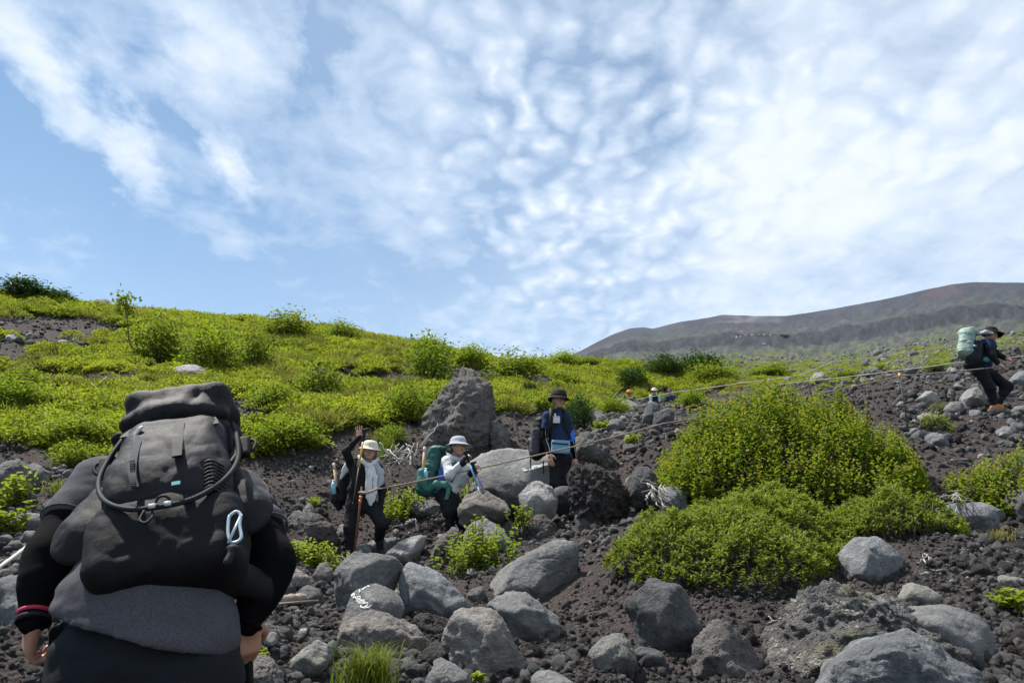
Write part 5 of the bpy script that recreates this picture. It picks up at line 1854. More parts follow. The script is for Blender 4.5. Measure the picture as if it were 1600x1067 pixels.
MC = {
    'skin': mat_skin('skin', (0.46, 0.27, 0.19)),
    'skin2': mat_skin('tanned_skin', (0.40, 0.22, 0.15)),
    'hair': mat_plain('black_hair', (0.012, 0.010, 0.009), 0.5, 0.4, 0.6, 300),
    'brownhair': mat_plain('brown_hair', (0.16, 0.085, 0.04), 0.5, 0.4, 0.6, 300),
    'black': mat_plain('black_cloth', (0.012, 0.012, 0.013), 0.85, 0.2, 0.5),
    'blackknit': mat_plain('black_stretch_sleeve', (0.0040, 0.0040, 0.0045), 0.9, 0.06, 0.3),
    'navy': mat_plain('dark_navy_trousers', (0.0075, 0.0095, 0.0125), 0.8, 0.2, 0.5),
    'tee': mat_plain('grey_melange_tee', (0.068, 0.067, 0.075), 0.92, 0.15, 0.35, 500, 0.22),
    'packblack': mat_plain('charcoal_ripstop', (0.0060, 0.0060, 0.0076), 0.6, 0.28, 0.7, 700, bumpd=0.006),
    'packgrey': mat_plain('dark_grey_ripstop', (0.0085, 0.0085, 0.0112), 0.6, 0.28, 0.7, 700, bumpd=0.006),
    'packdeep': mat_plain('black_pack_cloth', (0.0040, 0.0040, 0.0050), 0.65, 0.22, 0.6, 700, bumpd=0.006),
    'strap': mat_plain('black_webbing', (0.010, 0.010, 0.011), 0.7, 0.25, 0.5, 300),
    'piping': mat_plain('slate_piping', (0.012, 0.016, 0.020), 0.7, 0.2, 0.3),
    'zip': mat_plain('slate_zip', (0.026, 0.033, 0.040), 0.75, 0.2, 0.4),
    'metal': mat_plain('bright_metal', (0.55, 0.56, 0.58), 0.3, 0.6),
    'cara': mat_plain('pale_blue_anodised', (0.30, 0.38, 0.44), 0.35, 0.6),
    'teal': mat_plain('teal_logo', (0.10, 0.30, 0.32), 0.6, 0.3),
    'red': mat_plain('pinkish_red_band', (0.42, 0.03, 0.07), 0.6, 0.3),
    'white': mat_plain('white_cotton', (0.56, 0.56, 0.56), 0.9, 0.2, 0.4),
    'cream': mat_plain('cream_hat_cloth', (0.58, 0.54, 0.46), 0.9, 0.2, 0.4),
    'lgrey': mat_plain('light_grey_cloth', (0.36, 0.37, 0.39), 0.9, 0.2, 0.4),
    'offwhite': mat_plain('off_white_shirt', (0.50, 0.52, 0.53), 0.85, 0.25, 0.4),
    'blue': mat_plain('blue_panel', (0.035, 0.10, 0.36), 0.8, 0.25, 0.4),
    'hatgrey': mat_plain('grey_hat_cloth', (0.33, 0.34, 0.37), 0.9, 0.2, 0.4),
    'hatdark': mat_plain('dark_grey_hat_cloth', (0.022, 0.022, 0.025), 0.9, 0.15, 0.4),
    'green': mat_plain('deep_green_pack', (0.012, 0.075, 0.062), 0.6, 0.35, 0.6),
    'green2': mat_plain('lighter_green_mesh', (0.045, 0.155, 0.125), 0.65, 0.3, 0.5),
    'sage': mat_plain('sage_pack_cover', (0.21, 0.29, 0.25), 0.6, 0.35, 0.6),
    'wood': mat_wood('pilgrim_staff_wood', (0.42, 0.28, 0.15), (0.60, 0.44, 0.27), 20),
    'pinkend': mat_plain('pink_staff_end', (0.62, 0.42, 0.44), 0.7, 0.3),
    'navytee': mat_plain('navy_tee', (0.010, 0.025, 0.068), 0.85, 0.25, 0.4),
    'navytee2': mat_plain('brighter_blue_shoulder', (0.015, 0.042, 0.115), 0.85, 0.25, 0.4),
    'lblue': mat_plain('light_blue_pouch', (0.15, 0.30, 0.42), 0.7, 0.3, 0.5),
    'armband': mat_plain('bright_blue_armband', (0.03, 0.16, 0.62), 0.6, 0.3),
    'yellow': mat_plain('yellow_lacquer', (0.62, 0.36, 0.03), 0.4, 0.45),
    'orange': mat_plain('orange_tape', (0.75, 0.14, 0.03), 0.5, 0.4),
    'orangehat': mat_plain('orange_hat_cloth', (0.60, 0.22, 0.05), 0.85, 0.2, 0.4),
    'cyan': mat_plain('pale_cyan_cloth', (0.35, 0.55, 0.58), 0.8, 0.2),
    'rust': mat_plain('rusty_iron', (0.115, 0.050, 0.032), 0.8, 0.3, 0.6, 200),
    'iron': mat_plain('dark_iron', (0.06, 0.06, 0.062), 0.6, 0.4),
    'bootor': mat_plain('orange_brown_leather', (0.42, 0.17, 0.065), 0.65, 0.3, 0.4),
    'sole': mat_plain('grey_sole', (0.22, 0.20, 0.17), 0.8, 0.2),
    'polewhite': mat_plain('white_pole_basket', (0.7, 0.7, 0.72), 0.5, 0.4),
    'poleblue': mat_plain('blue_metal_pole', (0.12, 0.36, 0.60), 0.35, 0.5),
    'polepurple': mat_plain('purple_metal_pole', (0.22, 0.17, 0.42), 0.35, 0.5),
    'rope': mat_plain('weathered_rope', (0.26, 0.20, 0.165), 0.9, 0.2, 0.8, 250),
    'ropewhite': mat_plain('white_rope', (0.40, 0.39, 0.37), 0.9, 0.2, 0.8, 250),
    'bottle': mat_plain('clear_blue_bottle', (0.25, 0.48, 0.58), 0.15, 0.6),
    'eyewhite': mat_plain('eye_white', (0.62, 0.60, 0.58), 0.3, 0.5),
    'lip': mat_plain('lips', (0.36, 0.13, 0.11), 0.5, 0.4),
    'hutwall': mat_plain('white_hut_wall', (0.72, 0.72, 0.70), 0.9, 0.2),
    'hutroof': mat_plain('grey_hut_roof', (0.16, 0.16, 0.17), 0.8, 0.3),
    'hutdark': mat_plain('dark_hut_window', (0.02, 0.022, 0.026), 0.3, 0.5),
}


def lerp(a, b, t):
    return np.asarray(a) * (1 - t) + np.asarray(b) * t


def nrm(v):
    v = np.asarray(v, float)
    return v / np.linalg.norm(v)


def hand_sdf(s, wrist, tip_dir, palm_n, thumb_side, size=0.18, curl=0.5, spread=0.15):
    """palm with five fingers. tip_dir: towards the fingertips, palm_n: out of the palm, thumb_side: towards the thumb"""
    t = nrm(tip_dir)
    p = nrm(np.asarray(palm_n, float) - t * np.dot(palm_n, t))
    sd = np.cross(t, p)
    if np.dot(sd, thumb_side) < 0:
        sd = -sd
    w0 = np.asarray(wrist, float)
    k = size / 0.18
    M = np.stack([sd, p, t], 1)
    s.box(w0 + t * 0.050 * k, np.array([0.040, 0.015, 0.050]) * k, M, 0.013 * k, 0.012)
    s.cone(w0 - t * 0.01 * k, w0 + t * 0.025 * k, 0.024 * k, 0.028 * k, 0.015)
    for j, (off, ln) in enumerate(((0.030, 0.072), (0.010, 0.080), (-0.010, 0.074), (-0.030, 0.058))):
        b0 = w0 + t * 0.095 * k + sd * off * k
        d1 = nrm(t * math.cos(curl * 0.6) + p * math.sin(curl * 0.6) + sd * off * 8 * spread)
        d2 = nrm(t * math.cos(curl * 1.5) + p * math.sin(curl * 1.5) + sd * off * 8 * spread)
        d3 = nrm(t * math.cos(curl * 2.3) + p * math.sin(curl * 2.3) + sd * off * 8 * spread)
        p1 = b0 + d1 * ln * 0.45 * k
        p2 = p1 + d2 * ln * 0.32 * k
        p3 = p2 + d3 * ln * 0.23 * k
        s.chain([b0, p1, p2, p3], [0.0098 * k, 0.0092 * k, 0.0085 * k, 0.0075 * k], 0.003)
    tb = w0 + t * 0.025 * k + sd * 0.032 * k
    td = nrm(t * 0.65 + sd * 0.75 + p * 0.25)
    td2 = nrm(t * 0.9 + sd * 0.25 + p * 0.4 * (0.4 + curl))
    s.chain([tb, tb + td * 0.040 * k, tb + td * 0.040 * k + td2 * 0.032 * k], [0.014 * k, 0.0115 * k, 0.009 * k], 0.006)
    return s


def head_sdf(s, c, face, up, h=0.225):
    """head with jaw, nose, brow, ears. c: centre, face: direction it looks, up: top of the head"""
    f = nrm(face)
    u = nrm(np.asarray(up, float) - f * np.dot(up, f))
    r = np.cross(f, u)
    M = np.stack([r, f, u], 1)
    k = h / 0.225
    at = lambda x, y, z: np.asarray(c) + (r * x + f * y + u * z) * k
    s.ell(at(0, -0.012, 0.030), np.array([0.077, 0.092, 0.083]) * k, M, 0.01)
    s.ell(at(0, 0.018, -0.030), np.array([0.066, 0.066, 0.076]) * k, M, 0.03)
    s.ell(at(0, 0.052, -0.088), np.array([0.030, 0.026, 0.022]) * k, M, 0.03)
    for sx in (-1, 1):
        s.ell(at(0.034 * sx, 0.060, -0.030), np.array([0.024, 0.020, 0.026]) * k, M, 0.02)
        s.ell(at(0.030 * sx, 0.084, 0.008), np.array([0.019, 0.012, 0.010]) * k, M, 0.010, 's')
        s.ell(at(0.030 * sx, 0.072, 0.005), np.array([0.017, 0.013, 0.012]) * k, M, 0.006)
        s.ell(at(0.078 * sx, -0.008, -0.008), np.array([0.010, 0.019, 0.031]) * k, M, 0.006)
        s.ell(at(0.028 * sx, 0.078, 0.024), np.array([0.024, 0.010, 0.007]) * k, M, 0.008)
    s.cone(at(0, 0.082, 0.012), at(0, 0.102, -0.026), 0.008 * k, 0.013 * k, 0.012)
    s.ell(at(0, 0.092, -0.032), np.array([0.019, 0.012, 0.009]) * k, M, 0.008)
    s.ell(at(0, 0.076, -0.060), np.array([0.024, 0.012, 0.010]) * k, M, 0.008)
    return M, at


def face_parts(root, head_part, M, at, vox=0.004, brow=True, smile=0.0):
    """eyes, brows and lips"""
    for sx in (-1, 1):
        e = Sdf(0.002)
        e.ell(at(0.030 * sx, 0.0795, 0.005), (0.0135, 0.006, 0.0042), M)
        sdf_part('eye', e, 0.002, MC['hair'], root, None, head_part)
        if brow:
            b = Sdf(0.002)
            b.cone(at(0.014 * sx, 0.090, 0.025), at(0.044 * sx, 0.078, 0.027), 0.0042, 0.0028)
            sdf_part('eyebrow', b, 0.002, MC['hair'], root, None, head_part)
    m = Sdf(0.002)
    m.cone(at(-0.022, 0.078, -0.060 + smile), at(0, 0.0865, -0.062), 0.0045, 0.0062)
    m.cone(at(0, 0.0865, -0.062), at(0.022, 0.078, -0.060 + smile), 0.0062, 0.0045)
    sdf_part('lips', m, 0.002, MC['lip'], root, None, head_part)


def bucket_hat(root, c, face, up, mat, crown_r=0.094, crown_h=0.085, brim=0.065, drop=0.35, name='hat', base=0.035, band=None):
    """cloth hat: crown, sloping brim and a band"""
    f = nrm(face)
    u = nrm(np.asarray(up, float) - f * np.dot(up, f))
    r = np.cross(f, u)
    nseg = 40
    prof = []
    for t in np.linspace(0, 1, 7):
        prof.append((crown_r * (1 - 0.12 * t) * math.sqrt(max(1 - (t * 0.995) ** 6, 0.0004)), base + crown_h * t))
    prof = [(crown_r * 0.02, base + crown_h), (crown_r * 0.45, base + crown_h * 0.975), (crown_r * 0.72, base + crown_h * 0.87), (crown_r * 0.88, base + crown_h * 0.66), (crown_r * 0.97, base + crown_h * 0.32), (crown_r, base),
            (crown_r + brim * 0.5, base - brim * drop * 0.5), (crown_r + brim, base - brim * drop), (crown_r + brim, base - brim * drop - 0.004), (crown_r + brim * 0.5, base - brim * drop * 0.5 - 0.005), (crown_r - 0.004, base - 0.006), (crown_r * 0.9, base + crown_h * 0.6), (crown_r * 0.02, base + crown_h * 0.85)]
    V, Fq = [], []
    for j, (rr_, z) in enumerate(prof):
        for i in range(nseg):
            a = 2 * math.pi * i / nseg
            wob = 1 + (0.04 * math.sin(3 * a + 1) + 0.03 * math.sin(5 * a)) * (1 if 6 <= j <= 9 else 0.25)
            dz = 0.007 * math.sin(2 * a + 0.6) if 6 <= j <= 9 else 0
            V.append(np.asarray(c) + r * math.cos(a) * rr_ * wob + f * (math.sin(a) * rr_ * 1.16 * wob - 0.006) + u * (z + dz))
    for j in range(len(prof) - 1):
        for i in range(nseg):
            i2 = (i + 1) % nseg
            Fq.append((j * nseg + i, j * nseg + i2, (j + 1) * nseg + i2, (j + 1) * nseg + i))
    h = part(name, np.array(V), np.array(Fq), mat, root)
    if band is not None:
        pts = [np.asarray(c) + r * math.cos(a) * (crown_r + 0.002) + f * (math.sin(a) * (crown_r + 0.002) * 1.16 - 0.006) + u * (base + 0.010) for a in np.linspace(0, 2 * math.pi, 30)]
        v, fc = tube(pts, 0.009, 6, False)
        part('hat_band', v, fc, band, root, True, h)
    return h

# ------------------------------------------------------------------ near hiker (seen from behind, leaning into the slope)
def strip(p0, p1, wdir, w, nrm_, th=0.003):
    """flat webbing strap along a polyline"""
    pts = np.asarray(p0 if p1 is None else [p0, p1], float)
    wd = nrm(wdir)
    V, Fq = [], []
    for p in pts:
        for a, b in ((-1, 0), (1, 0), (1, 1), (-1, 1)):
            V.append(p + wd * a * w / 2 + nrm(nrm_) * b * th)
    for i in range(len(pts) - 1):
        for k in range(4):
            k2 = (k + 1) % 4
            Fq.append((i * 4 + k, i * 4 + k2, i * 4 + 4 + k2, i * 4 + 4 + k))
    Fq.append((0, 1, 2, 3))
    n = (len(pts) - 1) * 4
    Fq.append((n + 3, n + 2, n + 1, n))
    return np.array(V), Fq


def pole(label, top, tip, mat_up, mat_low, split=0.5, r=0.008, grip=0.12, strapm=None, name='trekking_pole', basket=None, grip_dir=None):
    top = np.asarray(top, float)
    tip = np.asarray(tip, float)
    ax = nrm(tip - top)
    root = empty(name, tip, label, 'trekking pole')
    L = np.linalg.norm(tip - top)
    v, f = tube([top + ax * grip, top + ax * L * split], r, 8)
    part('upper_shaft', v, f, mat_up, root)
    v, f = tube([top + ax * L * split, tip - ax * 0.04], r * 0.8, 8)
    part('lower_shaft', v, f, mat_low, root)
    g = Sdf(0.006)
    g.chain([top, top + ax * grip * 0.5, top + ax * (grip + 0.01)], [r * 2.0, r * 1.7, r * 1.6])
    gd = nrm(grip_dir) if grip_dir is not None else nrm(np.cross(ax, [0, 1, 0]))
    g.cone(top - gd * 0.012, top + gd * 0.045, r * 1.7, r * 1.3)
    sdf_part('grip', g, 0.004, MC['strap'], root)
    v, f = tube([tip - ax * 0.04, tip], [r * 0.6, r * 0.3], 6)
    part('tip', v, f, MC['iron'], root)
    if basket:
        v, f = tube([tip - ax * 0.075, tip - ax * 0.06], [0.022, 0.018], 12)
        part('basket', v, f, basket, root)
    return root


D0 = 2.15
hipc = P(222, 985, 2.02)
sh_l, sh_r = P(138, 752, 2.36), P(392, 772, 2.34)
neck = P(262, 715, 2.44)
headc = P(268, 672, 2.56)
gnd = h1(hipc[0], hipc[1] + 0.05)
base = np.array([hipc[0], hipc[1] + 0.1, gnd])
near = empty('person', base, 'hiker in grey tee and black arm sleeves seen from behind', 'person')
el_l, wr_l = P(78, 868, 2.20), P(54, 965, 2.13)
el_r, wr_r = P(424, 880, 2.20), P(388, 968, 2.16)
up = np.array([0, 0.30, 0.95])
hip_l, hip_r = P(160, 1040, 2.06), P(300, 1050, 2.06)
kn_l = np.array([hip_l[0] - 0.02, hip_l[1] + 0.18, gnd + 0.50])
kn_r = np.array([hip_r[0] + 0.02, hip_r[1] + 0.02, gnd + 0.47])
an_l = np.array([hip_l[0] - 0.02, hip_l[1] + 0.22, h1(hip_l[0], hip_l[1] + 0.2) + 0.09])
an_r = np.array([hip_r[0] + 0.02, hip_r[1] - 0.10, h1(hip_r[0], hip_r[1] - 0.1) + 0.09])
spine_m = lerp(hipc, neck, 0.5)
b = Sdf(0.05)
b.ell(lerp(hipc, neck, 0.08), (0.165, 0.105, 0.12), I3)
b.ell(spine_m, (0.15, 0.10, 0.16), I3)
b.ell(lerp(hipc, neck, 0.80), (0.175, 0.10, 0.13), I3)
b.cone(sh_l, el_l, 0.050, 0.040).cone(el_l, wr_l, 0.041, 0.028)
b.cone(sh_r, el_r, 0.050, 0.040).cone(el_r, wr_r, 0.041, 0.028)
b.cone(neck - [0, 0.02, 0.05], headc, 0.056, 0.052)
for a_, k_, c_ in ((hip_l, kn_l, an_l), (hip_r, kn_r, an_r)):
    b.cone(a_, k_, 0.082, 0.055).cone(k_, c_, 0.052, 0.036)
Vb, Fb = b.mesh(0.012)
hd = Sdf(0.01)
Mh, ath = head_sdf(hd, headc, (0.05, 1, 0.05), (0, 0.1, 1))
hl = Sdf(0.01)
hand_sdf(hl, wr_l + [0, 0, 0.005], (-0.14, 0.22, -0.95), (0.75, 0.6, 0.1), (0.3, 0.8, 0.3), 0.168, 1.2, 0.05)
hand_sdf(hl, wr_r + [0, 0, 0.005], (-0.02, 0.22, -0.95), (-0.75, 0.6, 0.1), (-0.3, 0.8, 0.3), 0.168, 1.2, 0.05)
V, Fq = join([(Vb, Fb.tolist()), tuple(x if i == 0 else x.tolist() for i, x in enumerate(hd.mesh(0.007))), tuple(x if i == 0 else x.tolist() for i, x in enumerate(hl.mesh(0.0045)))])
part('body', V, np.array(Fq), MC['skin2'], near)
hs = Sdf(0.01)
hs.ell(headc + [0, -0.02, 0.035], (0.082, 0.098, 0.088))
hs.ell(headc + [0, -0.06, -0.03], (0.068, 0.050, 0.060))
sdf_part('hair', hs, 0.008, MC['hair'], near)
# tee
t = Sdf(0.045)
t.ell(P(224, 1000, 2.04), (0.222, 0.150, 0.090), I3, 0.06)
t.ell(P(224, 955, 2.06), (0.212, 0.145, 0.13), I3)
t.ell(spine_m, (0.205, 0.13, 0.18), I3)
t.ell(lerp(hipc, neck, 0.76) + [0, 0.01, 0], (0.225, 0.115, 0.14), I3)
t.cone(sh_l + [0.03, 0, 0.0], lerp(sh_l, el_l, 0.52), 0.078, 0.071)
t.cone(sh_r - [0.03, 0, 0.0], lerp(sh_r, el_r, 0.48), 0.078, 0.071)
t.cone(P(226, 950, 2.06), P(226, 1110, 2.06), 0.205, 0.215, 0.06, 'u', ((0, 1, 0), 0.68))
# hem: cut below, lower on the right
hn = nrm(np.array([-0.22, 0.05, -1.0]))
t.box(P(232, 1012, 1.92) + hn * 0.5, (0.8, 0.8, 0.5), frame(hn), 0.0, 0.004, 's')
# sleeve ends
for s_, e_ in ((sh_l, el_l), (sh_r, el_r)):
    dd = nrm(e_ - s_)
    t.box(lerp(s_, e_, 0.60) + dd * 0.10, (0.12, 0.12, 0.10), frame(dd), 0.0, 0.004, 's')
t.box(neck + np.array([0, 0.03, 0.115]), (0.09, 0.12, 0.06), frame(neck - hipc), 0.0, 0.01, 's')
tee = sdf_part('tee_shirt', t, 0.0085, MC['tee'], near, (0.0055, 5.5, (1.0, 1.0, 2.2), 3.0))
for s_, e_ in ((sh_l, el_l), (sh_r, el_r)):
    dd = nrm(e_ - s_)
    c0 = lerp(s_, e_, 0.555)
    Mx = frame(dd)
    v, f = tube([c0 + (Mx[:, 0] * math.cos(a) + Mx[:, 1] * math.sin(a)) * 0.0705 for a in np.linspace(0, 2 * math.pi, 25)], 0.0028, 6, False)
    part('sleeve_hem', v, f, MC['tee'], near, True, tee)
# arm sleeves
for s_, e_, w_ in ((sh_l, el_l, wr_l), (sh_r, el_r, wr_r)):
    a = Sdf(0.05)
    a.cone(lerp(s_, e_, 0.35), e_, 0.066, 0.055).cone(e_, lerp(e_, w_, 0.45), 0.056, 0.050).cone(lerp(e_, w_, 0.45), lerp(e_, w_, 1.05), 0.050, 0.036)
    sl = sdf_part('arm_sleeve', a, 0.008, MC['blackknit'], near, (0.002, 9.0, (1, 1, 2.2), 1.0))
    dd = nrm(w_ - e_)
    Mx = frame(dd)
    c0 = lerp(e_, w_, 1.07)
    v, f = tube([c0 + (Mx[:, 0] * math.cos(a) + Mx[:, 1] * math.sin(a)) * 0.036 for a in np.linspace(0, 2 * math.pi, 25)], 0.006, 6, False)
    part('sleeve_cuff', v, f, MC['blackknit'], near, True, sl)
dd = nrm(wr_l - el_l)
Mx = frame(dd)
v, f = tube([lerp(el_l, wr_l, 0.93) + (Mx[:, 0] * math.cos(a) + Mx[:, 1] * math.sin(a)) * 0.038 for a in np.linspace(0, 2 * math.pi, 25)], 0.0055, 6, False)
part('red_wristband', v, f, MC['red'], near)
v, f = tube([lerp(el_l, wr_l, 1.03) + (Mx[:, 0] * math.cos(a) + Mx[:, 1] * math.sin(a)) * 0.033 for a in np.linspace(0, 2 * math.pi, 25)], 0.009, 8, False)
part('watch_strap', v, f, MC['strap'], near)
# trousers
tr = Sdf(0.06)
tr.ell(P(222, 1052, 2.06), (0.188, 0.138, 0.13), I3)
tr.ell(P(224, 1000, 2.06), (0.185, 0.125, 0.10), I3)
tr.ell(P(160, 1085, 2.05), (0.110, 0.118, 0.11), I3)
tr.ell(P(295, 1090, 2.05), (0.110, 0.118, 0.11), I3)
for a_, k_, c_ in ((hip_l, kn_l, an_l), (hip_r, kn_r, an_r)):
    tr.cone(a_, k_, 0.115, 0.080).cone(k_, c_ + [0, 0, 0.02], 0.078, 0.062)
trs = sdf_part('trousers', tr, 0.011, MC['navy'], near, (0.006, 7.0, (1, 1, 2.0), 5.0))
for c_ in (an_l, an_r):
    bo = Sdf(0.03)
    bo.cone(c_ + [0, 0, 0.04], c_ - [0, 0, 0.02], 0.055, 0.055)
    bo.box(c_ + [0, 0.07, -0.045], (0.050, 0.13, 0.045), I3, 0.03)
    sh = sdf_part('boot', bo, 0.009, MC['black'], near)

# the near hiker's pack, in its own leaning frame
pb, pt = P(258, 930, 1.96), P(284, 644, 2.24)
v_ax = pt - pb
PL = np.linalg.norm(v_ax)
PM = frame(v_ax, (1, 0, -0.06))                 # columns: right, forward(away), up
PC = lerp(pb, pt, 0.5)


def pk(x, y, z):
    """pack coordinates: right, towards the viewer, up (metres from the middle of its length)"""
    return PC + PM[:, 0] * x - PM[:, 1] * y + PM[:, 2] * (z - 0.34 * y)


pack = empty('backpack', pk(0, 0, -PL / 2), 'big black framed backpack on the near hiker', 'backpack')
hz = PL / 2
bd = Sdf(0.04)
bd.box(pk(0, -0.05, -0.02), (0.168, 0.115, hz * 0.93), PM, 0.07, taper=(0.86, 0.9))
bd.box(pk(0.0, 0.0, -hz * 0.58), (0.182, 0.105, hz * 0.40), PM, 0.06)
bd.ell(pk(0, 0.02, -hz * 0.42), (0.178, 0.105, hz * 0.40), PM)
main = sdf_part('main_sack', bd, 0.0065, MC['packdeep'], pack, (0.0045, 6.5, (1, 1, 1.6), 2.0))
fp = Sdf(0.03)
fp.box(pk(0.0, 0.035, hz * 0.24), (0.166, 0.085, hz * 0.56), PM, 0.07, taper=(0.80, 0.75))
fp.ell(pk(0.0, 0.070, hz * 0.12), (0.150, 0.070, hz * 0.46), PM)
pocket = sdf_part('front_pocket', fp, 0.006, MC['packgrey'], pack, (0.0050, 6.0, (1.3, 1.3, 1.3), 8.0))
ld = Sdf(0.04)
ld.box(pk(0.0, -0.03, hz * 0.90), (0.148, 0.125, 0.040), frame(PM[:, 2] * 0.93 + PM[:, 1] * 0.36, PM[:, 0]), 0.048)
ld.ell(pk(-0.01, 0.03, hz * 0.84), (0.150, 0.075, 0.050), PM)
ld.ell(pk(0.02, -0.03, hz * 0.93), (0.125, 0.09, 0.045), PM)
lid = sdf_part('lid', ld, 0.006, MC['packblack'], pack, (0.0060, 6.0, (1.8, 1.0, 1.0), 12.0))
# side wings of stretch cloth that run to the hip belt
for sx, wx in ((-1, 0.235), (1, 0.185)):
    wg = Sdf(0.05)
    wg.box(pk(sx * wx * 0.72, 0.0, -hz * 0.10), (0.070, 0.028, hz * 0.30), frame(PM[:, 2] + PM[:, 0] * (-0.42 * sx), PM[:, 0]), 0.038)
    wg.ell(pk(sx * wx * 0.92, -0.02, -hz * 0.30), (0.080, 0.030, hz * 0.26), PM)
    sdf_part('side_pocket', wg, 0.0065, MC['packblack'], pack, (0.004, 8.0, (1, 1, 1), 3.0 + sx))
# rim piping in a U round the front pocket
U = [(-0.142, 0.02, hz * 0.72), (-0.164, 0.040, hz * 0.45), (-0.166, 0.070, hz * 0.15), (-0.128, 0.108, -hz * 0.12), (-0.06, 0.130, -hz * 0.28), (0.02, 0.134, -hz * 0.31), (0.09, 0.124, -hz * 0.26), (0.148, 0.092, -hz * 0.06), (0.170, 0.055, hz * 0.20), (0.162, 0.035, hz * 0.50), (0.145, 0.015, hz * 0.72)]
v, f = tube(spline([pk(*p) for p in U], 8), 0.0068, 8)
part('rim_piping', v, f, MC['piping'], pack)
# webbing with buckle over the middle, zip, loops
sp_ = spline([pk(0.022, 0.062, hz * 0.78), pk(0.028, 0.100, hz * 0.62), pk(0.036, 0.128, hz * 0.40), pk(0.042, 0.140, hz * 0.24)], 6)
v, f = strip(sp_, None, PM[:, 0], 0.026, -PM[:, 1], 0.004)
st = part('centre_strap', v, f, MC['strap'], pack, False)
v, f = strip(spline([pk(0.038, 0.132, hz * 0.34), pk(0.044, 0.148, hz * 0.16)], 4), None, PM[:, 0], 0.024, -PM[:, 1], 0.007)
part('strap_end', v, f, MC['packdeep'], pack, False, st)
v, f = strip(spline([pk(-0.068, 0.098, hz * 0.58), pk(-0.066, 0.126, hz * 0.32), pk(-0.058, 0.146, hz * 0.06), pk(-0.046, 0.148, -hz * 0.10)], 6), None, PM[:, 0], 0.018, -PM[:, 1], 0.004)
zp = part('front_zip', v, f, MC['zip'], pack, False)
for j in range(16):
    c0 = lerp(pk(-0.063, 0.146, hz * 0.20), pk(-0.050, 0.152, -hz * 0.08), j / 15)
    v, f = tube([c0 - PM[:, 0] * 0.006, c0 + PM[:, 0] * 0.006], 0.0016, 5)
    part('zip_tooth', v, f, MC['piping'], pack, True, zp)
g = Sdf(0.004)
g.chain([pk(-0.084, 0.098, hz * 0.58), pk(-0.072, 0.104, hz * 0.64), pk(-0.066, 0.106, hz * 0.66)], [0.004, 0.005, 0.004])
sdf_part('zip_pull', g, 0.0025, MC['metal'], pack, None, zp)
v, f = tube(spline([pk(-0.03, 0.055, hz * 0.98), pk(0.0, 0.07, hz * 0.96), pk(0.02, 0.075, hz * 0.90), pk(0.034, 0.08, hz * 0.84)], 6), 0.006, 6)
part('lid_cord', v, f, MC['strap'], pack)
v, f = tube(spline([pk(-0.012, 0.062, hz * 0.985), pk(-0.006, 0.072, hz * 0.965), pk(0.010, 0.077, hz * 0.950), pk(0.022, 0.076, hz * 0.956)], 5), [0.004] * 16, 6)
part('lid_logo', v, f, MC['metal'], pack)
for x in (-0.003, 0.032):
    v, f = tube([pk(x - 0.007, 0.150, -hz * 0.315), pk(x + 0.007, 0.150, -hz * 0.315)], 0.006, 8)
    part('metal_toggle', v, f, MC['metal'], pack)
v, f = tube(spline([pk(-0.022, 0.142, -hz * 0.34), pk(-0.027, 0.148, -hz * 0.43), pk(-0.013, 0.150, -hz * 0.47), pk(0.0, 0.148, -hz * 0.42), pk(-0.004, 0.142, -hz * 0.34)], 6), 0.0035, 6)
part('cord_loop', v, f, MC['strap'], pack)
v, f = tube(spline([pk(0.002, 0.142, -hz * 0.27), pk(0.012, 0.152, -hz * 0.24), pk(0.026, 0.152, -hz * 0.24), pk(0.036, 0.142, -hz * 0.27)], 5), 0.0035, 6)
part('pull_loop', v, f, MC['strap'], pack)
v, f = strip([pk(0.046, 0.1452, -hz * 0.10), pk(0.046, 0.1452, -hz * 0.135)], None, PM[:, 0], 0.020, -PM[:, 1], 0.003)
part('woven_logo', v, f, MC['teal'], pack, False)
# daisy loops along the right edge of the pocket
for j in range(9):
    c0 = lerp(pk(0.118, 0.115, hz * 0.10), pk(0.125, 0.105, -hz * 0.20), j / 8)
    v, f = tube(spline([c0 - PM[:, 0] * 0.022, c0 - PM[:, 1] * 0.006 + PM[:, 2] * 0.004, c0 + PM[:, 0] * 0.026 + PM[:, 1] * 0.022], 3), 0.0032, 5)
    part('gathered_seam', v, f, MC['packgrey'], pack, True, pocket)
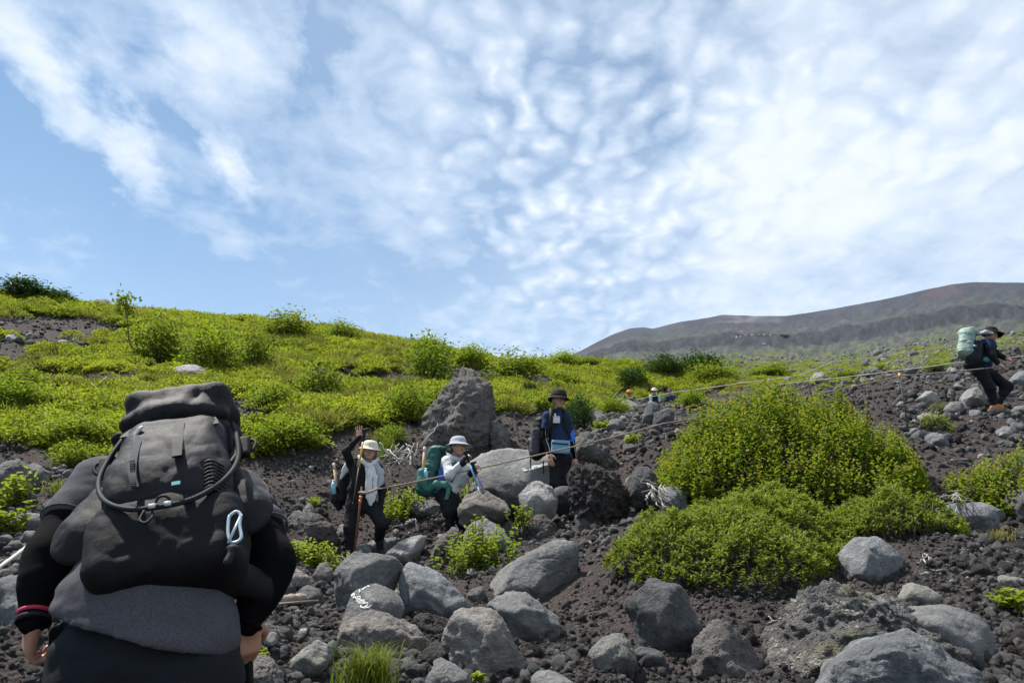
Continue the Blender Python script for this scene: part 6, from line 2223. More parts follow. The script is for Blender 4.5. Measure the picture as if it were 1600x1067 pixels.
# compression buckles at both sides of the lid
for sx in (-1, 1):
    g = Sdf(0.006)
    c0 = pk(sx * 0.172, 0.015, hz * 0.40)
    g.box(c0, (0.022, 0.014, 0.032), PM, 0.008)
    g.cone(c0 + PM[:, 2] * 0.03, pk(sx * 0.155, 0.01, hz * 0.68), 0.008, 0.007)
    g.cone(c0, pk(sx * 0.150, 0.04, hz * 0.20), 0.008, 0.007)
    sdf_part('side_buckle', g, 0.004, MC['strap'], pack)
    v, f = tube(spline([pk(sx * 0.165, 0.0, hz * 0.52), pk(sx * 0.205, 0.01, hz * 0.47), pk(sx * 0.200, 0.012, hz * 0.36), pk(sx * 0.168, 0.01, hz * 0.33)], 6), 0.005, 6)
    part('gear_loop', v, f, MC['strap'], pack)
    v, f = strip(spline([pk(sx * 0.085, 0.035, hz * 0.86), pk(sx * 0.110, 0.075, hz * 0.66), pk(sx * 0.115, 0.085, hz * 0.60)], 4), None, PM[:, 0], 0.020, -PM[:, 1], 0.004)
    part('lid_strap', v, f, MC['strap'], pack, False)
    # hip belt round to the front and shoulder harness over the shoulders
    hb = Sdf(0.02)
    hb.chain([pk(sx * 0.14, -0.05, -hz * 0.86), pk(sx * 0.20, -0.16, -hz * 0.95), pk(sx * 0.15, -0.30, -hz * 1.02)], [0.045, 0.042, 0.030], flat=(PM[:, 1] * 0.5 + PM[:, 0] * sx, 0.45))
    sdf_part('hip_belt', hb, 0.009, MC['packdeep'], pack)
    ss_ = sh_l if sx < 0 else sh_r
    hb = Sdf(0.02)
    hb.chain([pk(sx * 0.07, -0.13, hz * 0.55), lerp(ss_, neck, 0.42) + [0, -0.02, 0.085], lerp(ss_, neck, 0.36) + [0, 0.12, 0.03], lerp(ss_, neck, 0.30) + [0, 0.13, -0.18]], [0.03, 0.032, 0.032, 0.022], flat=((0, 0.5, 0.6), 0.4))
    sdf_part('shoulder_strap', hb, 0.009, MC['packdeep'], pack)
# carabiner hanging at the lower right
cc = pk(0.172, 0.085, -hz * 0.62)
ring = [(-0.012, 0.050), (0.006, 0.062), (0.018, 0.048), (0.017, 0.010), (0.022, -0.030), (0.010, -0.044), (-0.006, -0.040), (-0.014, -0.010), (-0.014, 0.030), (-0.012, 0.050)]
v, f = tube(spline([cc + PM[:, 0] * x - PM[:, 1] * (0.02 + 0.06 * abs(z)) * 0 - PM[:, 1] * 0.012 + PM[:, 2] * z * 0.82 for x, z in [(x * 0.85, z) for x, z in ring]], 6), 0.0040, 8)
cb = empty('carabiner', cc - PM[:, 2] * 0.045, 'pale blue metal carabiner hanging on the near backpack', 'carabiner')
part('frame', v, f, MC['cara'], cb)
v, f = tube([cc + PM[:, 0] * 0.018 - PM[:, 1] * 0.012 + PM[:, 2] * 0.04, cc - PM[:, 0] * 0.010 - PM[:, 1] * 0.016 - PM[:, 2] * 0.038], 0.0035, 8)
part('gate', v, f, MC['cara'], cb)
g = Sdf(0.008)
g.ell(cc - PM[:, 1] * 0.012 - PM[:, 2] * 0.052, (0.016, 0.010, 0.010))
g.cone(cc - PM[:, 1] * 0.012 - PM[:, 2] * 0.055, cc - PM[:, 0] * 0.012 - PM[:, 1] * 0.010 - PM[:, 2] * 0.085, 0.007, 0.010)
sdf_part('cord_knot', g, 0.004, MC['piping'], cb)
# trekking poles held low
gl = wr_l + np.array([0.012, 0.065, -0.075])
tipl = np.array([gl[0] - 0.22, gl[1] + 0.35, 0.0])
tipl[2] = h1(tipl[0], tipl[1])
pole('black trekking pole in the left hand of the near hiker', gl + np.array([0.02, -0.01, 0.04]), tipl, MC['iron'], MC['iron'], 0.5, 0.0075, 0.13, grip_dir=(0.5, -0.3, 0.3))
gr = wr_r + np.array([-0.018, 0.065, -0.075])
tipr = np.array([gr[0] + 0.03, gr[1] + 0.30, 0.0])
tipr[2] = h1(tipr[0], tipr[1])
pole('black trekking pole in the right hand of the near hiker', gr + np.array([0.0, -0.01, 0.04]), tipr, MC['iron'], MC['iron'], 0.5, 0.0075, 0.13, grip_dir=(-0.5, -0.3, 0.3))


# ------------------------------------------------------------------ the other hikers
def boot(root, ankle, toe, mat=None, r=0.045, under=None, k=1.0):
    a = np.asarray(ankle, float)
    t = nrm(np.array([toe[0], toe[1], 0]))
    M = np.stack([np.cross(t, [0, 0, 1]), t, [0, 0, 1]], 1)
    s = Sdf(0.03)
    s.cone(a + [0, 0, 0.05], a, r, r)
    s.box(a + t * 0.055 * k + [0, 0, -0.038], (0.045, 0.125 * k, 0.048), M, 0.035)
    b_ = sdf_part('boot', s, 0.01, mat or MC['black'], root)
    s = Sdf(0.005)
    s.box(a + t * 0.055 * k + [0, 0, -0.088], (0.048, 0.130 * k, 0.012), M, 0.008)
    sdf_part('sole', s, 0.008, MC['sole'] if mat is not None else MC['strap'], root, None, b_)
    return b_


def limb(name, mat, pts, rad, root, vox=0.009, wr=(0.004, 9.0, (1, 1, 2), 1.0), k=0.03, under=None, flat=None):
    s = Sdf(k)
    s.chain([np.asarray(p) for p in pts], rad, flat=flat)
    return sdf_part(name, s, vox, mat, root, wr, under)


def body(root, skin, head, face, up, neckb, arms, legs, hands, torso, fine=0.0055):
    """one continuous skin mesh: torso, limbs, head and hands"""
    b_ = Sdf(0.05)
    for c, r in torso:
        b_.ell(c, np.asarray(r) * 0.70)
    for s_, e_, w_ in arms:
        b_.cone(s_, e_, 0.042, 0.034).cone(e_, w_, 0.034, 0.025)
    for h_, k_, a_ in legs:
        b_.cone(h_, k_, 0.072, 0.050).cone(k_, a_, 0.046, 0.034)
    b_.cone(neckb, np.asarray(head) - nrm(up) * 0.03, 0.052, 0.048)
    V, Fq = b_.mesh(0.014)
    hs_ = Sdf(0.01)
    M, at = head_sdf(hs_, head, face, up, 0.245)
    V2, F2 = hs_.mesh(fine)
    ps = [(V, Fq.tolist()), (V2, F2.tolist())]
    for h in hands:
        q = Sdf(0.008)
        hand_sdf(q, *h)
        v_, f_ = q.mesh(0.0045)
        ps.append((v_, f_.tolist()))
    V, Fq = join(ps)
    o = part('body', V, np.array(Fq), skin, root)
    return o, M, at


def frames_pack(bottom, top, xhint):
    M = frame(np.asarray(top) - np.asarray(bottom), xhint)
    return M, lerp(bottom, top, 0.5), np.linalg.norm(np.asarray(top) - np.asarray(bottom)) / 2


# --- woman waving
dW = 10.55
Q = lambda x, y, dd=0.0: P(x, y, dW + dd)
ft_r, ft_l = Q(546, 861, 0.05), Q(592, 846, 0.25)
root = empty('person', [Q(560, 860)[0], dW, h1(Q(560, 860)[0], dW)], 'woman in black with cream hat waving one raised hand', 'person')
head = Q(578, 704, -0.02)
nk = Q(574, 726, 0.02)
shR, shL = Q(549, 727, 0.04), Q(591, 731, 0.02)
elR, wrR = Q(541, 705, -0.10), Q(561, 684, -0.18)
elL, wrL = Q(597, 766, 0.05), Q(594, 800, -0.03)
hpR, hpL = Q(552, 785, 0.05), Q(576, 785, 0.05)
knR, knL = Q(547, 824, 0.0), Q(597, 818, -0.12)
fw = (0.10, -1.0, -0.05)
bd_, M, at = body(root, MC['skin'], head, fw, (0.05, 0.05, 1), nk, [(shR, elR, wrR), (shL, elL, wrL)], [(hpR, knR, ft_r), (hpL, knL, ft_l)],
                  [(wrR, (-0.10, 0.1, 1.0), (0.05, -1, 0.1), (1, 0, 0.2), 0.17, 0.12, 0.95), (wrL, (0.0, -0.2, -1), (-1, 0, 0), (0, -1, 0), 0.165, 0.5, 0.1)],
                  [(Q(566, 745, 0.04), (0.15, 0.10, 0.18)), (Q(562, 775, 0.05), (0.15, 0.11, 0.14))])
face_parts(root, bd_, M, at)
s = Sdf(0.02)
s.ell(at(0, -0.030, 0.030), (0.092, 0.10, 0.096), M)
s.ell(at(-0.075, -0.02, -0.045), (0.022, 0.040, 0.055), M)
s.ell(at(0.075, -0.02, -0.045), (0.022, 0.040, 0.055), M)
sdf_part('hair', s, 0.007, MC['brownhair'], root)
bucket_hat(root, at(0, 0, 0.012), fw, (0.06, 0.10, 1), MC['cream'], 0.108, 0.098, 0.042, 0.7, base=0.026)
s = Sdf(0.05)
s.ell(Q(568, 737, 0.04), (0.185, 0.115, 0.13))
s.ell(Q(563, 765, 0.05), (0.170, 0.120, 0.16))
s.cone(Q(567, 742, 0.045), Q(562, 780, 0.05), 0.155, 0.155, None, 'u', ((0, 1, 0), 0.76))
s.ell(Q(561, 782, 0.05), (0.172, 0.125, 0.10))
s.chain([shR, elR, lerp(elR, wrR, 0.97)], [0.066, 0.054, 0.038])
s.chain([shL, elL, lerp(elL, wrL, 0.96)], [0.066, 0.054, 0.038])
s.cone(nk - [0, 0, 0.02], nk + [0, 0, 0.055], 0.068, 0.062)
sdf_part('black_top', s, 0.009, MC['black'], root, (0.006, 8.0, (1, 1, 1.6), 2.0))
s = Sdf(0.05)
s.ell(Q(562, 790, 0.05), (0.172, 0.125, 0.12))
s.chain([hpR, knR, ft_r + [0, 0, 0.03]], [0.105, 0.085, 0.072])
s.chain([hpL, knL, ft_l + [0, 0, 0.03]], [0.105, 0.085, 0.070])
sdf_part('black_trousers', s, 0.010, MC['black'], root, (0.006, 8.0, (1, 1, 1.6), 4.0))
boot(root, ft_r + [0, 0, 0.0], (0.1, -1, 0))
boot(root, ft_l + [0, 0, 0.0], (0.3, -1, 0))
limb('glove_cuff', MC['black'], [lerp(elR, wrR, 0.85), lerp(elR, wrR, 1.02)], [0.036, 0.038], root, 0.006, None)
# light scarf round the neck with hanging ends, grey jacket tied over one shoulder
sc_ = Sdf(0.015)
sc_.chain([Q(561, 713, -0.02), Q(566, 720, -0.10), Q(575, 728, -0.13), Q(584, 724, -0.10), Q(590, 717, 0.0)], [0.030, 0.034, 0.036, 0.034, 0.028])
sc_.chain([Q(575, 727, -0.13), Q(577, 742, -0.16), Q(576, 762, -0.17), Q(577, 776, -0.16), Q(579, 786, -0.15)], [0.040, 0.052, 0.050, 0.048, 0.034], flat=((0, 1, 0), 0.42))
sc_.chain([Q(582, 728, -0.12), Q(586, 745, -0.14), Q(585, 770, -0.15), Q(583, 782, -0.15)], [0.030, 0.036, 0.036, 0.030], flat=((0, 1, 0), 0.42))
scarf = sdf_part('white_scarf', sc_, 0.007, MC['white'], root, (0.006, 14.0, (2, 1, 0.6), 1.0))
jk = Sdf(0.02)
jk.chain([Q(587, 727, -0.08), Q(593, 738, -0.08), Q(594, 752, -0.08), Q(590, 760, -0.10)], [0.050, 0.062, 0.055, 0.035], flat=((0, 1, 0), 0.6))
sdf_part('grey_jacket', jk, 0.008, MC['lgrey'], root, (0.006, 12.0, (1.5, 1, 1), 5.0))
jk = Sdf(0.02)
jk.chain([Q(546, 719, 0.08), Q(540, 733, 0.08), Q(532, 748, 0.10)], [0.045, 0.050, 0.020], flat=((0, 1, 0), 0.5))
sdf_part('white_cloth', jk, 0.008, MC['white'], root, (0.005, 12.0, (1.5, 1, 1), 6.0), )
# her pack, bottle and staff
pk_r = empty('backpack', Q(528, 792, 0.25), 'small black backpack on the waving woman', 'backpack')
s = Sdf(0.04)
s.box(Q(541, 762, 0.26), (0.135, 0.10, 0.24), frame((0.03, 0.1, 1), (1, 0.6, 0)), 0.07)
sk_ = sdf_part('main_sack', s, 0.009, MC['packdeep'], pk_r, (0.005, 8.0, (1, 1, 1.5), 1.0))
s = Sdf(0.02)
s.chain([Q(523, 764, 0.15), Q(523, 780, 0.16), Q(530, 792, 0.20)], [0.052, 0.056, 0.045])
sdf_part('side_pocket', s, 0.008, MC['packblack'], pk_r)
for a_, b_ in (((553, 722), (549, 770)),):
    v, f = strip(spline([Q(556, 716, -0.02), Q(553, 735, -0.11), Q(552, 760, -0.10), Q(546, 780, 0.02)], 5), None, (1, 0.2, 0), 0.05, (0, -1, 0), 0.008)
    part('shoulder_strap', v, f, MC['strap'], pk_r)
bt = empty('water_bottle', Q(522, 772, 0.12), 'blue-tinted water bottle in the side pocket of the woman', 'bottle')
v, f = tube([Q(522, 772, 0.12), Q(521, 757, 0.12), Q(521, 753, 0.12)], [0.034, 0.034, 0.018], 14)
part('flask', v, f, MC['bottle'], bt)
v, f = tube([Q(521, 753, 0.12), Q(521, 750, 0.12)], 0.017, 12)
part('cap', v, f, MC['polewhite'], bt)
sf = empty('wooden_staff', Q(527, 775, 0.14), 'wooden staff with pink end in the waving woman pack', 'staff')
v, f = tube([Q(527, 775, 0.14), Q(522.5, 733, 0.14)], 0.0165, 8)
part('shaft', v, f, MC['wood'], sf)
v, f = tube([Q(522.5, 733, 0.14), Q(521.5, 723, 0.14)], 0.017, 8)
part('end_wrap', v, f, MC['pinkend'], sf)
pole('yellow and black trekking pole hanging from the raised hand', Q(570, 672, -0.24), Q(551, 789, -0.26), MC['yellow'], MC['iron'], 0.50, 0.0125, 0.13, grip_dir=(1, 0, 0.25))

# --- man in white and blue with green pack, walking to the right
dM = 10.55
Q = lambda x, y, dd=0.0: P(x, y, dM + dd)
gM = h1(Q(705, 840)[0], dM)
root = empty('person', [Q(703, 840)[0], dM, gM], 'man in white and blue shirt gripping two trekking poles', 'person')
head = Q(716, 698, -0.03)
nk = Q(711, 716, 0.0)
shR, shL = Q(698, 720, -0.12), Q(720, 720, 0.14)
elR, wrR = Q(702, 742, -0.24), Q(724, 722, -0.26)
elL, wrL = Q(722, 752, 0.02), Q(738, 738, -0.16)
hpR, hpL = Q(696, 772, -0.07), Q(703, 770, 0.10)
knR, knL = Q(704, 806, -0.14), Q(716, 800, 0.02)
anR = np.array([Q(703, 830)[0], dM - 0.05, h1(Q(703, 830)[0], dM - 0.05) + 0.09])
anL = np.array([Q(722, 830)[0], dM + 0.15, h1(Q(722, 830)[0], dM + 0.15) + 0.09])
fw = (0.62, -0.78, -0.02)
bd_, M, at = body(root, MC['skin'], head, fw, (0.1, 0.0, 1), nk, [(shR, elR, wrR), (shL, elL, wrL)], [(hpR, knR, anR), (hpL, knL, anL)],
                  [(wrR, (0.45, -0.2, 0.75), (0.6, 0.5, -0.3), (0.2, -0.6, 0.6), 0.17, 1.15, 0.05), (wrL, (0.55, -0.3, 0.6), (0.6, 0.5, -0.3), (0.2, -0.6, 0.6), 0.17, 1.15, 0.05)],
                  [(Q(704, 735), (0.13, 0.13, 0.16)), (Q(698, 760), (0.12, 0.13, 0.14))])
face_parts(root, bd_, M, at)
s = Sdf(0.02)
s.ell(at(0, -0.030, 0.028), (0.091, 0.098, 0.094), M)
s.ell(at(0, -0.055, -0.02), (0.070, 0.045, 0.050), M)
sdf_part('hair', s, 0.007, MC['hair'], root)
bucket_hat(root, at(0, 0, 0.010), (0.62, -0.78, 0.06), (0.0, 0.02, 1), MC['hatgrey'], 0.108, 0.098, 0.068, 0.65, base=0.034)
s = Sdf(0.05)
s.ell(Q(706, 728), (0.155, 0.175, 0.12))
s.ell(Q(702, 746), (0.150, 0.150, 0.15))
s.cone(Q(705, 733), Q(699, 764), 0.140, 0.140)
s.ell(Q(698, 765), (0.150, 0.150, 0.10))
s.chain([shR, elR, lerp(elR, wrR, 0.86)], [0.076, 0.062, 0.046])
s.chain([shL, elL, lerp(elL, wrL, 0.80)], [0.076, 0.062, 0.046])
shirt = sdf_part('white_shirt', s, 0.009, MC['offwhite'], root, (0.006, 8.0, (1, 1, 1.6), 2.0))
s = Sdf(0.03)
s.chain([Q(691, 735, -0.10), Q(691, 748, -0.125), Q(695, 758, -0.13)], [0.050, 0.056, 0.046], flat=((0, 1, 0), 0.6))
s.chain([Q(682, 767, -0.08), Q(690, 768, -0.12), Q(696, 767, -0.13)], [0.032, 0.038, 0.030], flat=((0, 1, 0), 0.6))
sdf_part('blue_side_panel', s, 0.008, MC['blue'], root, None, shirt)
s = Sdf(0.02)
s.chain([Q(701, 711, -0.10), Q(710, 717, -0.16), Q(719, 720, -0.12), Q(723, 713, 0.0)], [0.034, 0.038, 0.036, 0.03])
s.chain([Q(714, 719, -0.15), Q(718, 728, -0.15)], [0.036, 0.022])
sdf_part('grey_neck_towel', s, 0.007, MC['lgrey'], root, (0.005, 14.0, (1, 1, 1), 3.0))
s = Sdf(0.05)
s.ell(Q(697, 775), (0.150, 0.150, 0.10))
s.chain([hpR, lerp(hpR, knR, 0.80)], [0.115, 0.105])
s.chain([hpL, lerp(hpL, knL, 0.80)], [0.110, 0.095])
sdf_part('black_shorts', s, 0.009, MC['black'], root, (0.006, 8.0, (1, 1, 1.6), 7.0))
for k_, a_, h_ in ((knR, anR, hpR), (knL, anL, hpL)):
    limb('black_tights', MC['navy'], [lerp(h_, k_, 0.7), k_, lerp(k_, a_, 0.4), a_ + [0, 0, 0.03]], [0.068, 0.062, 0.060, 0.044], root)
boot(root, anR, (1, -0.3, 0))
boot(root, anL, (1, -0.3, 0))
for e_, w_ in ((elR, wrR), (elL, wrL)):
    limb('black_glove', MC['black'], [lerp(e_, w_, 0.80), w_, w_ + nrm([0.45, -0.25, 0.7]) * 0.05], [0.042, 0.040, 0.038], root, 0.007, None)
gp = empty('backpack', Q(668, 776, -0.05), 'deep green backpack on the man in white', 'backpack')
s = Sdf(0.04)
Mg = frame((0.08, 0.06, 1), (1, -0.35, 0))
s.box(Q(679, 722, 0.02), (0.115, 0.14, 0.17), Mg, 0.07, taper=(0.85, 0.9))
s.box(Q(669, 755, 0.02), (0.135, 0.15, 0.17), Mg, 0.08)
s.ell(Q(684, 702, 0.02), (0.125, 0.13, 0.06))
mg_ = sdf_part('main_sack', s, 0.009, MC['green'], gp, (0.007, 7.0, (1, 1, 1.5), 1.0))
s = Sdf(0.03)
s.chain([Q(659, 738, -0.10), Q(660, 752, -0.11), Q(666, 762, -0.10)], [0.060, 0.068, 0.050])
sdf_part('side_pocket', s, 0.008, MC['green2'], gp)
s = Sdf(0.03)
s.chain([Q(670, 762, -0.13), Q(683, 756, -0.20), Q(696, 757, -0.22), Q(704, 762, -0.16)], [0.050, 0.055, 0.045, 0.03], flat=((0, 1, 0), 0.6))
sdf_part('hip_belt', s, 0.008, MC['green2'], gp, (0.005, 9.0, (1, 1, 1), 2.0))
v, f = strip(spline([Q(700, 760, -0.22), Q(700, 770, -0.22), Q(697, 780, -0.21)], 4), None, (1, 0, 0.1), 0.055, (0, -1, 0), 0.006)
part('belt_strap', v, f, MC['green2'], gp)
s = Sdf(0.02)
s.chain([Q(692, 706, 0.0), Q(703, 712, -0.12), Q(709, 724, -0.19), Q(712, 738, -0.18), Q(706, 752, -0.17)], [0.022, 0.026, 0.026, 0.022, 0.016], flat=((0, 1, 0.3), 0.5))
sdf_part('shoulder_strap', s, 0.007, MC['green'], gp)
sf = empty('wooden_staff', Q(660, 745, -0.10), 'wooden staff with pink end in the green backpack', 'staff')
v, f = tube([Q(660, 745, -0.10), Q(663, 706, -0.10)], 0.0175, 8)
part('shaft', v, f, MC['wood'], sf)
v, f = tube([Q(663, 706, -0.10), Q(663.6, 698, -0.10)], 0.018, 8)
part('end_wrap', v, f, MC['pinkend'], sf)
bt = empty('water_bottle', Q(666, 748, -0.14), 'clear bottle in the pocket of the green backpack', 'bottle')
v, f = tube([Q(666, 748, -0.14), Q(665.5, 737, -0.14), Q(665.5, 734, -0.14)], [0.03, 0.03, 0.017], 12)
part('flask', v, f, MC['bottle'], bt)
v, f = tube([Q(665.5, 734, -0.14), Q(665.5, 731, -0.14)], 0.018, 12)
part('cap', v, f, MC['polewhite'], bt)
tp = Q(727, 706, -0.33)
pole('light blue trekking pole held by the man in white', tp, tp + nrm(Q(748, 764, -0.40) - tp) * 0.95, MC['poleblue'], MC['poleblue'], 0.5, 0.011, 0.13, basket=MC['polewhite'], grip_dir=(1, 0, 0.4))
tp = Q(738, 724, -0.24)
pole('purple trekking pole held by the man in white', tp, tp + nrm(Q(756, 766, -0.30) - tp) * 0.85, MC['polepurple'], MC['polepurple'], 0.5, 0.011, 0.13, grip_dir=(1, 0, 0.4))

# --- man in the navy tee
dB = 11.15
Q = lambda x, y, dd=0.0: P(x, y, dB + dd)
root = empty('person', [Q(875, 800)[0], dB, h1(Q(875, 800)[0], dB)], 'man in navy tee and black hat standing with light blue pouch', 'person')
head = Q(873, 625, -0.02)
nk = Q(872, 641, 0.02)
shR, shL = Q(856, 650, 0.0), Q(886, 652, 0.04)
elR, wrR = Q(850, 683, -0.02), Q(859, 710, -0.14)
elL, wrL = Q(893, 691, 0.06), Q(899, 717, -0.02)
hpR, hpL = Q(867, 716, 0.0), Q(882, 716, 0.06)
knR, knL = Q(868, 757, -0.06), Q(884, 757, 0.02)
anR = np.array([Q(868, 790)[0], dB, h1(Q(868, 790)[0], dB) + 0.09])
anL = np.array([Q(886, 790)[0], dB + 0.12, h1(Q(886, 790)[0], dB + 0.12) + 0.09])
fw = (0.16, -1.0, -0.02)
bd_, M, at = body(root, MC['skin2'], head, fw, (0.03, 0.0, 1), nk, [(shR, elR, wrR), (shL, elL, wrL)], [(hpR, knR, anR), (hpL, knL, anL)],
                  [(wrR, (0.12, -0.25, -1), (0.5, 0.6, 0), (0.6, -0.7, 0), 0.185, 0.35, 0.1), (wrL, (0.2, -0.2, -1), (-0.6, 0.5, 0), (-0.2, -0.9, 0), 0.18, 0.4, 0.1)],
                  [(Q(872, 672, 0.02), (0.16, 0.11, 0.18)), (Q(874, 702, 0.02), (0.14, 0.10, 0.14))])
face_parts(root, bd_, M, at, smile=0.004)
s = Sdf(0.02)
s.ell(at(0, -0.030, 0.028), (0.090, 0.098, 0.094), M)
s.ell(at(0, -0.055, -0.02), (0.070, 0.045, 0.050), M)
sdf_part('hair', s, 0.007, MC['hair'], root)
bucket_hat(root, at(0, 0, 0.012), fw, (0.03, 0.08, 1), MC['hatdark'], 0.108, 0.098, 0.048, 1.15, base=0.046, band=MC['black'])
s = Sdf(0.05)
s.ell(Q(871, 656, 0.02), (0.190, 0.115, 0.12))
s.cone(Q(872, 650, 0.02), Q(872.5, 640, 0.02), 0.085, 0.066)
s.ell(Q(873, 682, 0.02), (0.165, 0.115, 0.16))
s.cone(Q(872, 662, 0.02), Q(874, 702, 0.02), 0.155, 0.150, None, 'u', ((0, 1, 0), 0.74))
s.ell(Q(874, 700, 0.02), (0.160, 0.118, 0.13))
s.cone(shR, lerp(shR, elR, 0.62), 0.078, 0.070)
s.cone(shL, lerp(shL, elL, 0.62), 0.076, 0.068)
for s_, e_ in ((shR, elR), (shL, elL)):
    dd = nrm(e_ - s_)
    s.box(lerp(s_, e_, 0.66) + dd * 0.10, (0.085, 0.085, 0.10), frame(dd), 0, 0.004, 's')
tee3 = sdf_part('navy_tee', s, 0.008, MC['navytee'], root, (0.006, 8.0, (1, 1, 1.6), 9.0))
for s_, e_, w_ in ((shR, elR, wrR), (shL, elL, wrL)):
    sl = limb('arm_sleeve', MC['blackknit'], [lerp(s_, e_, 0.5), e_, lerp(e_, w_, 0.96)], [0.056, 0.048, 0.036], root)
    v, f = tube(spline([lerp(s_, e_, 0.62) + [0.0, -0.055, 0], e_ + [0.02, -0.050, 0], lerp(e_, w_, 0.5) + [0.02, -0.045, 0], lerp(e_, w_, 0.95) + [0.015, -0.036, 0]], 5), 0.004, 5)
    part('white_stitching', v, f, MC['lgrey'], root, True, sl)
limb('blue_armband', MC['armband'], [lerp(shL, elL, 0.62), lerp(shL, elL, 0.88)], [0.066, 0.064], root, 0.008, None)
s = Sdf(0.04)
s.ell(Q(874, 716, 0.02), (0.158, 0.120, 0.12))
s.chain([hpR, knR, anR + [0, 0, 0.03]], [0.100, 0.082, 0.066])
s.chain([hpL, knL, anL + [0, 0, 0.03]], [0.100, 0.082, 0.066])
sdf_part('dark_trousers', s, 0.010, MC['black'], root, (0.006, 8.0, (1, 1, 1.6), 11.0))
boot(root, anR, (0.3, -1, 0))
boot(root, anL, (0.3, -1, 0))
po = empty('waist_pouch', Q(876, 711, -0.13), 'light blue waist pouch on the man in navy tee', 'pouch')
s = Sdf(0.02)
s.box(Q(876, 698, -0.145), (0.135, 0.035, 0.098), frame((0.06, 0, 1), (1, 0, -0.06)), 0.03)
pou = sdf_part('bag', s, 0.007, MC['lblue'], po, (0.004, 9.0, (1, 1, 1), 1.0))
v, f = strip([Q(862, 692, -0.185), Q(888, 694, -0.185)], None, (0, 0, 1), 0.018, (0, -1, 0), 0.004)
part('zip', v, f, MC['strap'], po, False, pou)
v, f = tube(spline([Q(862, 690, -0.14), Q(863, 670, -0.13), Q(866, 650, -0.09)], 5), 0.008, 6)
part('strap', v, f, MC['strap'], po)
bg_ = empty('name_badge', Q(869, 661, -0.15), 'white name badge hanging on the navy tee', 'badge')
Mb = frame((0.05, 0, 1), (1, -0.1, 0))
s = Sdf(0.002)
s.box(Q(869.5, 656, -0.135), (0.050, 0.004, 0.045), Mb, 0.003)
sdf_part('card', s, 0.005, MC['white'], bg_)
s = Sdf(0.002)
s.box(Q(869.5, 650.5, -0.139), (0.046, 0.004, 0.008), Mb, 0.002)
sdf_part('printed_band', s, 0.004, MC['lgrey'], bg_)
s = Sdf(0.002)
s.box(Q(867.5, 648, -0.125), (0.010, 0.006, 0.020), Mb, 0.003)
sdf_part('clip', s, 0.004, MC['metal'], bg_)
bp = empty('backpack', Q(838, 722, 0.15), 'grey-black backpack on the man in navy tee', 'backpack')
s = Sdf(0.05)
Mk = frame((0.10, 0.02, 1), (1, 0.5, 0))
s.box(Q(843, 682, 0.20), (0.12, 0.13, 0.29), Mk, 0.08, taper=(0.8, 0.85))
s.ell(Q(838, 700, 0.16), (0.115, 0.12, 0.19))
sk_ = sdf_part('main_sack', s, 0.009, MC['packblack'], bp, (0.006, 7.0, (1, 1, 1.5), 3.0))
s = Sdf(0.03)
s.box(Q(836, 690, 0.06), (0.075, 0.055, 0.20), Mk, 0.05)
fpk = sdf_part('front_pocket', s, 0.008, MC['tee'], bp, (0.005, 8.0, (1, 1, 1.5), 3.0))
s = Sdf(0.003)
s.box(Q(828.5, 686, 0.0), (0.022, 0.006, 0.018), Mk, 0.003)
sdf_part('white_label', s, 0.004, MC['white'], bp, None, fpk)
for x0, y0, y1 in ((829, 712, 733), (849, 720, 740)):
    v, f = strip([Q(x0, y0, 0.08), Q(x0 + 0.5, y1, 0.08)], None, (1, 0, 0), 0.018, (0, -1, 0), 0.004)
    part('loose_strap', v, f, MC['strap'], bp, False)
for ss_, sx in ((shR, 1), (shL, -1)):
    v, f = strip(spline([lerp(ss_, nk, 0.3) + [0, 0.14, 0.02], lerp(ss_, nk, 0.3) + [0, 0.0, 0.085], lerp(ss_, nk, 0.3) + [0, -0.115, -0.02], lerp(ss_, nk, 0.2) + [0, -0.13, -0.18], lerp(ss_, nk, 0.0) + [-0.02 * sx, -0.07, -0.32]], 5), None, (1, 0.1, 0), 0.055, (0, -1, 0.2), 0.012)
    part('shoulder_strap', v, f, MC['strap'], bp)

# --- hiker going uphill on the right
dR = 13.45
Q = lambda x, y, dd=0.0: P(x, y, dR + dd)
root = empty('person', [Q(1550, 640)[0], dR, h1(Q(1550, 640)[0], dR)], 'hiker in dark clothes bent forward holding the rope', 'person')
head = Q(1549, 522, 0.02)
nk = Q(1543, 529, 0.05)
shR, shL = Q(1545, 538, -0.16), Q(1540, 535, 0.20)
elR, wrR = Q(1550, 556, -0.22), Q(1560, 569, -0.22)
elL, wrL = Q(1556, 553, 0.22), Q(1572, 560, 0.10)
hpR, hpL = Q(1532, 580, -0.08), Q(1538, 578, 0.10)
knR, knL = Q(1547, 606, -0.10), Q(1574, 604, 0.12)
anR, anL = Q(1553, 634, -0.04), Q(1558, 631, 0.16)
for a_ in (anR, anL):
    a_[2] = max(min(a_[2], h1(a_[0], a_[1]) + 0.16), h1(a_[0], a_[1]) + 0.10)
bd_, M, at = body(root, MC['skin'], head, (0.9, 0.35, -0.30), (0.25, 0, 1), nk, [(shR, elR, wrR), (shL, elL, wrL)], [(hpR, knR, anR), (hpL, knL, anL)],
                  [(wrR, (0.75, -0.1, -0.5), (0.1, 0.6, -0.7), (0.5, -0.2, 0.6), 0.18, 1.1, 0.05), (wrL, (0.8, -0.1, -0.4), (0.1, 0.6, -0.7), (0.5, -0.2, 0.6), 0.18, 1.1, 0.05)],
                  [(Q(1540, 545, 0.03), (0.15, 0.13, 0.17)), (Q(1535, 570, 0.02), (0.15, 0.13, 0.15))], 0.008)
bucket_hat(root, at(0, 0, 0.008), (0.9, 0.3, -0.15), (0.2, 0, 1), MC['black'], 0.106, 0.09, 0.075, 0.55, base=0.030)
s = Sdf(0.02)
s.ell(at(0, -0.028, 0.02), (0.083, 0.090, 0.086), M)
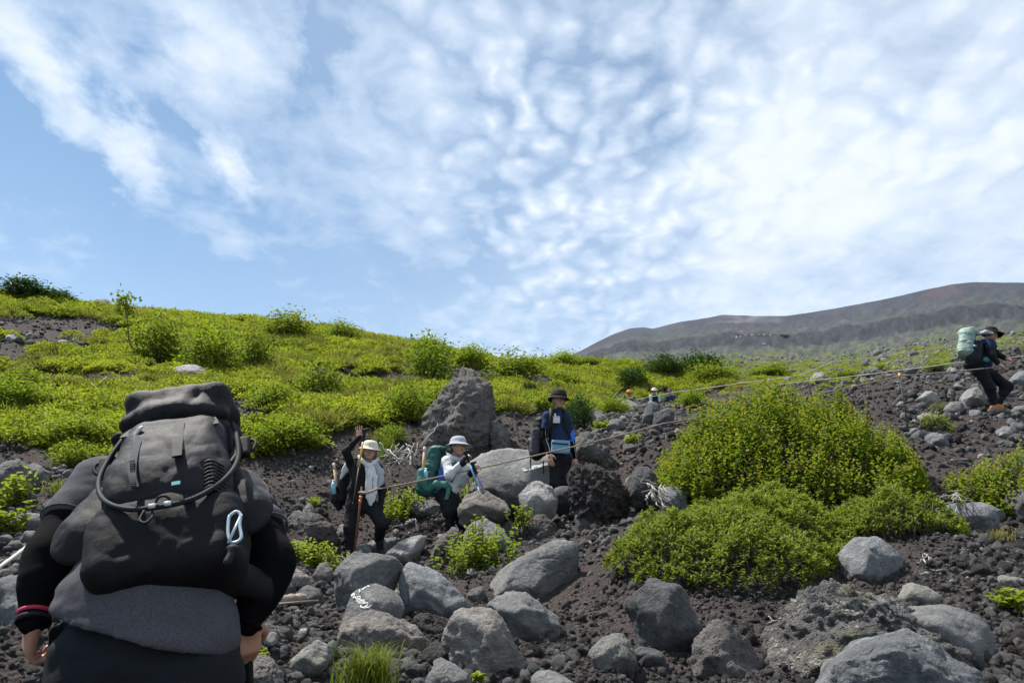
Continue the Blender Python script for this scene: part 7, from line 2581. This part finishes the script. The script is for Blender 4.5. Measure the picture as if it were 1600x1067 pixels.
sdf_part('hair', s, 0.008, MC['hair'], root)
s = Sdf(0.05)
s.ell(Q(1541, 541, 0.03), (0.175, 0.16, 0.14))
s.ell(Q(1538, 557, 0.02), (0.165, 0.15, 0.16))
s.cone(Q(1541, 544, 0.02), Q(1535, 572, 0.02), 0.14, 0.14)
s.ell(Q(1534, 572, 0.02), (0.160, 0.145, 0.12))
s.cone(shR, lerp(shR, elR, 0.5), 0.085, 0.078)
s.cone(shL, lerp(shL, elL, 0.5), 0.085, 0.078)
sdf_part('navy_top', s, 0.010, MC['navytee'], root, (0.007, 7.0, (1, 1, 1.5), 2.0))
for s_, e_, w_ in ((shR, elR, wrR), (shL, elL, wrL)):
    limb('dark_sleeve', MC['black'], [lerp(s_, e_, 0.3), e_, lerp(e_, w_, 0.85)], [0.080, 0.066, 0.046], root, 0.010)
s = Sdf(0.05)
s.ell(Q(1534, 581, 0.02), (0.165, 0.145, 0.12))
s.chain([hpR, knR, anR + [0, 0, 0.05]], [0.115, 0.092, 0.078])
s.chain([hpL, knL, anL + [0, 0, 0.05]], [0.115, 0.096, 0.080])
sdf_part('navy_trousers', s, 0.010, MC['navy'], root, (0.008, 7.0, (1, 1, 1.5), 4.0))
boot(root, anR - [0, 0, 0.01], (0.6, -0.75, 0), MC['bootor'], 0.058, None, 0.85)
boot(root, anL - [0, 0, 0.01], (0.5, 0.8, 0), MC['bootor'], 0.058, None, 0.85)
gp = empty('backpack', Q(1520, 580, -0.05), 'pale sage backpack on the uphill hiker', 'backpack')
s = Sdf(0.05)
Mg = frame((0.30, 0.05, 1), (1, -0.6, -0.3))
s.box(Q(1510, 538, -0.02), (0.15, 0.17, 0.27), Mg, 0.11, taper=(0.85, 0.9))
s.ell(Q(1513, 520, 0.0), (0.18, 0.17, 0.10))
sdf_part('rain_cover', s, 0.010, MC['sage'], gp, (0.010, 6.0, (1, 1, 2.5), 1.0))
s = Sdf(0.05)
s.box(Q(1523, 552, -0.06), (0.13, 0.16, 0.22), Mg, 0.08)
s.ell(Q(1521, 570, -0.03), (0.17, 0.16, 0.10))
ls_ = sdf_part('dark_side', s, 0.010, MC['packblack'], gp, (0.006, 7.0, (1, 1, 1.5), 2.0))
v, f = tube([Q(1523, 542, -0.24), Q(1523.5, 539, -0.25)], 0.026, 10)
part('blue_bottle_cap', v, f, MC['poleblue'], gp, True, ls_)
limb('shoulder_strap', MC['lgrey'], [Q(1529, 522, -0.10), Q(1540, 519, -0.20), Q(1551, 521, -0.20)], [0.030, 0.035, 0.025], gp, 0.009, None)
s = Sdf(0.02)
s.ell(Q(1541, 562, -0.20), (0.06, 0.03, 0.05))
sdf_part('hip_pocket', s, 0.009, MC['green2'], gp)

# --- three far hikers, seen from the chest up behind rocks
def far_hiker(label, px, py_top, dF, hatm, topm, facex, extra=None, cloth=None):
    hx = P(px, py_top, dF)
    hd_ = hx - np.array([0, 0, 0.13])
    g = h1(hx[0], dF)
    root = empty('person', [hx[0], dF, g], label, 'person', 'far hikers behind the boulder field')
    nk = hd_ - [0, 0, 0.16]
    sR, sL = nk + [-0.17, 0, -0.08], nk + [0.17, 0, -0.08]
    hip = nk - [0, 0, 0.58]
    eR, eL = sR + [-0.06, -0.05, -0.27], sL + [0.06, -0.05, -0.27]
    wR, wL = eR + [0.06, -0.2, -0.05], eL + [-0.02, -0.2, -0.05]
    aR, aL = np.array([hip[0] - 0.1, dF - 0.1, g + 0.08]), np.array([hip[0] + 0.1, dF + 0.15, g + 0.08])
    fw = nrm([facex, -0.8, -0.1])
    b_, M, at = body(root, MC['skin2'], hd_, fw, (0, 0, 1), nk, [(sR, eR, wR), (sL, eL, wL)], [(hip - [0.09, 0, 0], lerp(hip - [0.09, 0, 0], aR, .5) + [0, -.05, 0], aR), (hip + [0.09, 0, 0], lerp(hip + [0.09, 0, 0], aL, .5) + [0, -.05, 0], aL)],
                     [(wR, (0.2, -0.8, 0.2), (0, 0, -1), (1, 0, 0), 0.17, 0.6, 0.1), (wL, (0, -0.8, 0.2), (0, 0, -1), (-1, 0, 0), 0.17, 0.6, 0.1)],
                     [(nk - [0, 0, 0.2], (0.15, 0.1, 0.2)), (hip + [0, 0, 0.08], (0.14, 0.1, 0.15))], 0.012)
    bucket_hat(root, at(0, 0, 0.01), fw, (0, 0, 1), hatm, 0.105, 0.10, 0.06, 0.4, base=0.03)
    s = Sdf(0.05)
    s.ell(nk - [0, 0, 0.14], (0.19, 0.12, 0.15))
    s.ell(nk - [0, 0, 0.38], (0.17, 0.12, 0.26))
    s.chain([sR, eR, lerp(eR, wR, .8)], [0.075, 0.062, 0.045])
    s.chain([sL, eL, lerp(eL, wL, .8)], [0.075, 0.062, 0.045])
    top_ = sdf_part('jacket', s, 0.014, topm, root)
    if cloth is not None:
        for s_ in (sR, sL):
            limb('light_shoulder', cloth, [s_ + [0, -0.06, 0.0], s_ + [0, -0.09, -0.2]], [0.07, 0.05], root, 0.014, None, under=top_)
    s = Sdf(0.05)
    s.ell(hip + [0, 0, 0.02], (0.16, 0.12, 0.13))
    s.chain([hip - [0.09, 0, 0], lerp(hip - [0.09, 0, 0], aR, .5) + [0, -.05, 0], aR], [0.1, 0.08, 0.065])
    s.chain([hip + [0.09, 0, 0], lerp(hip + [0.09, 0, 0], aL, .5) + [0, -.05, 0], aL], [0.1, 0.08, 0.065])
    sdf_part('trousers', s, 0.016, MC['black'], root)
    boot(root, aR, (0, -1, 0))
    boot(root, aL, (0, -1, 0))
    if extra is not None:
        limb('white_item', extra, [wL + [0, -0.06, 0.0], wL + [0.02, -0.06, -0.2]], [0.05, 0.06], root, 0.014, None)
    return root


far_hiker('far hiker with orange hat behind the boulder field', 983, 609, 31.5, MC['orangehat'], MC['black'], 0.55, MC['white'])
far_hiker('far hiker with white hat and pale shoulders', 1022, 606, 31.8, MC['white'], MC['black'], 0.1, MC['white'], MC['cyan'])
far_hiker('far hiker with dark brown hat right of the white hat', 1047, 607, 32.2, MC['rust'], MC['navytee'], -0.2)

# ------------------------------------------------------------------ ropes and stakes
def rope(label, pts, r, mat, sag=0.03):
    out = []
    for a_, b_ in zip(pts[:-1], pts[1:]):
        for t in np.linspace(0, 1, 14)[:-1]:
            p = lerp(a_, b_, t)
            p[2] -= 4 * t * (1 - t) * sag * np.linalg.norm(b_ - a_) * 0.5
            out.append(p)
    out.append(np.asarray(pts[-1], float))
    out = np.array(out)
    v, f = tube(out, r * (1 + 0.12 * np.sin(np.arange(len(out)) * 2.1)), 8)
    o = obj('rope', mesh_from('rope', v - out[0], f, mat), None, out[0])
    return tag(o, label, 'rope')


def stake(label, top, foot, r, mat, bands=()):
    top, foot = np.asarray(top, float), np.asarray(foot, float)
    foot = foot.copy()
    root = empty('iron_stake', foot, label, 'stake')
    ax = nrm(foot - top)
    v, f = tube([top, lerp(top, foot, 0.5) + [r * 0.4, 0, 0], foot + ax * 0.15], r, 8)
    part('rod', v, f, mat, root)
    for t, m_, h in bands:
        c = lerp(top, foot, t)
        v, f = tube([c - ax * h / 2, c + ax * h / 2], r * 1.35, 10)
        part('tape_band', v, f, m_, root)
    return root


st_top, st_foot = P(565.5, 760, 10.12), P(553.5, 860, 10.14)
stake('rusty iron rod with orange and yellow tape before the woman', st_top, st_foot, 0.0145, MC['rust'], ((0.17, MC['yellow'], 0.035), (0.235, MC['orange'], 0.045)))
RP = [P(560, 769, 10.10), P(566, 768, 10.09), P(580, 766, 10.1), P(868, 704, 10.62), P(1035, 662, 11.6), P(1330, 604, 13.0), P(1405, 587, 13.1), P(1562, 573, 13.2), P(1720, 556, 13.4)]
rope('weathered hand rope running past the hikers up the slope', RP, 0.0095, MC['rope'], 0.012)
v, f = tube(spline([P(562, 769, 10.06), P(572, 770, 10.03), P(582, 767, 10.05), P(590, 763, 10.1)], 6), 0.015, 8)
o = obj('rope_knot', mesh_from('rope_knot', v - P(576, 768, 10.05), f, MC['rope']), None, P(576, 768, 10.05))
tag(o, 'thick rope knot at the rusty iron rod', 'knot')
g = P(1412, 625, 13.15)
g[2] = h1(g[0], g[1])
stake('thin iron stake with yellow tie in the rubble at right', P(1405, 582, 13.1), g, 0.014, MC['iron'], ((0.06, MC['yellow'], 0.09),))
rope('thin pale rope along the crest behind the big bush', [P(990, 625, 29.0), P(1051, 613, 28.5), P(1160, 598, 26.5), P(1248, 587, 25.5), P(1300, 565, 26.0), P(1420, 550, 31.0), P(1485, 541, 33.0), P(1640, 520, 36.0)], 0.014, MC['ropewhite'], 0.012)
rope('second rope rising to the right behind the uphill hiker', [P(1200, 603, 19.0), P(1262, 595, 18.5), P(1400, 579, 16.6), P(1499, 566, 15.6), P(1640, 552, 15.0)], 0.009, MC['ropewhite'], 0.012)
for lb, px, py, dd in (('iron stake of the crest rope behind the bush', 1300, 565, 26.0), ('short iron stake near the far hikers', 1051, 612, 28.5), ('thin stake of the crest rope near the uphill hiker', 1420, 549, 31.0), ('low stake of the second rope at the bush top', 1262, 594, 18.5)):
    q = P(px, py, dd)
    stake(lb, q + [0, 0, 0.05], np.array([q[0] + 0.05, q[1], min(h1(q[0], q[1]), q[2] - 0.2)]), 0.012, MC['iron'])
sk_top = P(236, 790, 6.6)
rope('white rope at the left edge behind the near hiker', [P(-130, 985, 2.7), P(0, 885, 3.3), P(46, 850, 3.9), sk_top], 0.0085, MC['ropewhite'], 0.008)
stake('iron stake hidden behind the near hiker', sk_top + [0, 0, 0.05], np.array([sk_top[0], sk_top[1], h1(sk_top[0], sk_top[1])]), 0.018, MC['rust'])

# ------------------------------------------------------------------ white paint on stones
from mathutils.bvhtree import BVHTree
M_PAINT = mat_plain('white_paint', (0.62, 0.62, 0.60), 0.85, 0.2, 0.4, 120, var=0.25)


def paint(rock, strokes, name, w):
    """strokes: pixel polylines laid on the stone's surface"""
    me = rock.data
    loc = np.array(rock.location)
    bv = BVHTree.FromPolygons([tuple(v.co) for v in me.vertices], [tuple(p.vertices) for p in me.polygons])
    org = Vector((np.array([0, 0, EYE]) - loc).tolist())
    V, Fq = [], []
    for st_, wk in strokes:
        pts = []
        pl = []
        for a_, b_ in zip(st_[:-1], st_[1:]):
            n_ = max(2, int(np.hypot(b_[0] - a_[0], b_[1] - a_[1]) / 1.0))
            pl += [lerp(a_, b_, t) for t in np.linspace(0, 1, n_, endpoint=False)]
        pl.append(np.array(st_[-1], float))
        for x, y in pl:
            d_ = Vector((P(x, y, 5.0) - np.array([0, 0, EYE])).tolist()).normalized()
            h_ = bv.ray_cast(org, d_)
            if h_[0] is not None:
                pts.append((np.array(h_[0]), np.array(h_[1])))
        if len(pts) < 2:
            continue
        for i, (p, nn) in enumerate(pts):
            t = nrm(pts[min(i + 1, len(pts) - 1)][0] - pts[max(i - 1, 0)][0] + 1e-9)
            sd = nrm(np.cross(t, nn))
            ww = w * wk * (0.75 + 0.5 * abs(math.sin(i * 1.7)))
            k = len(V)
            V += [p + nn * 0.006 - sd * ww, p + nn * 0.006 + sd * ww]
            if i:
                Fq.append((k - 2, k - 1, k + 1, k))
    if Fq:
        obj(name, mesh_from(name, np.array(V), Fq, M_PAINT), rock)


paint(LET, [([(544, 929), (547, 924), (551, 925), (552, 929), (548, 931), (544, 929)], 2.0), ([(546, 928), (551, 927)], 2.6), ([(552, 924), (555, 929), (552, 933)], 1.0),
            ([(562, 921), (563, 925)], 1.0), ([(566, 922), (571, 918), (573, 917)], 1.2), ([(575, 915), (577, 917)], 0.9),
            ([(552, 934), (556, 932), (558, 936)], 1.0), ([(559, 932), (563, 931), (564, 934), (560, 935), (559, 932)], 0.9),
            ([(557, 939), (562, 936), (566, 937)], 1.1), ([(559, 941), (565, 938), (571, 937)], 1.1), ([(561, 943), (567, 940), (572, 940)], 1.0),
            ([(565, 944), (564, 947), (568, 949), (573, 946), (576, 944)], 1.2), ([(567, 943), (571, 942), (576, 941)], 1.0), ([(570, 949), (577, 948), (581, 945)], 1.1),
            ([(542, 936), (540, 941), (537, 947)], 1.5)], 'painted_lettering', 0.0042)
paint(SLAB, [([(816, 733), (830, 730), (845, 727), (858, 724)], 1.0), ([(818, 735), (832, 732), (846, 728)], 0.8)], 'painted_stripe', 0.022)


# ------------------------------------------------------------------ huts far up the slope
def boxv(c, h):
    c, h = np.asarray(c, float), np.asarray(h, float)
    V = [c + h * np.array([x, y, z]) for x in (-1, 1) for y in (-1, 1) for z in (-1, 1)]
    return np.array(V), [(0, 1, 3, 2), (4, 6, 7, 5), (0, 4, 5, 1), (2, 3, 7, 6), (0, 2, 6, 4), (1, 5, 7, 3)]


def far_at(px, py):
    return hit(px, py, 60, 1600)


q = far_at(1154, 528)
m1 = q[1] / F * 1.06                          # metres per photo pixel there
hut = empty('mountain_hut', q, 'small white-fronted hut with grey arched roof far up the slope', 'hut')
W_, D_, H_ = 6.4 * m1, 5 * m1, 3.6 * m1
for x, w in ((-3.2, 2.3), (3.0, 2.0)):
    v, f = boxv(q + [x * m1, 0, 1.7 * m1], (w * m1, 0.4 * m1, 1.9 * m1))
    part('white_wall', v, f, MC['hutwall'], hut, False)
v, f = boxv(q + [0, 0.7 * m1, 1.6 * m1], (W_, 0.5 * m1, 1.9 * m1))
part('dark_wall', v, f, MC['hutdark'], hut, False)
prof = [(-7.6, 1.6), (-6.4, 3.4), (-4, 4.7), (0, 5.6), (4, 4.7), (6.4, 3.4), (7.6, 1.6)]
V, Fq = [], []
for yy in (-0.6, 6.0):
    V += [q + np.array([a * m1, yy * m1, b * m1]) for a, b in prof] + [q + np.array([a * 0.92 * m1, yy * m1, (b - 0.9) * m1]) for a, b in prof]
n_ = len(prof)
for i in range(n_ - 1):
    Fq += [(i, i + 1, 2 * n_ + i + 1, 2 * n_ + i), (n_ + i + 1, n_ + i, 3 * n_ + i, 3 * n_ + i + 1), (i, n_ + i, n_ + i + 1, i + 1), (2 * n_ + i + 1, 3 * n_ + i + 1, 3 * n_ + i, 2 * n_ + i)]
part('roof', np.array(V), Fq, MC['hutroof'], hut, False)
q = far_at(1226, 527)
hut = empty('mountain_hut', q, 'long low dark hut right of the white-fronted one', 'hut')
v, f = boxv(q + [0, 0, 1.4 * m1], (6.0 * m1, 2.5 * m1, 1.6 * m1))
part('wall', v, f, MC['hutdark'], hut, False)
v, f = boxv(q + [0, 0, 3.3 * m1], (6.8 * m1, 3.0 * m1, 0.4 * m1))
part('roof', v, f, MC['hutroof'], hut, False)
q0 = far_at(1187, 524)
wl = empty('stone_wall', q0, 'low reddish stone wall between the two far huts', 'wall')
rkw = random.Random(9)
for j in range(14):
    q = far_at(1166 + j * 3.2, 524)
    v, f = boxv(q + [0, 0, 0.8 * m1], (1.7 * m1, 1.2 * m1, (0.9 + 0.5 * rkw.random()) * m1))
    part('wall_block', v, f, MR['tan'] if j % 3 else MC['pinkend'], wl, False)
for lb, px, py, s_ in (('small white shelter on the far slope below the huts', 1194, 538, 2.0),):
    q = far_at(px, py)
    sh = empty('shelter', q, lb, 'shelter')
    m2 = q[1] / F
    v, f = boxv(q + [0, 0, 0.8 * m2], (s_ * m2, s_ * m2, 1.1 * m2))
    part('wall', v, f, MC['hutwall'], sh, False)
    v, f = boxv(q + [0, 0, 2.1 * m2], (s_ * 1.1 * m2, s_ * 1.1 * m2, 0.2 * m2))
    part('roof', v, f, MC['hutroof'], sh, False)

# ------------------------------------------------------------------ air
HAZE = True
if HAZE:
    v, f = boxv((0, 0, 60), (2750, 2750, 720))
    hz_me = mesh_from('haze', v, f, None, False)
    bm = bmesh.new()
    bm.from_mesh(hz_me)
    bmesh.ops.recalc_face_normals(bm, faces=bm.faces[:])
    bm.to_mesh(hz_me)
    bm.free()
    m, n = new_mat('haze_air')
    pv = n.new('ShaderNodeVolumePrincipled')
    pv.inputs['Color'].default_value = (0.55, 0.76, 1.0, 1)
    pv.inputs['Density'].default_value = 0.000022
    pv.inputs['Anisotropy'].default_value = 0.0
    oo = n.new('ShaderNodeOutputMaterial')
    n.put(oo.inputs['Volume'], pv.outputs[0])
    hz_me.materials.append(m)
    hzo = obj('haze', hz_me)
    tag(hzo, 'thin pale haze in the air over the slope', None, None, 'stuff')
    # a wisp of mist below the ridge
    m, n = new_mat('mist_air')
    pv = n.new('ShaderNodeVolumePrincipled')
    pv.inputs['Color'].default_value = (0.95, 0.97, 1.0, 1)
    pv.inputs['Anisotropy'].default_value = 0.2
    co = n.coord('Object')
    nz = n.noise(n.mapping(co, scale=(1.0, 1.0, 1.6)), 2.2, 4, 0.6)
    fall = n.maprange(n.vmath('LENGTH', co), 0.35, 1.0, 1.0, 0.0)
    dn = n.math('MULTIPLY', n.math('MULTIPLY', n.maprange(nz, 0.42, 0.70), fall), 0.008)
    n.put(pv.inputs['Density'], dn)
    oo = n.new('ShaderNodeOutputMaterial')
    n.put(oo.inputs['Volume'], pv.outputs[0])
    vv, ff = ico(3)
    mm = mesh_from('mist', vv, ff, m)
    mo = obj('mist', mm, None, P(1165, 502, 1200.0))
    mo.scale = (75, 60, 26)
    tag(mo, 'faint wisp of mist drifting below the far ridge', None, None, 'stuff')
